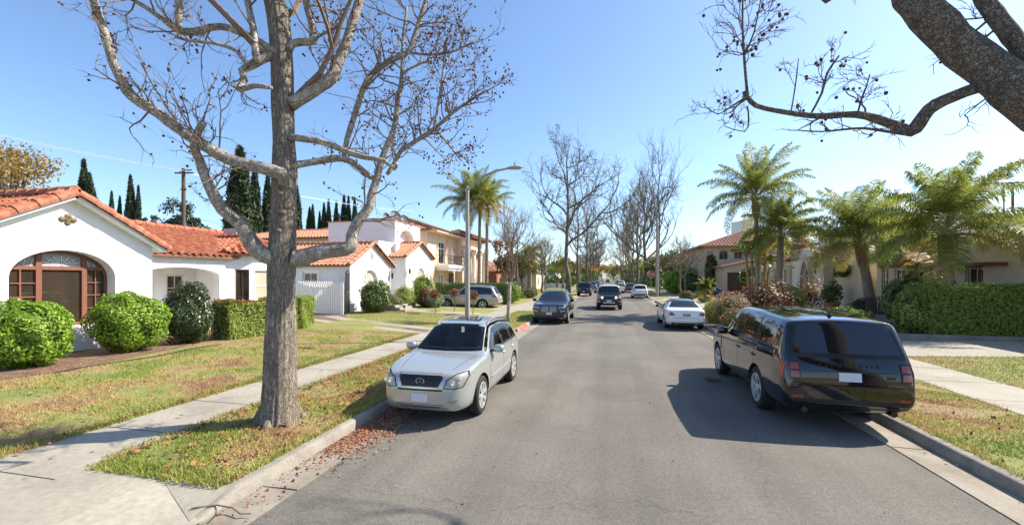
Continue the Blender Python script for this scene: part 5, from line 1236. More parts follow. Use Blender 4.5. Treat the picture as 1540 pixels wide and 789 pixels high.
# right-hand sycamore whose trunk stands outside the frame
RB = [
 ([(1358, -60, 46), (1366, -20, 52), (1380, 8, 55), (1413, 42, 58), (1449, 76, 60), (1488, 104, 64), (1525, 132, 72), (1580, 168, 82), (1680, 235, 95), (1820, 340, 110)], (4.3, 4.0, 3.5), 0, .6, .2),
 ([(1500, 118, 20), (1485, 127, 21), (1452, 138, 21), (1420, 151, 20), (1397, 165, 22), (1382, 186, 23), (1370, 197, 21), (1352, 191, 17), (1319, 179, 15), (1287, 172, 12), (1251, 174, 11), (1219, 174, 10), (1170, 167, 9), (1137, 159, 9), (1125, 147, 8), (1119, 139, 7)], (3.95, 4.6), 7, .5, .5),
 ([(1124, 143, 6), (1120, 97, 5), (1117, 49, 4), (1117, 0, 3), (1119, -40, 2.5)], (4.55, 4.7), 30, .45, .8),
 ([(1119, 84, 3), (1134, 49, 3), (1145, -5, 2)], (4.6, 4.5), 14, .35, .8),
 ([(1371, 203, 7), (1342, 199, 6), (1300, 193, 5), (1267, 195, 4), (1235, 198, 3), (1199, 196, 2)], (4.2, 4.3), 12, .25, .5),
 ([(1219, 172, 3.5), (1236, 140, 4), (1244, 110, 4), (1262, 84, 3)], (4.5, 4.4), 13, .22, .7),
 ([(1290, 170, 3), (1296, 148, 3.5), (1303, 130, 3), (1308, 112, 2)], (4.4, 4.3), 12, .25, .7),
 ([(1190, 166, 2.5), (1196, 130, 2.5), (1201, 88, 1.6)], (4.5, 4.5), 3, .2, .3),
 ([(1120, 148, 4), (1100, 160, 3), (1080, 172, 2), (1064, 162, 2)], (4.6, 4.6), 9, .25, .7),
 ([(1124, 160, 3), (1126, 180, 3), (1120, 198, 2), (1090, 190, 1.5)], (4.6, 4.6), 7, .2, .6),
 ([(1470, -30, 26), (1480, 0, 27), (1496, 22, 28), (1514, 45, 27), (1530, 66, 28), (1548, 92, 30), (1570, 150, 34)], (4.1, 3.8), 8, .5, .3),
 ([(1495, 24, 3), (1470, 28, 3), (1440, 30, 2)], (4.0, 4.1), 3, .25, .3),
 ([(1230, -14, 8), (1243, 2, 9), (1258, -12, 10)], (4.3, 4.3), 3, .3, .3)]
S2 = sycamore('sycamore_tree', 'dark sycamore limb reaching in from the top right corner with a kinked side branch', (6.05, 3.6, .15), RB, 9, None, 1.0, ('limbdark', 'limbdark'))
b2 = V((6.05, 3.6, .15)); j2 = at_depth(1820, 340, 3.5)
mb = MB(); mb.tube([(6.05, 3.6, .05), (6.05, 3.6, .5), (6.0, 3.6, 1.6), tuple(j2 * .5 + V((6.0, 3.6, 2.2)) * .5), (5.9, 3.7, 4.0), (5.9, 4.1, 6.0), (5.7, 4.8, 8.2), (5.5, 5.2, 10)], [.5, .4, .34, .34, .3, .24, .16, .08], 18, jit=.05); o = mb.build('trunk', M['limbdark'], S2, smooth=180); o.location = -b2
mb = MB(); mb.tube([tuple(j2), tuple(j2 * .4 + V((6.0, 3.65, 2.2)) * .6), (6.0, 3.6, 1.7)], [.29, .3, .3], 14); o = mb.build('limb', M['limbdark'], S2, smooth=180); o.location = -b2
tw = Twigs(5)
tw.mb.tube([(5.9, 4.1, 6.0), (6.3, 5.6, 7.0), (6.5, 7.2, 7.8), (6.5, 8.6, 8.3)], [.13, .075, .04, .02], 8)
for k in range(12): a = k * 2.4; tw.shoot((6.35 + .012 * k, 5.6 + .25 * k, 7.0 + .1 * k), (math.cos(a), math.sin(a), .7), 1.7, .03, 3, up=.3, wig=.35, kids=3)
for k in range(8): a = k * 2.4; tw.shoot((5.7 - .05 * k, 4.7 + .1 * k, 6.6 + .45 * k), (math.cos(a), math.sin(a) + .5, .6), 2.6, .05, 3, up=.1, wig=.4, kids=3)
o = tw.mb.build('upper_twigs', M['twig'], S2); o.location = -b2

# street trees down the road
def bare_proto(name, h, seed, forks, upr, leaf=None, leafn=0, rt=.032, trunkf=.3, spread=.75, lab=''):
    t = thing(name, lab, 'tree', (0, 0, 0)); rng = random.Random(seed); mb = MB(); tw = Twigs(seed); tw.rmin = .008; n = 10
    pts = [V((rng.gauss(0, .008) * h, rng.gauss(0, .008) * h, h * .97 * i / n)) for i in range(n + 1)]; pts[0] = V((0, 0, 0)); rad = [h * rt * (1.3 if i == 0 else (1 - .88 * i / n)) for i in range(n + 1)]
    mb.tube(pts, rad, 9, jit=.05)
    for k in range(forks):
        f = trunkf + (.95 - trunkf) * (k + rng.random()) / forks; i = min(n - 1, int(f * n)); p = pts[i] + (pts[i + 1] - pts[i]) * (f * n - i); a = k * 2.4 + rng.uniform(-.4, .4)
        L = h * (.42 * (1 - f) + .1) * rng.uniform(.8, 1.25); el = rng.uniform(.35, .8) * upr
        tw.shoot(p, (math.cos(a) * math.cos(el), math.sin(a) * math.cos(el), math.sin(el)), L, rad[i] * .78, 3, up=.3 * upr, wig=.42, nseg=7, sides=5, kids=4, ballp=0, spread=spread)
    mb.build('trunk', M['farbark'], t, smooth=180); tw.mb.build('branches', M['farbark'], t)
    if leaf:
        V_ = np.array(tw.mb.v); k = RNG.integers(0, len(V_), leafn); P = V_[k] + RNG.normal(size=(leafn, 3)) * .12; P = P[P[:, 2] > h * .35]; np_mesh('leaves', leaf_quads(P, .17, .11), 4, leaf, t)
    return t
BT = [bare_proto('street_tree', 20, 41, 13, .85, LG['olive'], 2600, .017, .33, .85), bare_proto('street_tree', 18, 42, 13, 1.4, LG['olive'], 1700, .016, .25, .6), bare_proto('street_tree', 16, 43, 14, 1.2, LG['autumn'], 1300, .017, .3), bare_proto('street_tree', 19, 44, 16, .85, None, 0, .014, .4, .8)]
ST = [ # x, y, proto, height, width factor, label
 (-5.7, 60, 0, 21.5, .95, 'tall bare street tree with knotted crown behind the dark crossover'), (-5.7, 81, 3, 18, 1.15, 'bare street tree with crooked low limbs behind the tall knotted one'), (-5.6, 112, 1, 21, .9, 'third bare street tree on the left side'), (-5.6, 136, 2, 18, 1, 'fourth street tree on the left with sparse yellow leaves'), (-5.6, 160, 0, 17, 1, 'fifth bare street tree on the left side'), (-5.6, 190, 1, 18, 1, 'sixth bare street tree far on the left'), (-5.6, 220, 2, 16, 1, 'last street tree on the left side'),
 (6.1, 56.5, 3, 19.5, .52, 'tall slender bare tree beside the utility pole on the right'), (6.1, 78, 1, 19.5, 1.15, 'broad upright bare tree behind the stop sign'), (6.1, 97, 1, 20, 1.1, 'second upright bare tree down the right side'), (6.1, 116, 1, 21, 1, 'third upright bare tree down the right side'), (6.1, 137, 2, 19, 1, 'fourth street tree on the right with sparse yellow leaves'), (6.1, 162, 1, 19, 1, 'fifth bare street tree far on the right'), (6.1, 190, 0, 17, 1, 'sixth bare street tree far on the right'), (6.1, 222, 2, 16, 1, 'last street tree on the right side'),
 (-7.8, 53, 2, 7.2, 1.2, 'small bare garden tree right of the squat palm'), (-9.6, 62, 2, 8, 1.2, 'rusty twiggy tree before the cream cottage'), (-9.8, 45.5, 3, 9.5, 1.1, 'twiggy bare tree behind the young red leaved tree'), (8.0, 52, 2, 7.0, 1.1, 'small twiggy tree right of the utility pole'), (9.5, 58, 3, 6.5, 1.3, 'bare ornamental tree left of the two storey tan house')]
used = set()
for i, (x, y, k, h, wf, lab) in enumerate(ST):
    pr = BT[k]; h0 = (20, 18, 16, 19)[k]; t = pr if k not in used else dup(pr); used.add(k); s = h / h0
    t.location = (x, y, .1); t.scale = (s * wf, s * wf, s); t.rotation_euler = (0, 0, i * 1.7); put(t, lab, 'tree', 'bare street trees')
for k in range(4):
    if k not in used: pass
# young red leaved tree near the red kerb
YT = thing('young_tree', 'young bare tree with pale trunk and a few red leaves beside the red kerb', 'tree', (-5.2, 21.9, .15)); mb = MB(); tw = Twigs(61)
mb.tube([(0, 0, -.05), (.0, 0, .4), (.05, .02, 1.4), (.1, 0, 2.1)], [.13, .1, .09, .08], 9, jit=.05)
fk = []
for (dx, dy, h_) in ((-.9, .2, 2.1), (.7, .3, 2.8), (.1, -.4, 3.2), (.4, .9, 2.6), (-.5, -.6, 2.4)): tw.shoot((.1, 0, 2.0), (dx * .6, dy * .6, 1.1), h_, .05, 3, up=.35, wig=.25, nseg=7, kids=4, spread=.6)
mb.build('trunk', M['limb'], YT, smooth=180); tw.mb.build('branches', M['twig'], YT); V_ = np.array([v for v in tw.mb.v if 1.9 < v[2] < 4.3]); k = RNG.integers(0, len(V_), 420); P = V_[k]; P = P[(P[:, 0] < .25) | (RNG.random(len(P)) < .25)]; np_mesh('leaves', leaf_quads(P + RNG.normal(size=P.shape) * .05, .13, .09), 4, pm('russet_leaf', [(.25, .06, .03), (.38, .12, .05), (.3, .17, .08)], island=True, transl=.3), YT)
# ---------------------------------------------------------------- vehicles
def paint(name, c, metal=.35, rough=.28): return pm(name, [c], rough=rough, metal=metal, coat=1.0, spec=.5)
PA = dict(silver=paint('pale_green_silver_paint', (.43, .445, .425), .45, .26), black=paint('black_paint', (.004, .005, .01), .1, .08), blueblack=paint('blue_black_paint', (.012, .018, .03), .3, .25),
          white=paint('white_paint_car', (.74, .75, .76), 0, .3), navy=paint('navy_paint', (.012, .018, .045), .3, .25), beige=paint('champagne_paint', (.42, .375, .31), .5, .3), grey=paint('grey_paint', (.12, .125, .13), .4, .3), dkgreen=paint('charcoal_green_paint', (.02, .024, .024), .2, .28), greyblue=paint('grey_blue_paint', (.13, .17, .24), .4, .3))
CM = dict(glass=pm('car_glass', [(.008, .01, .012)], rough=.02, spec=.8, coat=.3), tyre=pm('tyre_rubber', [(.012, .012, .012), (.022, .021, .02)], 30, .85), rim=pm('alloy', [(.66, .66, .66)], rough=.38, metal=.55), darkrim=pm('dark_alloy', [(.05, .05, .052)], rough=.35, metal=.8),
          trim=pm('black_trim', [(.012, .012, .013)], rough=.5), chrome=pm('chrome', [(.6, .6, .6)], rough=.12, metal=1), lens=pm('headlight_lens', [(.33, .33, .28), (.22, .22, .19)], 9, .12, spec=.8, coat=.6), lampbowl=pm('lamp_bowl', [(.8, .8, .76)], rough=.08, metal=.7), red=pm('tail_lens', [(.36, .035, .016), (.22, .018, .01)], 10, .12, coat=.8), amber=pm('amber_lens', [(.75, .2, .03)], rough=.15, coat=.6),
          plate=pm('plate', [(.62, .64, .7)], rough=.5), gap=pm('panel_gap', [(.006, .006, .006)], rough=.9), greygrille=pm('grey_grille', [(.2, .19, .18), (.32, .31, .3)], 14, .35, metal=.5), clad=pm('lower_cladding', [(.1, .105, .1)], rough=.5), under=pm('underbody', [(.008, .008, .008)], rough=.95), seat=pm('tan_seat', [(.2, .17, .13)], rough=.8), lit=pm('lit_headlamp', [(.9, .85, .7)], rough=.1))
nt = CM['lit'].node_tree; nt.nodes['Principled BSDF'].inputs['Emission Color'].default_value = (1, .86, .6, 1); nt.nodes['Principled BSDF'].inputs['Emission Strength'].default_value = .8
def lin(P, x): return float(np.interp(x, [p[0] for p in P], [p[1] for p in P]))
class Car:
    def __init__(s, name, label, cat, paintm, L, W, H, wb, fo, R_, hz0, hz1, xc, xr, xe, ze, xb, zb, zt, gc=.22, tw=.23, rw=.7, belt=None, plan=None, group=None, boxy=0.0, roofmat=None, pillars=(.47, .74), near=True, glass=True, rim='rim', spokes=7, clad=None, ladder=None):
        s.L, s.W, s.H, s.near = L, W, H, near; w = W / 2; s.w = w
        s.top = [(0, hz0 - .3), (.025, hz0 - .12), (.09, hz0 - .01), (.2, hz0 + .02), (.55 * xc, hz0 + (hz1 - hz0) * .62), (xc, hz1), ((xc + xr) / 2, (hz1 + H - .06) / 2 + .012), (xr, H - .055), (xr + .3, H - .01), ((xr + xe) / 2, H), (xe - .25, ze + (H - ze) * .42), (xe, ze), (xb, zb), (L - .06, zt), (L - .015, zt - .14), (L, zt - .35)]
        s.belt = belt or [(0, hz0 - .34), (.1, hz0 - .08), (.55 * xc, hz0 + (hz1 - hz0) * .35), (xc, hz1 - .06), (xb - .3, min(zb, hz1 + .08) - .02), (L - .1, zt - .05), (L, zt - .4)]
        pl = plan or [(0, .70), (.04, .79), (.12, .88), (.3, .95), (.7, .985), (1.2, 1), (L - 1.1, 1), (L - .45, .975), (L - .15, .92), (L - .04, .86), (L, .78)]
        s.plan = [(x, f * w) for x, f in pl]
        s.bot = [(0, gc + .16), (.12, gc + .02), (.5, gc), (L - .7, gc), (L - .12, gc + .08), (L, gc + .22)]
        xs = sorted(set([0, .02, .05, .1, .16, .24, .34] + [L - q for q in (0, .015, .05, .1, .17, .26, .38)] + list(np.linspace(.45, L - .5, 34)) + [xc, xr, xe, xb]))
        xs2 = [xs[0]]
        for x in xs[1:]:
            if x - xs2[-1] > .012: xs2.append(x)
        s.xc, s.xr, s.xe, s.xb, s.zb, s.hz1, s.rw = xc, xr, xe, xb, zb, hz1, rw; n = None; vs = []; bm = bmesh.new(); rings = []
        for x in xs2:
            wl = lin(s.plan, x); zt_ = lin(s.top, x); zb_ = lin(s.bot, x); ze_ = min(lin(s.belt, x), zt_ - .035); cab = min(1, max(0, (zt_ - ze_) / (H - hz1 + .04)))
            wt = wl * (.9 * (1 - cab) + (rw + .06 * boxy) * cab); zm = zb_ + (ze_ - zb_) * .5; e = min(.09 * (1 - .55 * boxy), (zt_ - ze_) * .42)
            r = [(0, zb_), (.7 * wl, zb_), (.93 * wl, zb_ + .03), (.985 * wl, zb_ + .16 * (ze_ - zb_) + .03), (wl, zm), (.99 * wl, ze_ - .16 * (ze_ - zb_)), (.955 * wl, ze_), (.955 * wl + (wt - .955 * wl) * .5, ze_ + (zt_ - ze_ - e) * .5 + .012 * cab), (wt + .01 * boxy, zt_ - e), (wt * .86, zt_ - .018 * (1 + cab)), (wt * .45, zt_ - .004), (0, zt_)]
            ring = [bm.verts.new((x - L / 2, y, z)) for y, z in r] + [bm.verts.new((x - L / 2, -y, z)) for y, z in r[-2:0:-1]]; rings.append(ring)
        m = len(rings[0]); h = (m - 2) // 2 + 1
        for a, b in zip(rings[:-1], rings[1:]):
            for j in range(m): bm.faces.new((a[j], a[(j + 1) % m], b[(j + 1) % m], b[j]))
        for ring, fl in ((rings[0], False), (rings[-1], True)):
            for j in range(h):
                a, b = ring[j], ring[j + 1]; c, d = ring[(m - j - 1) % m], ring[(m - j) % m]
                q = [v for i, v in enumerate((a, d, c, b)) if v not in (a, d, c, b)[:i]]
                if fl: q = q[::-1]
                bm.faces.new(q)
        bmesh.ops.recalc_face_normals(bm, faces=bm.faces)
        me = bpy.data.meshes.new('body'); bm.to_mesh(me); bm.free()
        o = bpy.data.objects.new('body', me); COL.objects.link(o); md = o.modifiers.new('s', 'SUBSURF'); md.levels = 1; md.render_levels = 1
        dg = bpy.context.evaluated_depsgraph_get(); me1 = bpy.data.meshes.new_from_object(o.evaluated_get(dg)); s.bvh = BVHTree.FromPolygons([v.co.copy() for v in me1.vertices], [list(p.vertices) for p in me1.polygons])
        o.modifiers.clear(); o.data = me1; bpy.data.meshes.remove(me)
        s.axles = (fo - L / 2, fo + wb - L / 2); s.R = R_; s.tw = tw; cut = MB()
        for ax in s.axles:
            for sg in (-1, 1): cut.lathe([(.001, sg * (w + .2)), (R_ + .055, sg * (w + .2)), (R_ + .055, sg * (w - .36)), (.001, sg * (w - .36))], (ax, 0, R_), 36, 'Y')
        co = cut.build('cutter', CM['under']); bm = bmesh.new(); bm.from_mesh(co.data); bmesh.ops.remove_doubles(bm, verts=bm.verts, dist=.004); bmesh.ops.recalc_face_normals(bm, faces=bm.faces); bm.to_mesh(co.data); bm.free()
        me1.materials.append(paintm); me1.materials.append(CM['under'])
        if roofmat:
            me1.materials.append(roofmat)
            for p in me1.polygons:
                if p.center.z > H - .16: p.material_index = 2
        md = o.modifiers.new('b', 'BOOLEAN'); md.operation = 'DIFFERENCE'; md.object = co; md.solver = 'EXACT'; md.material_mode = 'TRANSFER'
        dg = bpy.context.evaluated_depsgraph_get(); dg.update(); me2 = bpy.data.meshes.new_from_object(o.evaluated_get(dg)); o.modifiers.clear(); o.data = me2; bpy.data.objects.remove(co)
        me2.polygons.foreach_set('use_smooth', [True] * len(me2.polygons)); me2.set_sharp_from_angle(angle=R(38))
        s.t = thing(name, label, cat, (0, 0, 0), 0, group); o.parent = s.t; KIDS.setdefault(s.t.name, []).append(o); s.body = o; s.paint = paintm
        for ax in s.axles:
            for sg in (-1, 1): s.wheel(ax, sg, rim, spokes)
        if glass: s.glazing(pillars)
    # --- conformal patches
    def cast(s, a, b, axis):
        X0 = s.L / 2
        o, d = {'front': (V((-9, a, b)), V((1, 0, 0))), 'rear': (V((9, a, b)), V((-1, 0, 0))), 'left': (V((a - X0, 9, b)), V((0, -1, 0))), 'right': (V((a - X0, -9, b)), V((0, 1, 0))), 'top': (V((a - X0, b, 9)), V((0, 0, -1)))}[axis]
        p, n, i, _ = s.bvh.ray_cast(o, d)
        if p is None: p, n, i, _ = s.bvh.find_nearest(o + d * (9 - (s.L / 2 if axis in ('front', 'rear') else s.w)))
        if n.dot(d) > 0: n = -n
        return p, n
    def patch(s, name, polys, axis, mat, off=.004, step=.07, skirt=.012, parent=None, build=True, mb=None):
        mb = mb or MB()
        for poly in polys:
            P = []
            if area2(poly) < 0: poly = poly[::-1]
            for i in range(len(poly)):
                a, b = V(poly[i]), V(poly[(i + 1) % len(poly)]); k = max(1, int((b - a).length / step)); P += [tuple(a + (b - a) * (j / k)) for j in range(k)]
            x0, x1, y0, y1 = min(p[0] for p in P), max(p[0] for p in P), min(p[1] for p in P), max(p[1] for p in P)
            ex = []
            for i in range(1, int((x1 - x0) / step)):
                for j in range(1, int((y1 - y0) / step) + 1):
                    q = (x0 + i * step, y0 + j * step)
                    if inpoly(q[0], q[1], P) and min((V(q) - V(r)).length for r in P) > step * .45: ex.append(q)
            Q, T = fill(P, (), ex); top = []; lowv = []
            for (a, b) in Q: p, n = s.cast(a, b, axis); top.append(p + n * off); lowv.append(p - n * skirt)
            k = len(P); fl = axis in ('front', 'right')
            # orientation: make the faces look outwards
            c0 = (top[T[0][1]] - top[T[0][0]]).cross(top[T[0][2]] - top[T[0][0]]); _, nn = s.cast(*Q[T[0][0]], axis)
            if c0.dot(nn) < 0: T = [t[::-1] for t in T]
            mb.add(top, T); mb.add(top[:k] + lowv[:k], [(i, (i + 1) % k, k + (i + 1) % k, k + i) for i in range(k)])
        if not build: return mb
        return mb.build(name, mat, parent or s.t, smooth=50)
    def both(s, name, poly, axis, mat, **k):
        """the same patch on both sides of the car as two parts"""
        if axis == 'side': return [s.patch(name, [poly], a, mat, **k) for a in ('left', 'right')]
        return [s.patch(name, [[(sg * a, b) for a, b in poly]], axis, mat, **k) for sg in (1, -1)]
    def glazing(s, pillars):
        w = s.w; H = s.H; z0, z1 = s.hz1 + .035, H - .085; yb, yt = w * .80, w * (s.rw - .07)
        s.patch('windshield', [[(-yb, z0), (-yb * .5, z0 - .012), (0, z0 - .016), (yb * .5, z0 - .012), (yb, z0), (yt, z1), (0, z1 + .015), (-yt, z1)]], 'front', CM['glass'])
        zr0, zr1 = s.zb + .05, lin(s.top, s.xe) - .05; yb2, yt2 = w * .78, w * (s.rw - .08)
        s.patch('rear_window', [[(-yb2, zr0), (yb2, zr0), (yt2, zr1), (-yt2, zr1)]], 'rear', CM['glass'])
        xs = np.linspace(s.xc + .1, s.xb + .1, 60); ok = []
        for x in xs:
            lo = lin(s.belt, x) + .035; hi = min(lin(s.top, x - .12), lin(s.top, x + .16)) - .115
            if hi - lo > .06: ok.append((x, lo, hi))
        xa, xz = ok[0][0], ok[-1][0]; cuts = [xa] + [xa + (xz - xa) * f for f in pillars] + [xz]
        for i in range(len(cuts) - 1):
            a, b = cuts[i] + (.03 if i else 0), cuts[i + 1] - (.03 if i < len(cuts) - 2 else 0); xx = [a] + [x for x, _, _ in ok if a < x < b] + [b]
            f = lambda x, j: float(np.interp(x, [o[0] for o in ok], [o[j] for o in ok])); poly = [(x, f(x, 1)) for x in xx] + [(x, f(x, 2)) for x in xx[::-1]]
            for ax in ('left', 'right'): s.patch('side_window', [poly], ax, CM['glass'])
        for f in pillars:
            x = xa + (xz - xa) * f; g = [(x - .032, float(np.interp(x, [o[0] for o in ok], [o[1] for o in ok]))), (x + .032, float(np.interp(x, [o[0] for o in ok], [o[1] for o in ok]))), (x + .032, float(np.interp(x, [o[0] for o in ok], [o[2] for o in ok]))), (x - .032, float(np.interp(x, [o[0] for o in ok], [o[2] for o in ok])))]
            if s.near:
                for ax in ('left', 'right'): s.patch('pillar_trim', [g], ax, CM['trim'], off=.002)
        s.cuts = cuts; s.win_lo = lambda x: lin(s.belt, x)
    def hollow(s):
        """open the cabin: hollow greenhouse, real window openings, see-through glass"""
        X0 = s.L / 2; vs = []; fs = []; rows = []
        xs = list(np.linspace(s.xc - .05, s.xb - .12, 26))
        for x in xs:
            zt = lin(s.top, x) - .075; wl = lin(s.plan, x) * .9; zb = .72; f = min(1, max(0, (zt - s.hz1) / (s.H - s.hz1))); wt = wl * (.97 * (1 - f) + (s.rw / .9 - .06) * f); zm = min(s.hz1 - .02, zt - .02)
            rows.append([(x - X0, y, z) for y, z in ((-wl, zb), (-wl, zm), (-wt, zt), (wt, zt), (wl, zm), (wl, zb))])
        mb = MB()
        for r in rows: mb.v += r
        n = 6; m = len(rows); mb.f = [(i * n + j, i * n + (j + 1) % n, (i + 1) * n + (j + 1) % n, (i + 1) * n + j) for i in range(m - 1) for j in range(n)] + [tuple(range(n))[::-1], tuple((m - 1) * n + j for j in range(n))]; mb.m = [0] * len(mb.f)
        cutters = [mb]
        w = s.w; z0, z1 = s.hz1 + .075, s.H - .13; yb, yt = w * .74, w * (s.rw - .12)
        c = MB(); c.prism([(-yb, z0), (yb, z0), (yt, z1), (-yt, z1)], lambda y, z: (s.xc - .5 - X0, y, z), lambda y, z: (s.xr + .25 - X0, y, z)); cutters.append(c)
        for k in range(len(s.cuts) - 1):
            a, b = s.cuts[k] + .06, s.cuts[k + 1] - .06; P = []
            xx = np.linspace(a, b, 6); lo = lambda x: lin(s.belt, x) + .075; hi = lambda x: max(lo(x) + .02, min(lin(s.top, x - .12), lin(s.top, x + .16)) - .15)
            P = [(x, lo(x)) for x in xx] + [(x, hi(x)) for x in xx[::-1]]
            for sg in (-1, 1): c = MB(); c.prism(P, lambda x, z: (x - X0, sg * (w + .2), z), lambda x, z: (x - X0, sg * w * .45, z)); cutters.append(c)
        im = pm('cabin_lining', [(.05, .045, .04)], rough=.9)
        for c in cutters:
            co = c.build('cutter', im, fix=True); md = s.body.modifiers.new('b', 'BOOLEAN'); md.operation = 'DIFFERENCE'; md.object = co; md.solver = 'EXACT'; md.material_mode = 'TRANSFER'
            me = bpy.data.meshes.new_from_object(s.body.evaluated_get(bpy.context.evaluated_depsgraph_get())); s.body.modifiers.clear(); s.body.data = me; bpy.data.objects.remove(co)
        me.set_sharp_from_angle(angle=R(38))
        g = bpy.data.materials.new('clear_car_glass'); g.use_nodes = True; nt = g.node_tree; nt.nodes.remove(nt.nodes['Principled BSDF']); fr = nt.nodes.new('ShaderNodeFresnel'); fr.inputs[0].default_value = 1.5; tr = nt.nodes.new('ShaderNodeBsdfTransparent'); tr.inputs[0].default_value = (.5, .54, .55, 1); gl = nt.nodes.new('ShaderNodeBsdfGlossy'); gl.inputs['Roughness'].default_value = .02; mx = nt.nodes.new('ShaderNodeMixShader')
        nt.links.new(fr.outputs[0], mx.inputs[0]); nt.links.new(tr.outputs[0], mx.inputs[1]); nt.links.new(gl.outputs[0], mx.inputs[2]); nt.links.new(mx.outputs[0], nt.nodes['Material Output'].inputs[0])
        for ch in KIDS[s.t.name]:
            if ch.name.startswith(('windshield', 'side_window')): ch.data.materials[0] = g
    def cabin(s):
        X0 = s.L / 2
        for sg in (-1, 1):
            m = MB(); x = s.xr + .45 - X0; m.tube([(x - .3, sg * .38, .8), (x + .1, sg * .38, .82)], [.22, .24], 10); m.tube([(x + .1, sg * .38, .78), (x + .22, sg * .38, 1.1), (x + .3, sg * .38, 1.28)], [.2, .23, .17], 10); m.ball((x + .33, sg * .38, 1.38), .12, 8, sq=(.6, 1.1, .9)); m.build('seat', CM['seat'], s.t, smooth=60)
        m = MB(); m.bar((s.xc + .12 - X0, 0, .86), (s.xr - .25 - X0, 0, .95), 1.35, .2); m.build('dashboard', CM['trim'], s.t)
        m = MB(); c = V((s.xr - .02 - X0, .38, 1.03)); m.tube([c + V((.08 * math.sin(t), .18 * math.cos(t), .17 * math.sin(t))) for t in [i * math.pi / 8 for i in range(17)]], .018, 6); m.tube([c, c + V((-.3, 0, -.08))], .03, 6); m.bar(c - V((0, .17, 0)), c + V((0, .17, 0)), .03, .03); m.build('steering_wheel', CM['trim'], s.t)
        m = MB(); m.bar((3.4 - X0, -.62, .95), (3.4 - X0, .62, .95), .25, .5); m.build('rear_seat', CM['seat'], s.t)
    def wheel(s, ax, sg, rim, n):
        Rr, tw = s.R, s.tw; y = sg * (s.w - tw / 2 - .015); e = bpy.data.objects.new('wheel', MB().lathe([(.001, -tw * .3), (Rr * .6, -tw * .3), (Rr * .6, tw * .1), (.001, tw * .1)] if sg > 0 else [(.001, -tw * .1), (Rr * .6, -tw * .1), (Rr * .6, tw * .3), (.001, tw * .3)], n=20, axis='Y').build('hub', CM['under']).data)
        for o in [o for o in COL.objects if o.name.startswith('hub')]: bpy.data.objects.remove(o)
        e.data.name = 'wheel'; _link(e, s.t); e.location = (ax, y, Rr)
        h = tw / 2; MB().lathe([(Rr * .66, -h * .85), (Rr * .72, -h * .98), (Rr * .9, -h), (Rr * .975, -h * .82), (Rr, -h * .5), (Rr, h * .5), (Rr * .975, h * .82), (Rr * .9, h), (Rr * .72, h * .98), (Rr * .66, h * .85)], n=32, axis='Y').build('tyre', CM['tyre'], e, smooth=40)
        m = MB(); o_ = sg * h; m.lathe([(Rr * .69, o_ * .8), (Rr * .67, o_ * .98), (Rr * .62, o_ * .96), (Rr * .6, o_ * .3)], n=32, axis='Y'); m.lathe([(.001, o_ * .9), (Rr * .1, o_ * .9), (Rr * .17, o_ * .8), (Rr * .17, o_ * .3)], n=14, axis='Y')
        for k in range(n):
            a = 2 * math.pi * k / n + .3; c, si = math.cos(a), math.sin(a)
            for da in (-.1, .1):
                c2, s2 = math.cos(a + da), math.sin(a + da); m.bar((Rr * .12 * c, o_ * .78, Rr * .12 * si), (Rr * .64 * c2, o_ * .86, Rr * .64 * s2), Rr * .075, h * .25, up=V((0, 1, 0)))
        m.build('rim', CM[rim], e, smooth=40, fix=True)
    def mirror(s, x, z, mat, size=(.13, .12, .085)):
        for sg in (-1, 1):
            m = MB(); m.ball((0, 0, 0), 1, 10); y = sg * (lin(s.plan, x) * .955 + .13)
            for i, v in enumerate(m.v): f = lambda q: math.copysign(abs(q) ** .7, q); m.v[i] = (x - s.L / 2 + f(v[0]) * size[0] * .62, y + f(v[1]) * size[1], z + f(v[2]) * size[2])
            m.build('mirror', mat, s.t, smooth=180); m = MB(); m.bar((x - s.L / 2, sg * (lin(s.plan, x) * .9), z - .05), (x - s.L / 2, y, z - .03), .06, .04); m.build('mirror_arm', CM['trim'], s.t)
    def seams(s, lines, wd=.009):
        for ax in ('left', 'right'):
            mb = MB()
            for ln in lines:
                for a, b in zip(ln[:-1], ln[1:]):
                    a, b = V(a), V(b); d = (b - a).normalized(); p = V((-d.y, d.x)) * wd / 2; s.patch('', [[tuple(a - p), tuple(b - p), tuple(b + p), tuple(a + p)]], ax, None, off=.0015, build=False, mb=mb, skirt=.002)
            mb.build('panel_gaps', CM['gap'], s.t)
    def handles(s, xs, z, mat):
        for x in xs:
            for sg, ax in ((1, 'left'), (-1, 'right')):
                p, n = s.cast(x, z, ax); m = MB(); m.tube([p + V((-.1, 0, 0)) + n * .005, p + V((-.07, 0, 0)) + n * .035, p + V((.07, 0, 0)) + n * .035, p + V((.1, 0, 0)) + n * .005], .014, 6); m.build('door_handle', mat, s.t, smooth=60)
    def rails(s, x0, x1, mat):
        for sg in (-1, 1):
            pts = []
            for k in range(9):
                x = x0 + (x1 - x0) * k / 8; yy = sg * lin(s.plan, x) * (s.rw - .05); p, _ = s.cast(x, yy, 'top'); pts.append(p + Z * (.065 if 0 < k < 8 else .0))
            MB().tube(pts, .02, 8).build('roof_rail', mat, s.t, smooth=60)
    def emblem(s, axis, y, z, r, mat, kind='ring'):
        mb = MB(); p, n = s.cast(y, z, axis); p = p + n * .012; x = p.x
        mb.tube([(x, p.y + r * 1.35 * math.cos(t), p.z + r * math.sin(t)) for t in [i * math.pi / 10 for i in range(21)]], r * .13, 5)
        if kind == 'L': mb.tube([(x, p.y - r * .25, p.z + r * .95), (x, p.y + .3 * r, p.z - r * .3), (x, p.y - r * 1.2, p.z - r * .3)], r * .13, 5)
        return mb.build('emblem', mat, s.t)
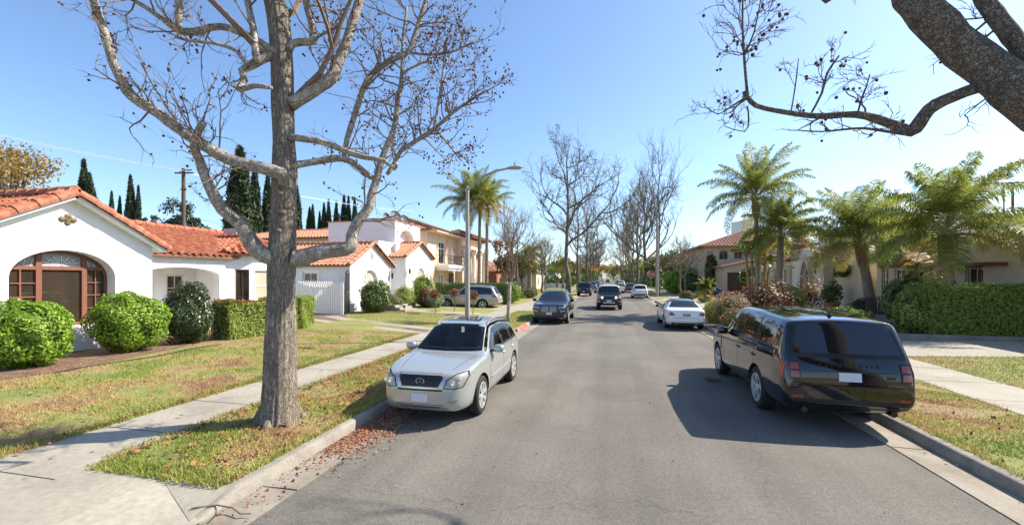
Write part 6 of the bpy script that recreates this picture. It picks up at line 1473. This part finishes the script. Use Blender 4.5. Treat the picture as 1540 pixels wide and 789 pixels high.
    def text(s, axis, txt, z, size, mat, y0=0, space=1.0):
        cu = bpy.data.curves.new('lettering', 'FONT'); cu.body = txt; cu.size = size; cu.extrude = .003; cu.align_x = 'CENTER'; cu.align_y = 'CENTER'; cu.space_character = space
        o = bpy.data.objects.new('lettering', cu); COL.objects.link(o); dg = bpy.context.evaluated_depsgraph_get(); me = bpy.data.meshes.new_from_object(o.evaluated_get(dg)); bpy.data.objects.remove(o)
        for v in me.vertices:
            sgn = 1 if axis == 'rear' else -1; y = y0 + v.co.x * sgn; zz = z + v.co.y; p, n = s.cast(y, zz, axis); q = p + n * (.006 + v.co.z); v.co = q
        me.materials.append(mat); o = bpy.data.objects.new('lettering', me); _link(o, s.t)
    def place(s, x, y, rz, sc=1.0):
        s.t.location = (x, y, .004); s.t.rotation_euler = (0, 0, R(rz)); s.t.scale = (sc, sc, sc); return s.t
AWAY, TOWARD = -90, 90
def rr(a, b, c, d): return [(a, c), (b, c), (b, d), (a, d)]

# 1 pale silver crossover, front towards the camera
c = Car('parked_car', 'pale silver green crossover with roof rails at the left kerb, nearest car on the left', 'car', PA['silver'], 4.73, 1.8, 1.66, 2.715, .93, .365, .93, 1.09, 1.28, 2.12, 4.05, 1.55, 4.52, 1.06, .98, group='cars parked along the street', spokes=7, pillars=(.42, .76), plan=[(0, .6), (.04, .7), (.12, .8), (.3, .9), (.7, .965), (1.2, 1), (3.63, 1), (4.28, .965), (4.58, .9), (4.69, .83), (4.73, .74)])
c.patch('grille', [[(-.34, .70), (.34, .70), (.42, .86), (.38, .885), (-.38, .885), (-.42, .86)]], 'front', CM['trim'], off=.006)
mb = MB()
for k in range(12): y = -.34 + .68 * k / 11; c.patch('', [rr(y - .009, y + .009, .71, .875)], 'front', None, off=.016, build=False, mb=mb)
mb.build('grille_bars', CM['darkrim'], c.t)
c.patch('grille_surround', [[(-.38, .885), (.38, .885), (.42, .92), (-.42, .92)]], 'front', c.paint, off=.014); c.patch('grille_surround', [[(-.36, .69), (-.32, .665), (.32, .665), (.36, .69)]], 'front', CM['chrome'], off=.012)
c.emblem('front', 0, .79, .055, CM['chrome'], 'L')
c.both('headlight_edge', [(.43, .68), (.6, .665), (.75, .69), (.8, .85), (.78, .935), (.63, .915), (.49, .835)], 'front', CM['gap'], off=.005, step=.025); hl = c.both('headlight', [(.45, .695), (.6, .68), (.735, .705), (.785, .85), (.765, .92), (.64, .9), (.51, .83)], 'front', CM['lens'], off=.012, step=.025)
for h, sg in zip(hl, (1, -1)):
    for (y, z, r) in ((.585, .78, .055), (.69, .8, .06)): p, n = c.cast(sg * y, z, 'front'); m = MB(); m.lathe([(r, -.0), (r * .96, -.014), (r * .6, -.012), (.001, -.006)], (p.x - .012, p.y, p.z), 16, 'X'); m.build('lamp_bowl', CM['lampbowl'], h)
c.both('fog_lamp', [(.50, .42), (.66, .435), (.68, .50), (.55, .50)], 'front', CM['lens'], off=.005)
c.patch('lower_grille', [[(-.45, .40), (.45, .40), (.36, .34), (-.36, .34)]], 'front', CM['trim'], off=.004); c.patch('bumper_slot', [[(-.4, .63), (.4, .63), (.44, .66), (-.44, .66)]], 'front', CM['trim'], off=.004)
c.patch('license_plate', [rr(-.155, .155, .44, .585)], 'front', CM['plate'], off=.016)
c.both('wiper', [(.02, 1.135), (.6, 1.15), (.6, 1.165), (.02, 1.15)], 'front', CM['trim'], off=.02)
c.patch('sunroof', [[(2.3, -.38), (3.1, -.38), (3.1, .38), (2.3, .38)]], 'top', CM['glass']); c.rails(2.2, 4.0, CM['greygrille']); c.mirror(1.72, 1.13, c.paint, (.14, .115, .085)); c.handles((2.62, 3.5), .92, c.paint)
c.seams([[(1.5, .35), (1.42, .7), (1.45, 1.05)], [(2.55, .34), (2.55, 1.05)], [(3.25, .36), (3.42, .6), (3.45, 1.06)], [(1.5, .34), (3.2, .34)]]); c.both('side_moulding', [(1.55, .55), (3.25, .57), (3.25, .61), (1.55, .59)], 'side', c.paint, off=.012)
for sg in (-1, 1): c.patch('hood_gap', [[(.3, sg * .5), (1.2, sg * .66), (1.2, sg * .668), (.3, sg * .508)]], 'top', CM['gap'], off=.001, skirt=.002)
c.hollow(); c.cabin()
c.place(-3.1, 7.5 + (4.73 / 2 - .93) * .955, TOWARD, .955)
# 2 black wagon, tail towards the camera
c = Car('parked_car', 'large black boxy wagon with tinted glass at the right kerb, nearest on the right', 'car', PA['black'], 5.2, 1.94, 1.88, 2.95, .93, .395, 1.08, 1.23, 1.45, 2.12, 4.86, 1.79, 5.1, 1.22, 1.13, boxy=.9, rw=.73, tw=.25, spokes=5, pillars=(.37, .68), gc=.26, belt=[(0, .75), (.1, .98), (.8, 1.1), (1.45, 1.19), (4.7, 1.29), (4.95, 1.27), (5.1, 1.12), (5.2, .72)], plan=[(0, .74), (.05, .84), (.14, .92), (.3, .965), (.8, .99), (1.3, 1), (3.9, 1), (4.7, .985), (5.03, .965), (5.15, .935), (5.2, .88)], group='cars parked along the street')
c.patch('tailgate_glass', [[(-.82, 1.2), (.82, 1.2), (.69, 1.75), (-.69, 1.75)]], 'rear', CM['trim'], off=.0025)
tl = c.both('taillight', [(.69, .855), (.835, .855), (.835, 1.145), (.7, 1.145)], 'rear', CM['darkrim'], off=.008, step=.03)
for t_, sg in zip(tl, (1, -1)):
    for (z0, z1) in ((.885, .985), (1.015, 1.115)): m = c.patch('', [[(sg * .705, z0), (sg * .825, z0), (sg * .825, z1), (sg * .715, z1)]], 'rear', None, off=.016, step=.03, build=False); m.build('lens', CM['red'], t_, smooth=50)
for ax in ('left', 'right'):
    c.patch('taillight', [[(4.96, .87), (5.1, .87), (5.1, 1.13), (4.99, 1.13)]], ax, CM['red'], off=.006, step=.04)
c.patch('license_plate', [rr(-.155, .155, .85, .985)], 'rear', CM['plate'], off=.018); c.patch('tailgate_strip', [[(-.64, .992), (.64, .992), (.64, 1.01), (-.64, 1.01)]], 'rear', CM['darkrim'], off=.006); c.text('rear', 'RANGE ROVER', 1.085, .075, CM['darkrim'], 0, 1.9)
c.patch('tailgate_gap', [rr(-.76, .76, .77, .778)], 'rear', CM['gap'], off=.002); c.patch('bumper_panel', [[(-.86, .36), (.86, .36), (.88, .56), (-.88, .56)]], 'rear', CM['trim'], off=.003); c.both('reflector', rr(.66, .82, .565, .6), 'rear', CM['red'], off=.006); c.patch('badge', [[(.5, .905), (.62, .905), (.62, .95), (.5, .95)]], 'rear', CM['darkrim'], off=.006)
for sg in (-1, 1): MB().tube([(c.L / 2 - .3, sg * .62, .36), (c.L / 2 - .06, sg * .62, .36)], .05, 12).build('exhaust', CM['darkrim'], c.t, smooth=60)
c.both('wiper', [(-.1, 1.245), (.42, 1.235), (.42, 1.25), (-.1, 1.262)], 'rear', CM['trim'], off=.02)
c.both('headlight', [(.52, .88), (.88, .88), (.9, 1.02), (.52, 1.02)], 'front', CM['lens'], off=.005); c.patch('grille', [rr(-.48, .48, .82, 1.02)], 'front', CM['trim'])
m = MB(); p, n = c.cast(4.5, 0, 'top'); m.add([(p.x - .13, 0, p.z), (p.x + .06, -.03, p.z), (p.x + .06, .03, p.z), (p.x + .04, 0, p.z + .075)], [(0, 1, 3), (1, 2, 3), (2, 0, 3), (0, 2, 1)]); m.build('roof_antenna', CM['trim'], c.t)
c.patch('panoramic_roof', [[(2.5, -.5), (4.1, -.5), (4.1, .5), (2.5, .5)]], 'top', CM['glass']); c.mirror(1.85, 1.24, PA['black'], (.13, .12, .09)); c.handles((2.75, 3.75), 1.0, PA['black'])
c.seams([[(1.6, .4), (1.52, .8), (1.55, 1.1)], [(2.72, .4), (2.72, 1.14)], [(3.55, .42), (3.72, .7), (3.78, 1.15)], [(1.6, .4), (3.5, .4)]]); c.both('side_vent', [(1.28, .72), (1.34, .72), (1.36, 1.02), (1.30, 1.02)], 'side', CM['darkrim'], off=.006); c.both('sill_trim', [(1.5, .3), (3.4, .3), (3.4, .38), (1.5, .38)], 'side', CM['trim'], off=.004)
c.place(3.71, 12.0 + .93 - 2.6, AWAY)
# 3 dark crossover, front to camera
def front_common(c, z0, z1, grille, lights, plate, low=None):
    c.patch('grille', grille, 'front', CM['trim'] if low != 'grey' else CM['greygrille'], off=.006); [c.both('headlight', l, 'front', CM['lens'], off=.006) for l in lights]
    if plate: c.patch('license_plate', [rr(-.15, .15, *plate)], 'front', CM['plate'], off=.016)
c = Car('parked_car', 'dark blue black three row crossover with broad grey grille parked behind the silver crossover', 'car', PA['blueblack'], 5.15, 1.99, 1.76, 3.1, .9, .39, 1.06, 1.17, 1.4, 2.35, 4.5, 1.64, 4.95, 1.15, 1.05, rw=.66, boxy=.15, tw=.25, group='cars parked along the street', gc=.23)
front_common(c, 0, 0, [[(-.42, .66), (-.03, .66), (-.03, .99), (-.40, .99)], [(.03, .66), (.42, .66), (.40, .99), (.03, .99)]], [[(.48, .84), (.86, .86), (.9, .96), (.5, .96)], [(.6, .66), (.84, .68), (.84, .76), (.6, .74)]], (.52, .64), 'grey')
c.patch('lower_intake', [[(-.6, .36), (.6, .36), (.7, .47), (-.7, .47)]], 'front', CM['trim']); c.patch('chrome_strip', [[(-.72, .335), (.72, .335), (.72, .355), (-.72, .355)]], 'front', CM['chrome'], off=.014); c.both('chrome_corner', [(.7, .4), (.86, .42), (.88, .6), (.84, .6), (.8, .44)], 'front', CM['chrome'], off=.01)
c.rails(2.3, 4.5, CM['chrome']); c.mirror(1.85, 1.2, CM['trim']); c.handles((2.75, 3.8), 1.0, CM['chrome']); c.seams([[(1.6, .4), (1.55, 1.08)], [(2.72, .4), (2.72, 1.08)], [(3.6, .42), (3.78, 1.1)]]); c.place(-3.12, 23.4 - .9 + 2.57, TOWARD)
# 4 oncoming boxy black off-roader with white roof
c = Car('oncoming_car', 'black boxy off roader with white roof and lit round headlights driving towards us mid street', 'car', PA['dkgreen'], 4.67, 1.9, 1.84, 2.69, .87, .4, 1.05, 1.2, 1.62, 1.98, 4.3, 1.76, 4.5, 1.18, 1.1, boxy=1.0, tw=.27, rw=.75, gc=.32, roofmat=PA['white'], rim='darkrim')
c.patch('grille', [rr(-.72, .72, .84, 1.02)], 'front', CM['trim'], off=.006); c.patch('grille_mesh', [rr(-.3, .3, .86, 1.0)], 'front', CM['darkrim'], off=.012)
c.both('headlight', [(.5 + .08 * math.cos(k * math.pi / 8), .93 + .08 * math.sin(k * math.pi / 8)) for k in range(16)], 'front', CM['lit'], off=.02); c.both('turn_signal', rr(.6, .84, .87, .99), 'front', CM['amber'], off=.014)
c.patch('bumper', [[(-.85, .5), (.85, .5), (.85, .68), (-.85, .68)]], 'front', CM['trim'], off=.05, skirt=.02); c.patch('license_plate', [rr(-.17, .17, .62, .75)], 'front', CM['plate'], off=.07); c.patch('skid_bar', [rr(-.42, .42, .52, .6)], 'front', CM['metalgrey'] if 'metalgrey' in CM else CM['rim'], off=.065); c.both('fog_lamp', rr(.62, .84, .6, .68), 'front', CM['lens'], off=.06)
c.mirror(1.75, 1.3, CM['trim'], (.13, .13, .12)); c.seams([[(1.75, .45), (1.72, 1.14)], [(2.8, .45), (2.8, 1.14)]]); c.place(0.0, 34.2 - .87 + 2.33, TOWARD, 1.03)
# 5 black jeep-like car
c = Car('parked_car', 'black upright off roader with round lamps parked behind the dark crossover', 'car', PA['black'], 4.25, 1.87, 1.84, 2.5, .75, .4, 1.08, 1.18, 1.6, 1.85, 4.0, 1.78, 4.15, 1.15, 1.05, boxy=1.0, tw=.26, rw=.78, gc=.34, rim='darkrim', group='cars parked along the street', near=False)
c.patch('grille', [rr(-.42, .42, .78, 1.02)], 'front', CM['trim'], off=.006); c.both('headlight', [(.52 + .085 * math.cos(k * math.pi / 6), .93 + .085 * math.sin(k * math.pi / 6)) for k in range(12)], 'front', CM['lens'], off=.012); c.patch('bumper', [rr(-.85, .85, .5, .66)], 'front', CM['trim'], off=.06, skirt=.02); c.patch('license_plate', [rr(-.16, .16, .6, .72)], 'front', CM['plate'], off=.08); c.mirror(1.75, 1.3, CM['trim'], (.12, .12, .1)); c.place(-3.28, 57.5 + 1.6, TOWARD)
# 6 white saloon, tail to camera
c = Car('parked_car', 'white four door sedan with dark smoked tail lamps parked beside the pink flowering bush', 'car', PA['white'], 4.7, 1.82, 1.43, 2.84, .82, .335, .78, .93, 1.45, 2.25, 3.5, 1.35, 4.12, 1.0, .98, group='cars parked along the street', gc=.17, rw=.64, spokes=5, pillars=(.44, .88), roofmat=CM['glass'])
c.patch('rear_bumper_trim', [[(-.7, .27), (.7, .27), (.78, .42), (-.62, .42)]], 'rear', CM['trim'], off=.005); c.both('taillight', [(.5, .72), (.78, .68), (.86, .84), (.8, .88), (.62, .85)], 'rear', CM['red'], off=.006); c.patch('license_plate', [rr(-.17, .17, .66, .79)], 'rear', CM['greygrille'], off=.01); c.patch('trunk_gap', [[(-.52, .585), (.52, .585), (.54, .597), (-.54, .597)]], 'rear', CM['gap'], off=.002); c.both('exhaust', rr(.5, .68, .3, .37), 'rear', CM['darkrim'], off=.015); c.emblem('rear', 0, .9, .04, CM['chrome'])
c.mirror(1.75, .98, CM['trim'], (.11, .1, .07)); c.seams([[(1.6, .3), (1.5, .85)], [(2.62, .3), (2.62, .88)], [(3.3, .32), (3.62, .6), (3.6, .9)]]); c.place(3.55, 22.3 - .0 + 2.35 - 1.04, AWAY)
# 7 white crossover
def rear_suv(c, z=.95, lens=True):
    c.both('taillight', [(.5, z - .02), (.84, z - .06), (.87, z + .1), (.55, z + .09)], 'rear', CM['red'], off=.006); c.patch('license_plate', [rr(-.17, .17, z - .18, z - .05)], 'rear', CM['plate'], off=.012); c.patch('bumper_trim', [[(-.8, .36), (.8, .36), (.82, .56), (-.82, .56)]], 'rear', CM['trim'], off=.005)
c = Car('parked_car', 'white crossover with dark bumper parked beyond the white sedan on the right', 'car', PA['white'], 4.6, 1.85, 1.68, 2.66, .92, .36, .98, 1.1, 1.35, 2.05, 4.1, 1.6, 4.42, 1.08, 1.0, group='cars parked along the street', near=False); rear_suv(c); c.rails(2.2, 4.0, CM['trim']); c.mirror(1.75, 1.14, CM['trim']); c.place(3.62, 54.8, AWAY); RAV = c.t
c = Car('parked_car', 'dark grey hatchback parked ahead of the white crossover on the right', 'car', PA['grey'], 4.4, 1.8, 1.5, 2.6, .9, .33, .85, .98, 1.35, 2.15, 3.9, 1.42, 4.25, .98, .9, group='cars parked along the street', near=False); rear_suv(c, .86); c.mirror(1.75, 1.02, CM['trim']); c.place(3.55, 78, AWAY); GRY = c.t
# 8 dark saloon in the right driveway
c = Car('parked_car', 'dark navy sedan parked across the driveway of the two storey tan house', 'car', PA['navy'], 4.85, 1.85, 1.44, 2.9, .85, .34, .8, .95, 1.5, 2.3, 3.6, 1.36, 4.25, 1.0, .97, group='cars parked along the street', gc=.17, rw=.64, pillars=(.44, .88)); c.both('taillight', [(.45, .78), (.8, .72), (.86, .86), (.5, .88)], 'rear', CM['red'], off=.006); c.patch('license_plate', [rr(-.17, .17, .64, .77)], 'rear', CM['plate'], off=.012)
for ax in ('left', 'right'): c.patch('taillight', [[(4.5, .74), (4.75, .72), (4.75, .86), (4.5, .86)]], ax, CM['red'], off=.006)
c.mirror(1.8, 1.0, PA['navy'], (.11, .1, .07)); c.seams([[(1.65, .3), (1.55, .85)], [(2.7, .3), (2.7, .88)], [(3.4, .32), (3.7, .9)]]); c.handles((2.5, 3.4), .82, CM['chrome']); c.place(12.0, 52.5, 176)
# 9 champagne wagon in the left driveway
c = Car('parked_car', 'champagne and silver long wagon parked in the driveway of the balcony house', 'car', PA['beige'], 5.05, 1.97, 1.88, 2.85, .95, .41, 1.08, 1.2, 1.5, 2.25, 4.55, 1.78, 4.88, 1.2, 1.1, boxy=.6, tw=.26, gc=.28, pillars=(.36, .64), group='cars parked along the street', spokes=6); rear_suv(c, 1.05)
for ax in ('left', 'right'): c.patch('taillight', [[(4.5, 1.02), (4.88, 1.0), (4.86, 1.16), (4.6, 1.14)]], ax, CM['red'], off=.008)
c.mirror(1.9, 1.26, c.paint, (.14, .14, .11)); c.handles((2.7, 3.7), 1.02, CM['chrome']); c.seams([[(1.7, .45), (1.62, 1.12)], [(2.75, .42), (2.75, 1.14)], [(3.4, .44), (3.7, .75), (3.75, 1.14)]]); c.both('running_board', [(1.55, .36), (3.3, .36), (3.3, .42), (1.55, .42)], 'side', CM['chrome'], off=.02); c.rails(2.4, 4.4, CM['chrome']); c.place(-10.75, 32.1, 2)
# 10 far cars
c = Car('parked_car', 'grey blue hatchback with bright bumper parked behind the black off roader on the left', 'car', PA['greyblue'], 4.5, 1.84, 1.65, 2.65, .9, .35, .95, 1.06, 1.3, 2.05, 4.0, 1.56, 4.35, 1.05, .95, group='cars parked along the street', near=False); front_common(c, 0, 0, [rr(-.4, .4, .66, .84)], [[(.5, .74), (.86, .76), (.88, .88), (.52, .86)]], (.46, .58)); c.mirror(1.75, 1.1, CM['trim']); c.place(-3.25, 88, TOWARD); FB = c.t
def repaint(t, m):
    for ch in KIDS.get(t.name, []):
        if ch.name.startswith('body'):
            ch.data = ch.data.copy(); ch.data.materials[0] = m
for (src, x, y, rz, m, lab) in ((FB, -3.2, 108, TOWARD, PA['navy'], 'dark blue crossover, third of the row parked far on the left'), (FB, -3.2, 122, TOWARD, PA['grey'], 'grey crossover, fourth of the row parked far on the left'), (FB, -3.2, 140, TOWARD, PA['white'], 'white crossover, fifth of the row parked far on the left'), (FB, -3.2, 165, TOWARD, PA['blueblack'], 'dark crossover, farthest of the row parked on the left'),
    (RAV, 3.5, 128, AWAY, PA['white'], 'second white crossover parked far down on the right'), (RAV, 3.45, 143, AWAY, PA['navy'], 'navy crossover just past the second white crossover on the right'), (GRY, 3.45, 163, AWAY, PA['grey'], 'grey hatchback far down the right row'), (GRY, 3.45, 190, AWAY, PA['white'], 'white hatchback, farthest car of the right row'), (FB, -.6, 205, TOWARD, PA['blueblack'], 'dark distant car driving towards us in the middle of the street'), (FB, -3.2, 195, TOWARD, PA['beige'], 'pale distant car at the end of the left row')):
    t = dup(src, (x, y, .004), R(rz), None, lab, 'cars parked along the street' if 'driving' not in lab else None); repaint(t, m)
    if 'driving' in lab: del t['group']
# ---------------------------------------------------------------- street furniture
LP = thing('street_lamp', 'tall grey street lamp with a curved arm over the road by the silver crossover', 'street lamp', (-5.25, 15.4, .15))
d = 16.18; tp = at_depth(699.5, 285, -(-5.25) * SN + 15.4 * CS); h = tp.z - .15
mb = MB(); mb.tube([(0, 0, -.05), (0, 0, .3), (0, 0, h * .5), (0, 0, h)], [.105, .1, .085, .062], 14); mb.lathe([(.2, 0), (.2, .06), (.14, .12), (.14, .2)], n=14); mb.build('pole', M['lamppost'], LP, smooth=50)
mb = MB(); mb.tube([(0, 0, h - .12), (0, 0, h + .05)], [.075, .075], 12); mb.tube([(0, 0, h + .05), (.001, 0, h + .12)], [.07, .03], 12); mb.build('pole_cap', M['lamppost'], LP, smooth=50)
arm = [(0, 0, h - .02), (.32, 0, h + .26), (.75, 0, h + .52), (1.2, 0, h + .66), (1.6, 0, h + .71)]
mb = MB(); mb.tube(arm, [.055, .05, .045, .04, .038], 10); mb.build('arm', M['lamppost'], LP, smooth=60)
mb = MB(); P = [(1.5, 0, h + .7), (1.62, 0, h + .72), (1.85, 0, h + .73), (2.05, 0, h + .72), (2.14, 0, h + .71)]; mb.tube(P, [.045, .085, .12, .09, .02], 12)
mb.v = [(x, y * 1.15, (z - h - .72) * .62 + h + .72) for x, y, z in mb.v]; mb.build('lamp_head', M['lamppost'], LP, smooth=50); mb = MB(); mb.tube([(1.85, 0, h + .78), (1.85, 0, h + .9)], [.04, .03], 8); mb.build('light_sensor', M['lamppost'], LP)
SS = thing('stop_sign', 'red octagonal stop sign beside the street trunks on the right', 'sign', (5.7, 62, .15)); mb = MB(); mb.tube([(0, 0, 0), (0, 0, 2.6)], .035, 8); mb.build('post', M['metalgrey'], SS)
oc = [(.5 * math.cos(R(22.5 + 45 * k)), 2.75 + .5 * math.sin(R(22.5 + 45 * k))) for k in range(8)]; mb = MB(); slab2d(mb, (0, -.05, 0), XV, oc, [], .012); pl = mb.build('sign_plate', pm('sign_white', [(.75, .75, .73)], rough=.5), SS)
mb = MB(); slab2d(mb, (0, -.054, 0), XV, inset(oc, .03), [], .003); mb.build('red_face', pm('sign_red', [(.62, .1, .05)], rough=.5), pl)
cu = bpy.data.curves.new('t', 'FONT'); cu.body = 'STOP'; cu.size = .36; cu.align_x = 'CENTER'; cu.align_y = 'CENTER'; o = bpy.data.objects.new('t', cu); COL.objects.link(o); me = bpy.data.meshes.new_from_object(o.evaluated_get(bpy.context.evaluated_depsgraph_get())); bpy.data.objects.remove(o)
for v in me.vertices: v.co = (v.co.x, -.06, v.co.y + 2.75)
me.materials.append(bpy.data.materials['sign_white']); _link(bpy.data.objects.new('lettering', me), pl)
UP = thing('utility_pole', 'pale slim utility pole with a small round tag by the tall slender tree', 'pole', (5.75, 55.0, .1)); mb = MB(); mb.tube([(0, 0, 0), (0, 0, 5), (.02, 0, 9.5)], [.19, .17, .14], 10); mb.build('shaft', M['lamppost'], UP, smooth=60); mb = MB(); mb.box(-.14, .14, -.26, -.235, 3.4, 3.8); mb.build('tag', M['metalgrey'], UP)
# pole and wires behind the bungalow
b = at_depth(276, 417, 55); tpz = at_depth(276, 259, 55).z
WP = thing('utility_pole', 'dark wooden utility pole with crossarm behind the bungalow roof', 'pole', (b.x, b.y, 0)); mb = MB(); mb.tube([(0, 0, 0), (0, 0, tpz + .5)], [.3, .2], 10); mb.build('shaft', M['woodpole'], WP, smooth=60)
mb = MB(); dr = V((CS, SN, 0)).normalized(); a1 = Z * (tpz - .1) - dr * 1.1; a2 = Z * (tpz - .1) + dr * 1.3; mb.bar(a1, a2, .14, .16); mb.bar(Z * (tpz + .25) - dr * .1, Z * (tpz + .3) + dr * 1.1, .1, .12); mb.build('crossarm', M['woodpole'], WP); mb = MB()
for k in range(5): mb.lathe([(.05, 0), (.07, .1), (.03, .2), (.001, .22)], Z * (tpz - .02) + dr * (-1 + .55 * k), 8)
mb.build('insulators', M['metalgrey'], WP)
def wire(a, b, sag, r, n=24): return [a + (b - a) * (i / n) - Z * (sag * 4 * (i / n) * (1 - i / n)) for i in range(n + 1)]
top = V((b.x, b.y, tpz + .1)); W0 = at_depth(-160, 168, 40); W2 = at_depth(620, 318, 120)
wm = pm('power_cable', [(.62, .64, .66)], rough=.4)
mb = MB()
for k in range(3): off = dr * (.22 * k) + Z * (.05 * k); mb.tube(wire(W0 + off, top + off, .35, 0), .022, 5)
o = mb.build('power_line', wm); put(o, 'pale sunlit power cables running from the left edge to the wooden pole', 'cable')
mb = MB()
for k in range(3): off = dr * (.4 * k) - Z * (.0 * k); mb.tube(wire(top + off - Z * .15, W2 + off, .8, 0), .018, 4)
o = mb.build('power_line', wm); put(o, 'thin cables running right from the wooden pole towards the cypresses', 'cable')
mb = MB(); mb.tube(wire(at_depth(60, 332, 60), at_depth(276, 331, 55), .1, 0), .02, 4); mb.tube(wire(at_depth(276, 322, 55), at_depth(480, 362, 60), .5, 0), .02, 4); o = mb.build('power_line', pm('dark_cable', [(.12, .12, .12)], rough=.6)); put(o, 'low dark service cable behind the bungalow ridge', 'cable')
b = at_depth(510, 417, 95); z_ = at_depth(510, 325, 95).z
t = thing('utility_pole', 'far utility pole with crossarm between the cypresses above the tower house', 'pole', (b.x, b.y, 0)); mb = MB(); mb.tube([(0, 0, 0), (0, 0, z_ + .6)], [.3, .2], 8); mb.build('shaft', M['woodpole'], t); mb = MB(); mb.bar(Z * z_ - dr * 1.6, Z * z_ + dr * 1.6, .16, .18); mb.build('crossarm', M['woodpole'], t)
b = at_depth(1523, 417, 60); z_ = at_depth(1523, 276, 60).z
t = thing('utility_pole', 'wooden pole with a wide crossarm above the flat roofed house at the right edge', 'pole', (b.x, b.y, 0)); mb = MB(); mb.tube([(0, 0, 0), (0, 0, z_ + .1)], [.2, .14], 8); mb.build('shaft', M['woodpole'], t); mb = MB(); mb.bar(Z * z_ - dr * 2.6, Z * z_ + dr * 2.6 + Z * .2, .14, .16); mb.build('crossarm', M['woodpole'], t)
LW = MB(); LW.box(-20, -8.6, 96, 96.25, 0, 1.15); o = LW.build('garden_wall', M['stucco']); put(o, 'low white garden wall far behind the second street tree', 'low wall')
LW = MB(); LW.box(8.6, 13, 69, 69.25, 0, .9); o = LW.build('garden_wall', M['cream']); put(o, 'low cream garden wall beyond the dark sedan on the right', 'low wall')
# crumpled leaf on the road, path light, small twig on the apron
lf = thing('dry_leaf', 'big curled brown dead leaf lying on the asphalt beside the black wagon', 'leaf', (2.42, 11.05, .005)); mb = MB(); n = 9; vs = []
for i in range(n):
    for j in range(n): u, v = i / (n - 1) * 2 - 1, j / (n - 1) * 2 - 1; w = (1 - abs(u) ** 2.2) * (.8 + .2 * math.cos(9 * u)); vs.append((u * .2, v * w * .13, .015 + .09 * v * v * w + .05 * u * u + .018 * math.sin(7 * u + 3 * v)))
mb.add(vs, [(i * n + j, (i + 1) * n + j, (i + 1) * n + j + 1, i * n + j + 1) for i in range(n - 1) for j in range(n - 1)])
mb.build('blade', pm('brown_leaf', [(.17, .1, .06), (.3, .19, .12)], 12, .7, transl=.2), lf, smooth=180); MB().tube([(.19, 0, .06), (.26, .02, .02), (.3, .03, .012)], .006, 5).build('stalk', M['twig'], lf)
tg = MB(); g = on_ground(335, 770, .05); tg.tube([g + V((-.35, -.05, .03)), g + V((-.15, .06, .03)), g + V((.05, .07, .02)), g + V((.2, .02, .0)), g + V((.3, .05, 0))], .008, 5); tg.tube([g + V((-.05, .07, .02)), g + V((.03, -.1, .03))], .006, 5); o = tg.build('fallen_twig', M['twig']); put(o, 'thin dark twig lying on the driveway apron at the bottom left', 'twig')
for i, (px, py, lab) in enumerate(((608, 472, 'small blue garden lamp at the foot of the white steps'),)):
    g = on_ground(px, py, .2); t = thing('garden_lamp', lab, 'garden lamp', tuple(g)); MB().tube([(0, 0, 0), (0, 0, .4)], .02, 6).build('stake', M['iron'], t); m = MB(); m.ball((0, 0, .48), .1, 8); m.build('globe', pm('blue_glass', [(.05, .12, .4)], rough=.1), t, smooth=180)
HS = MB(); HS.tube([(-12.4 + .1 * math.sin(y * 2.2), y, lawn_z(-12.4) + .03) for y in np.linspace(7.2, 11.5, 24)], .013, 5); o = HS.build('garden_hose', M['iron']); put(o, 'thin dark garden hose lying along the edge of the soil bed', 'hose')

# ---------------------------------------------------------------- light, sky, camera
EL, AZ = R(42.0), math.atan2(.876, .482)                         # azimuth from +Y towards +X
W = bpy.data.worlds.new('World'); SC.world = W; W.use_nodes = True; nt = W.node_tree; bg = nt.nodes['Background']
sky = nt.nodes.new('ShaderNodeTexSky'); sky.sky_type = 'NISHITA'; sky.sun_disc = False; sky.sun_elevation = EL; sky.sun_rotation = AZ; sky.altitude = 50; sky.air_density = 1.0; sky.dust_density = SKY_DUST; sky.ozone_density = 5
nt.links.new(sky.outputs[0], bg.inputs[0]); bg.inputs[1].default_value = SKY_STR
sl = bpy.data.lights.new('sun', 'SUN'); sl.energy = SUN_STR; sl.angle = R(.53); sl.color = (1, .91, .77); so = bpy.data.objects.new('sun', sl); COL.objects.link(so)
sd = V((math.cos(EL) * math.sin(AZ), math.cos(EL) * math.cos(AZ), math.sin(EL))); so.rotation_euler = sd.to_track_quat('Z', 'Y').to_euler(); so.location = sd * 60
cam = bpy.data.cameras.new('camera'); co = bpy.data.objects.new('camera', cam); COL.objects.link(co); SC.camera = co
co.location = (0, 0, HCAM); co.rotation_euler = (R(90), 0, PSI); cam.sensor_width = 36; cam.lens = FPX / 1540 * 36; cam.shift_y = (417 - 394.5) / 1540; cam.clip_start = .05; cam.clip_end = 5000
SC.view_settings.view_transform = 'Standard'; SC.view_settings.look = 'None'; SC.view_settings.exposure = EXPO; SC.view_settings.gamma = 1; SC.view_settings.use_curve_mapping = False
SC.cycles.max_bounces = 6; SC.cycles.diffuse_bounces = 3; SC.cycles.glossy_bounces = 3; SC.cycles.transmission_bounces = 3; SC.cycles.use_denoising = True
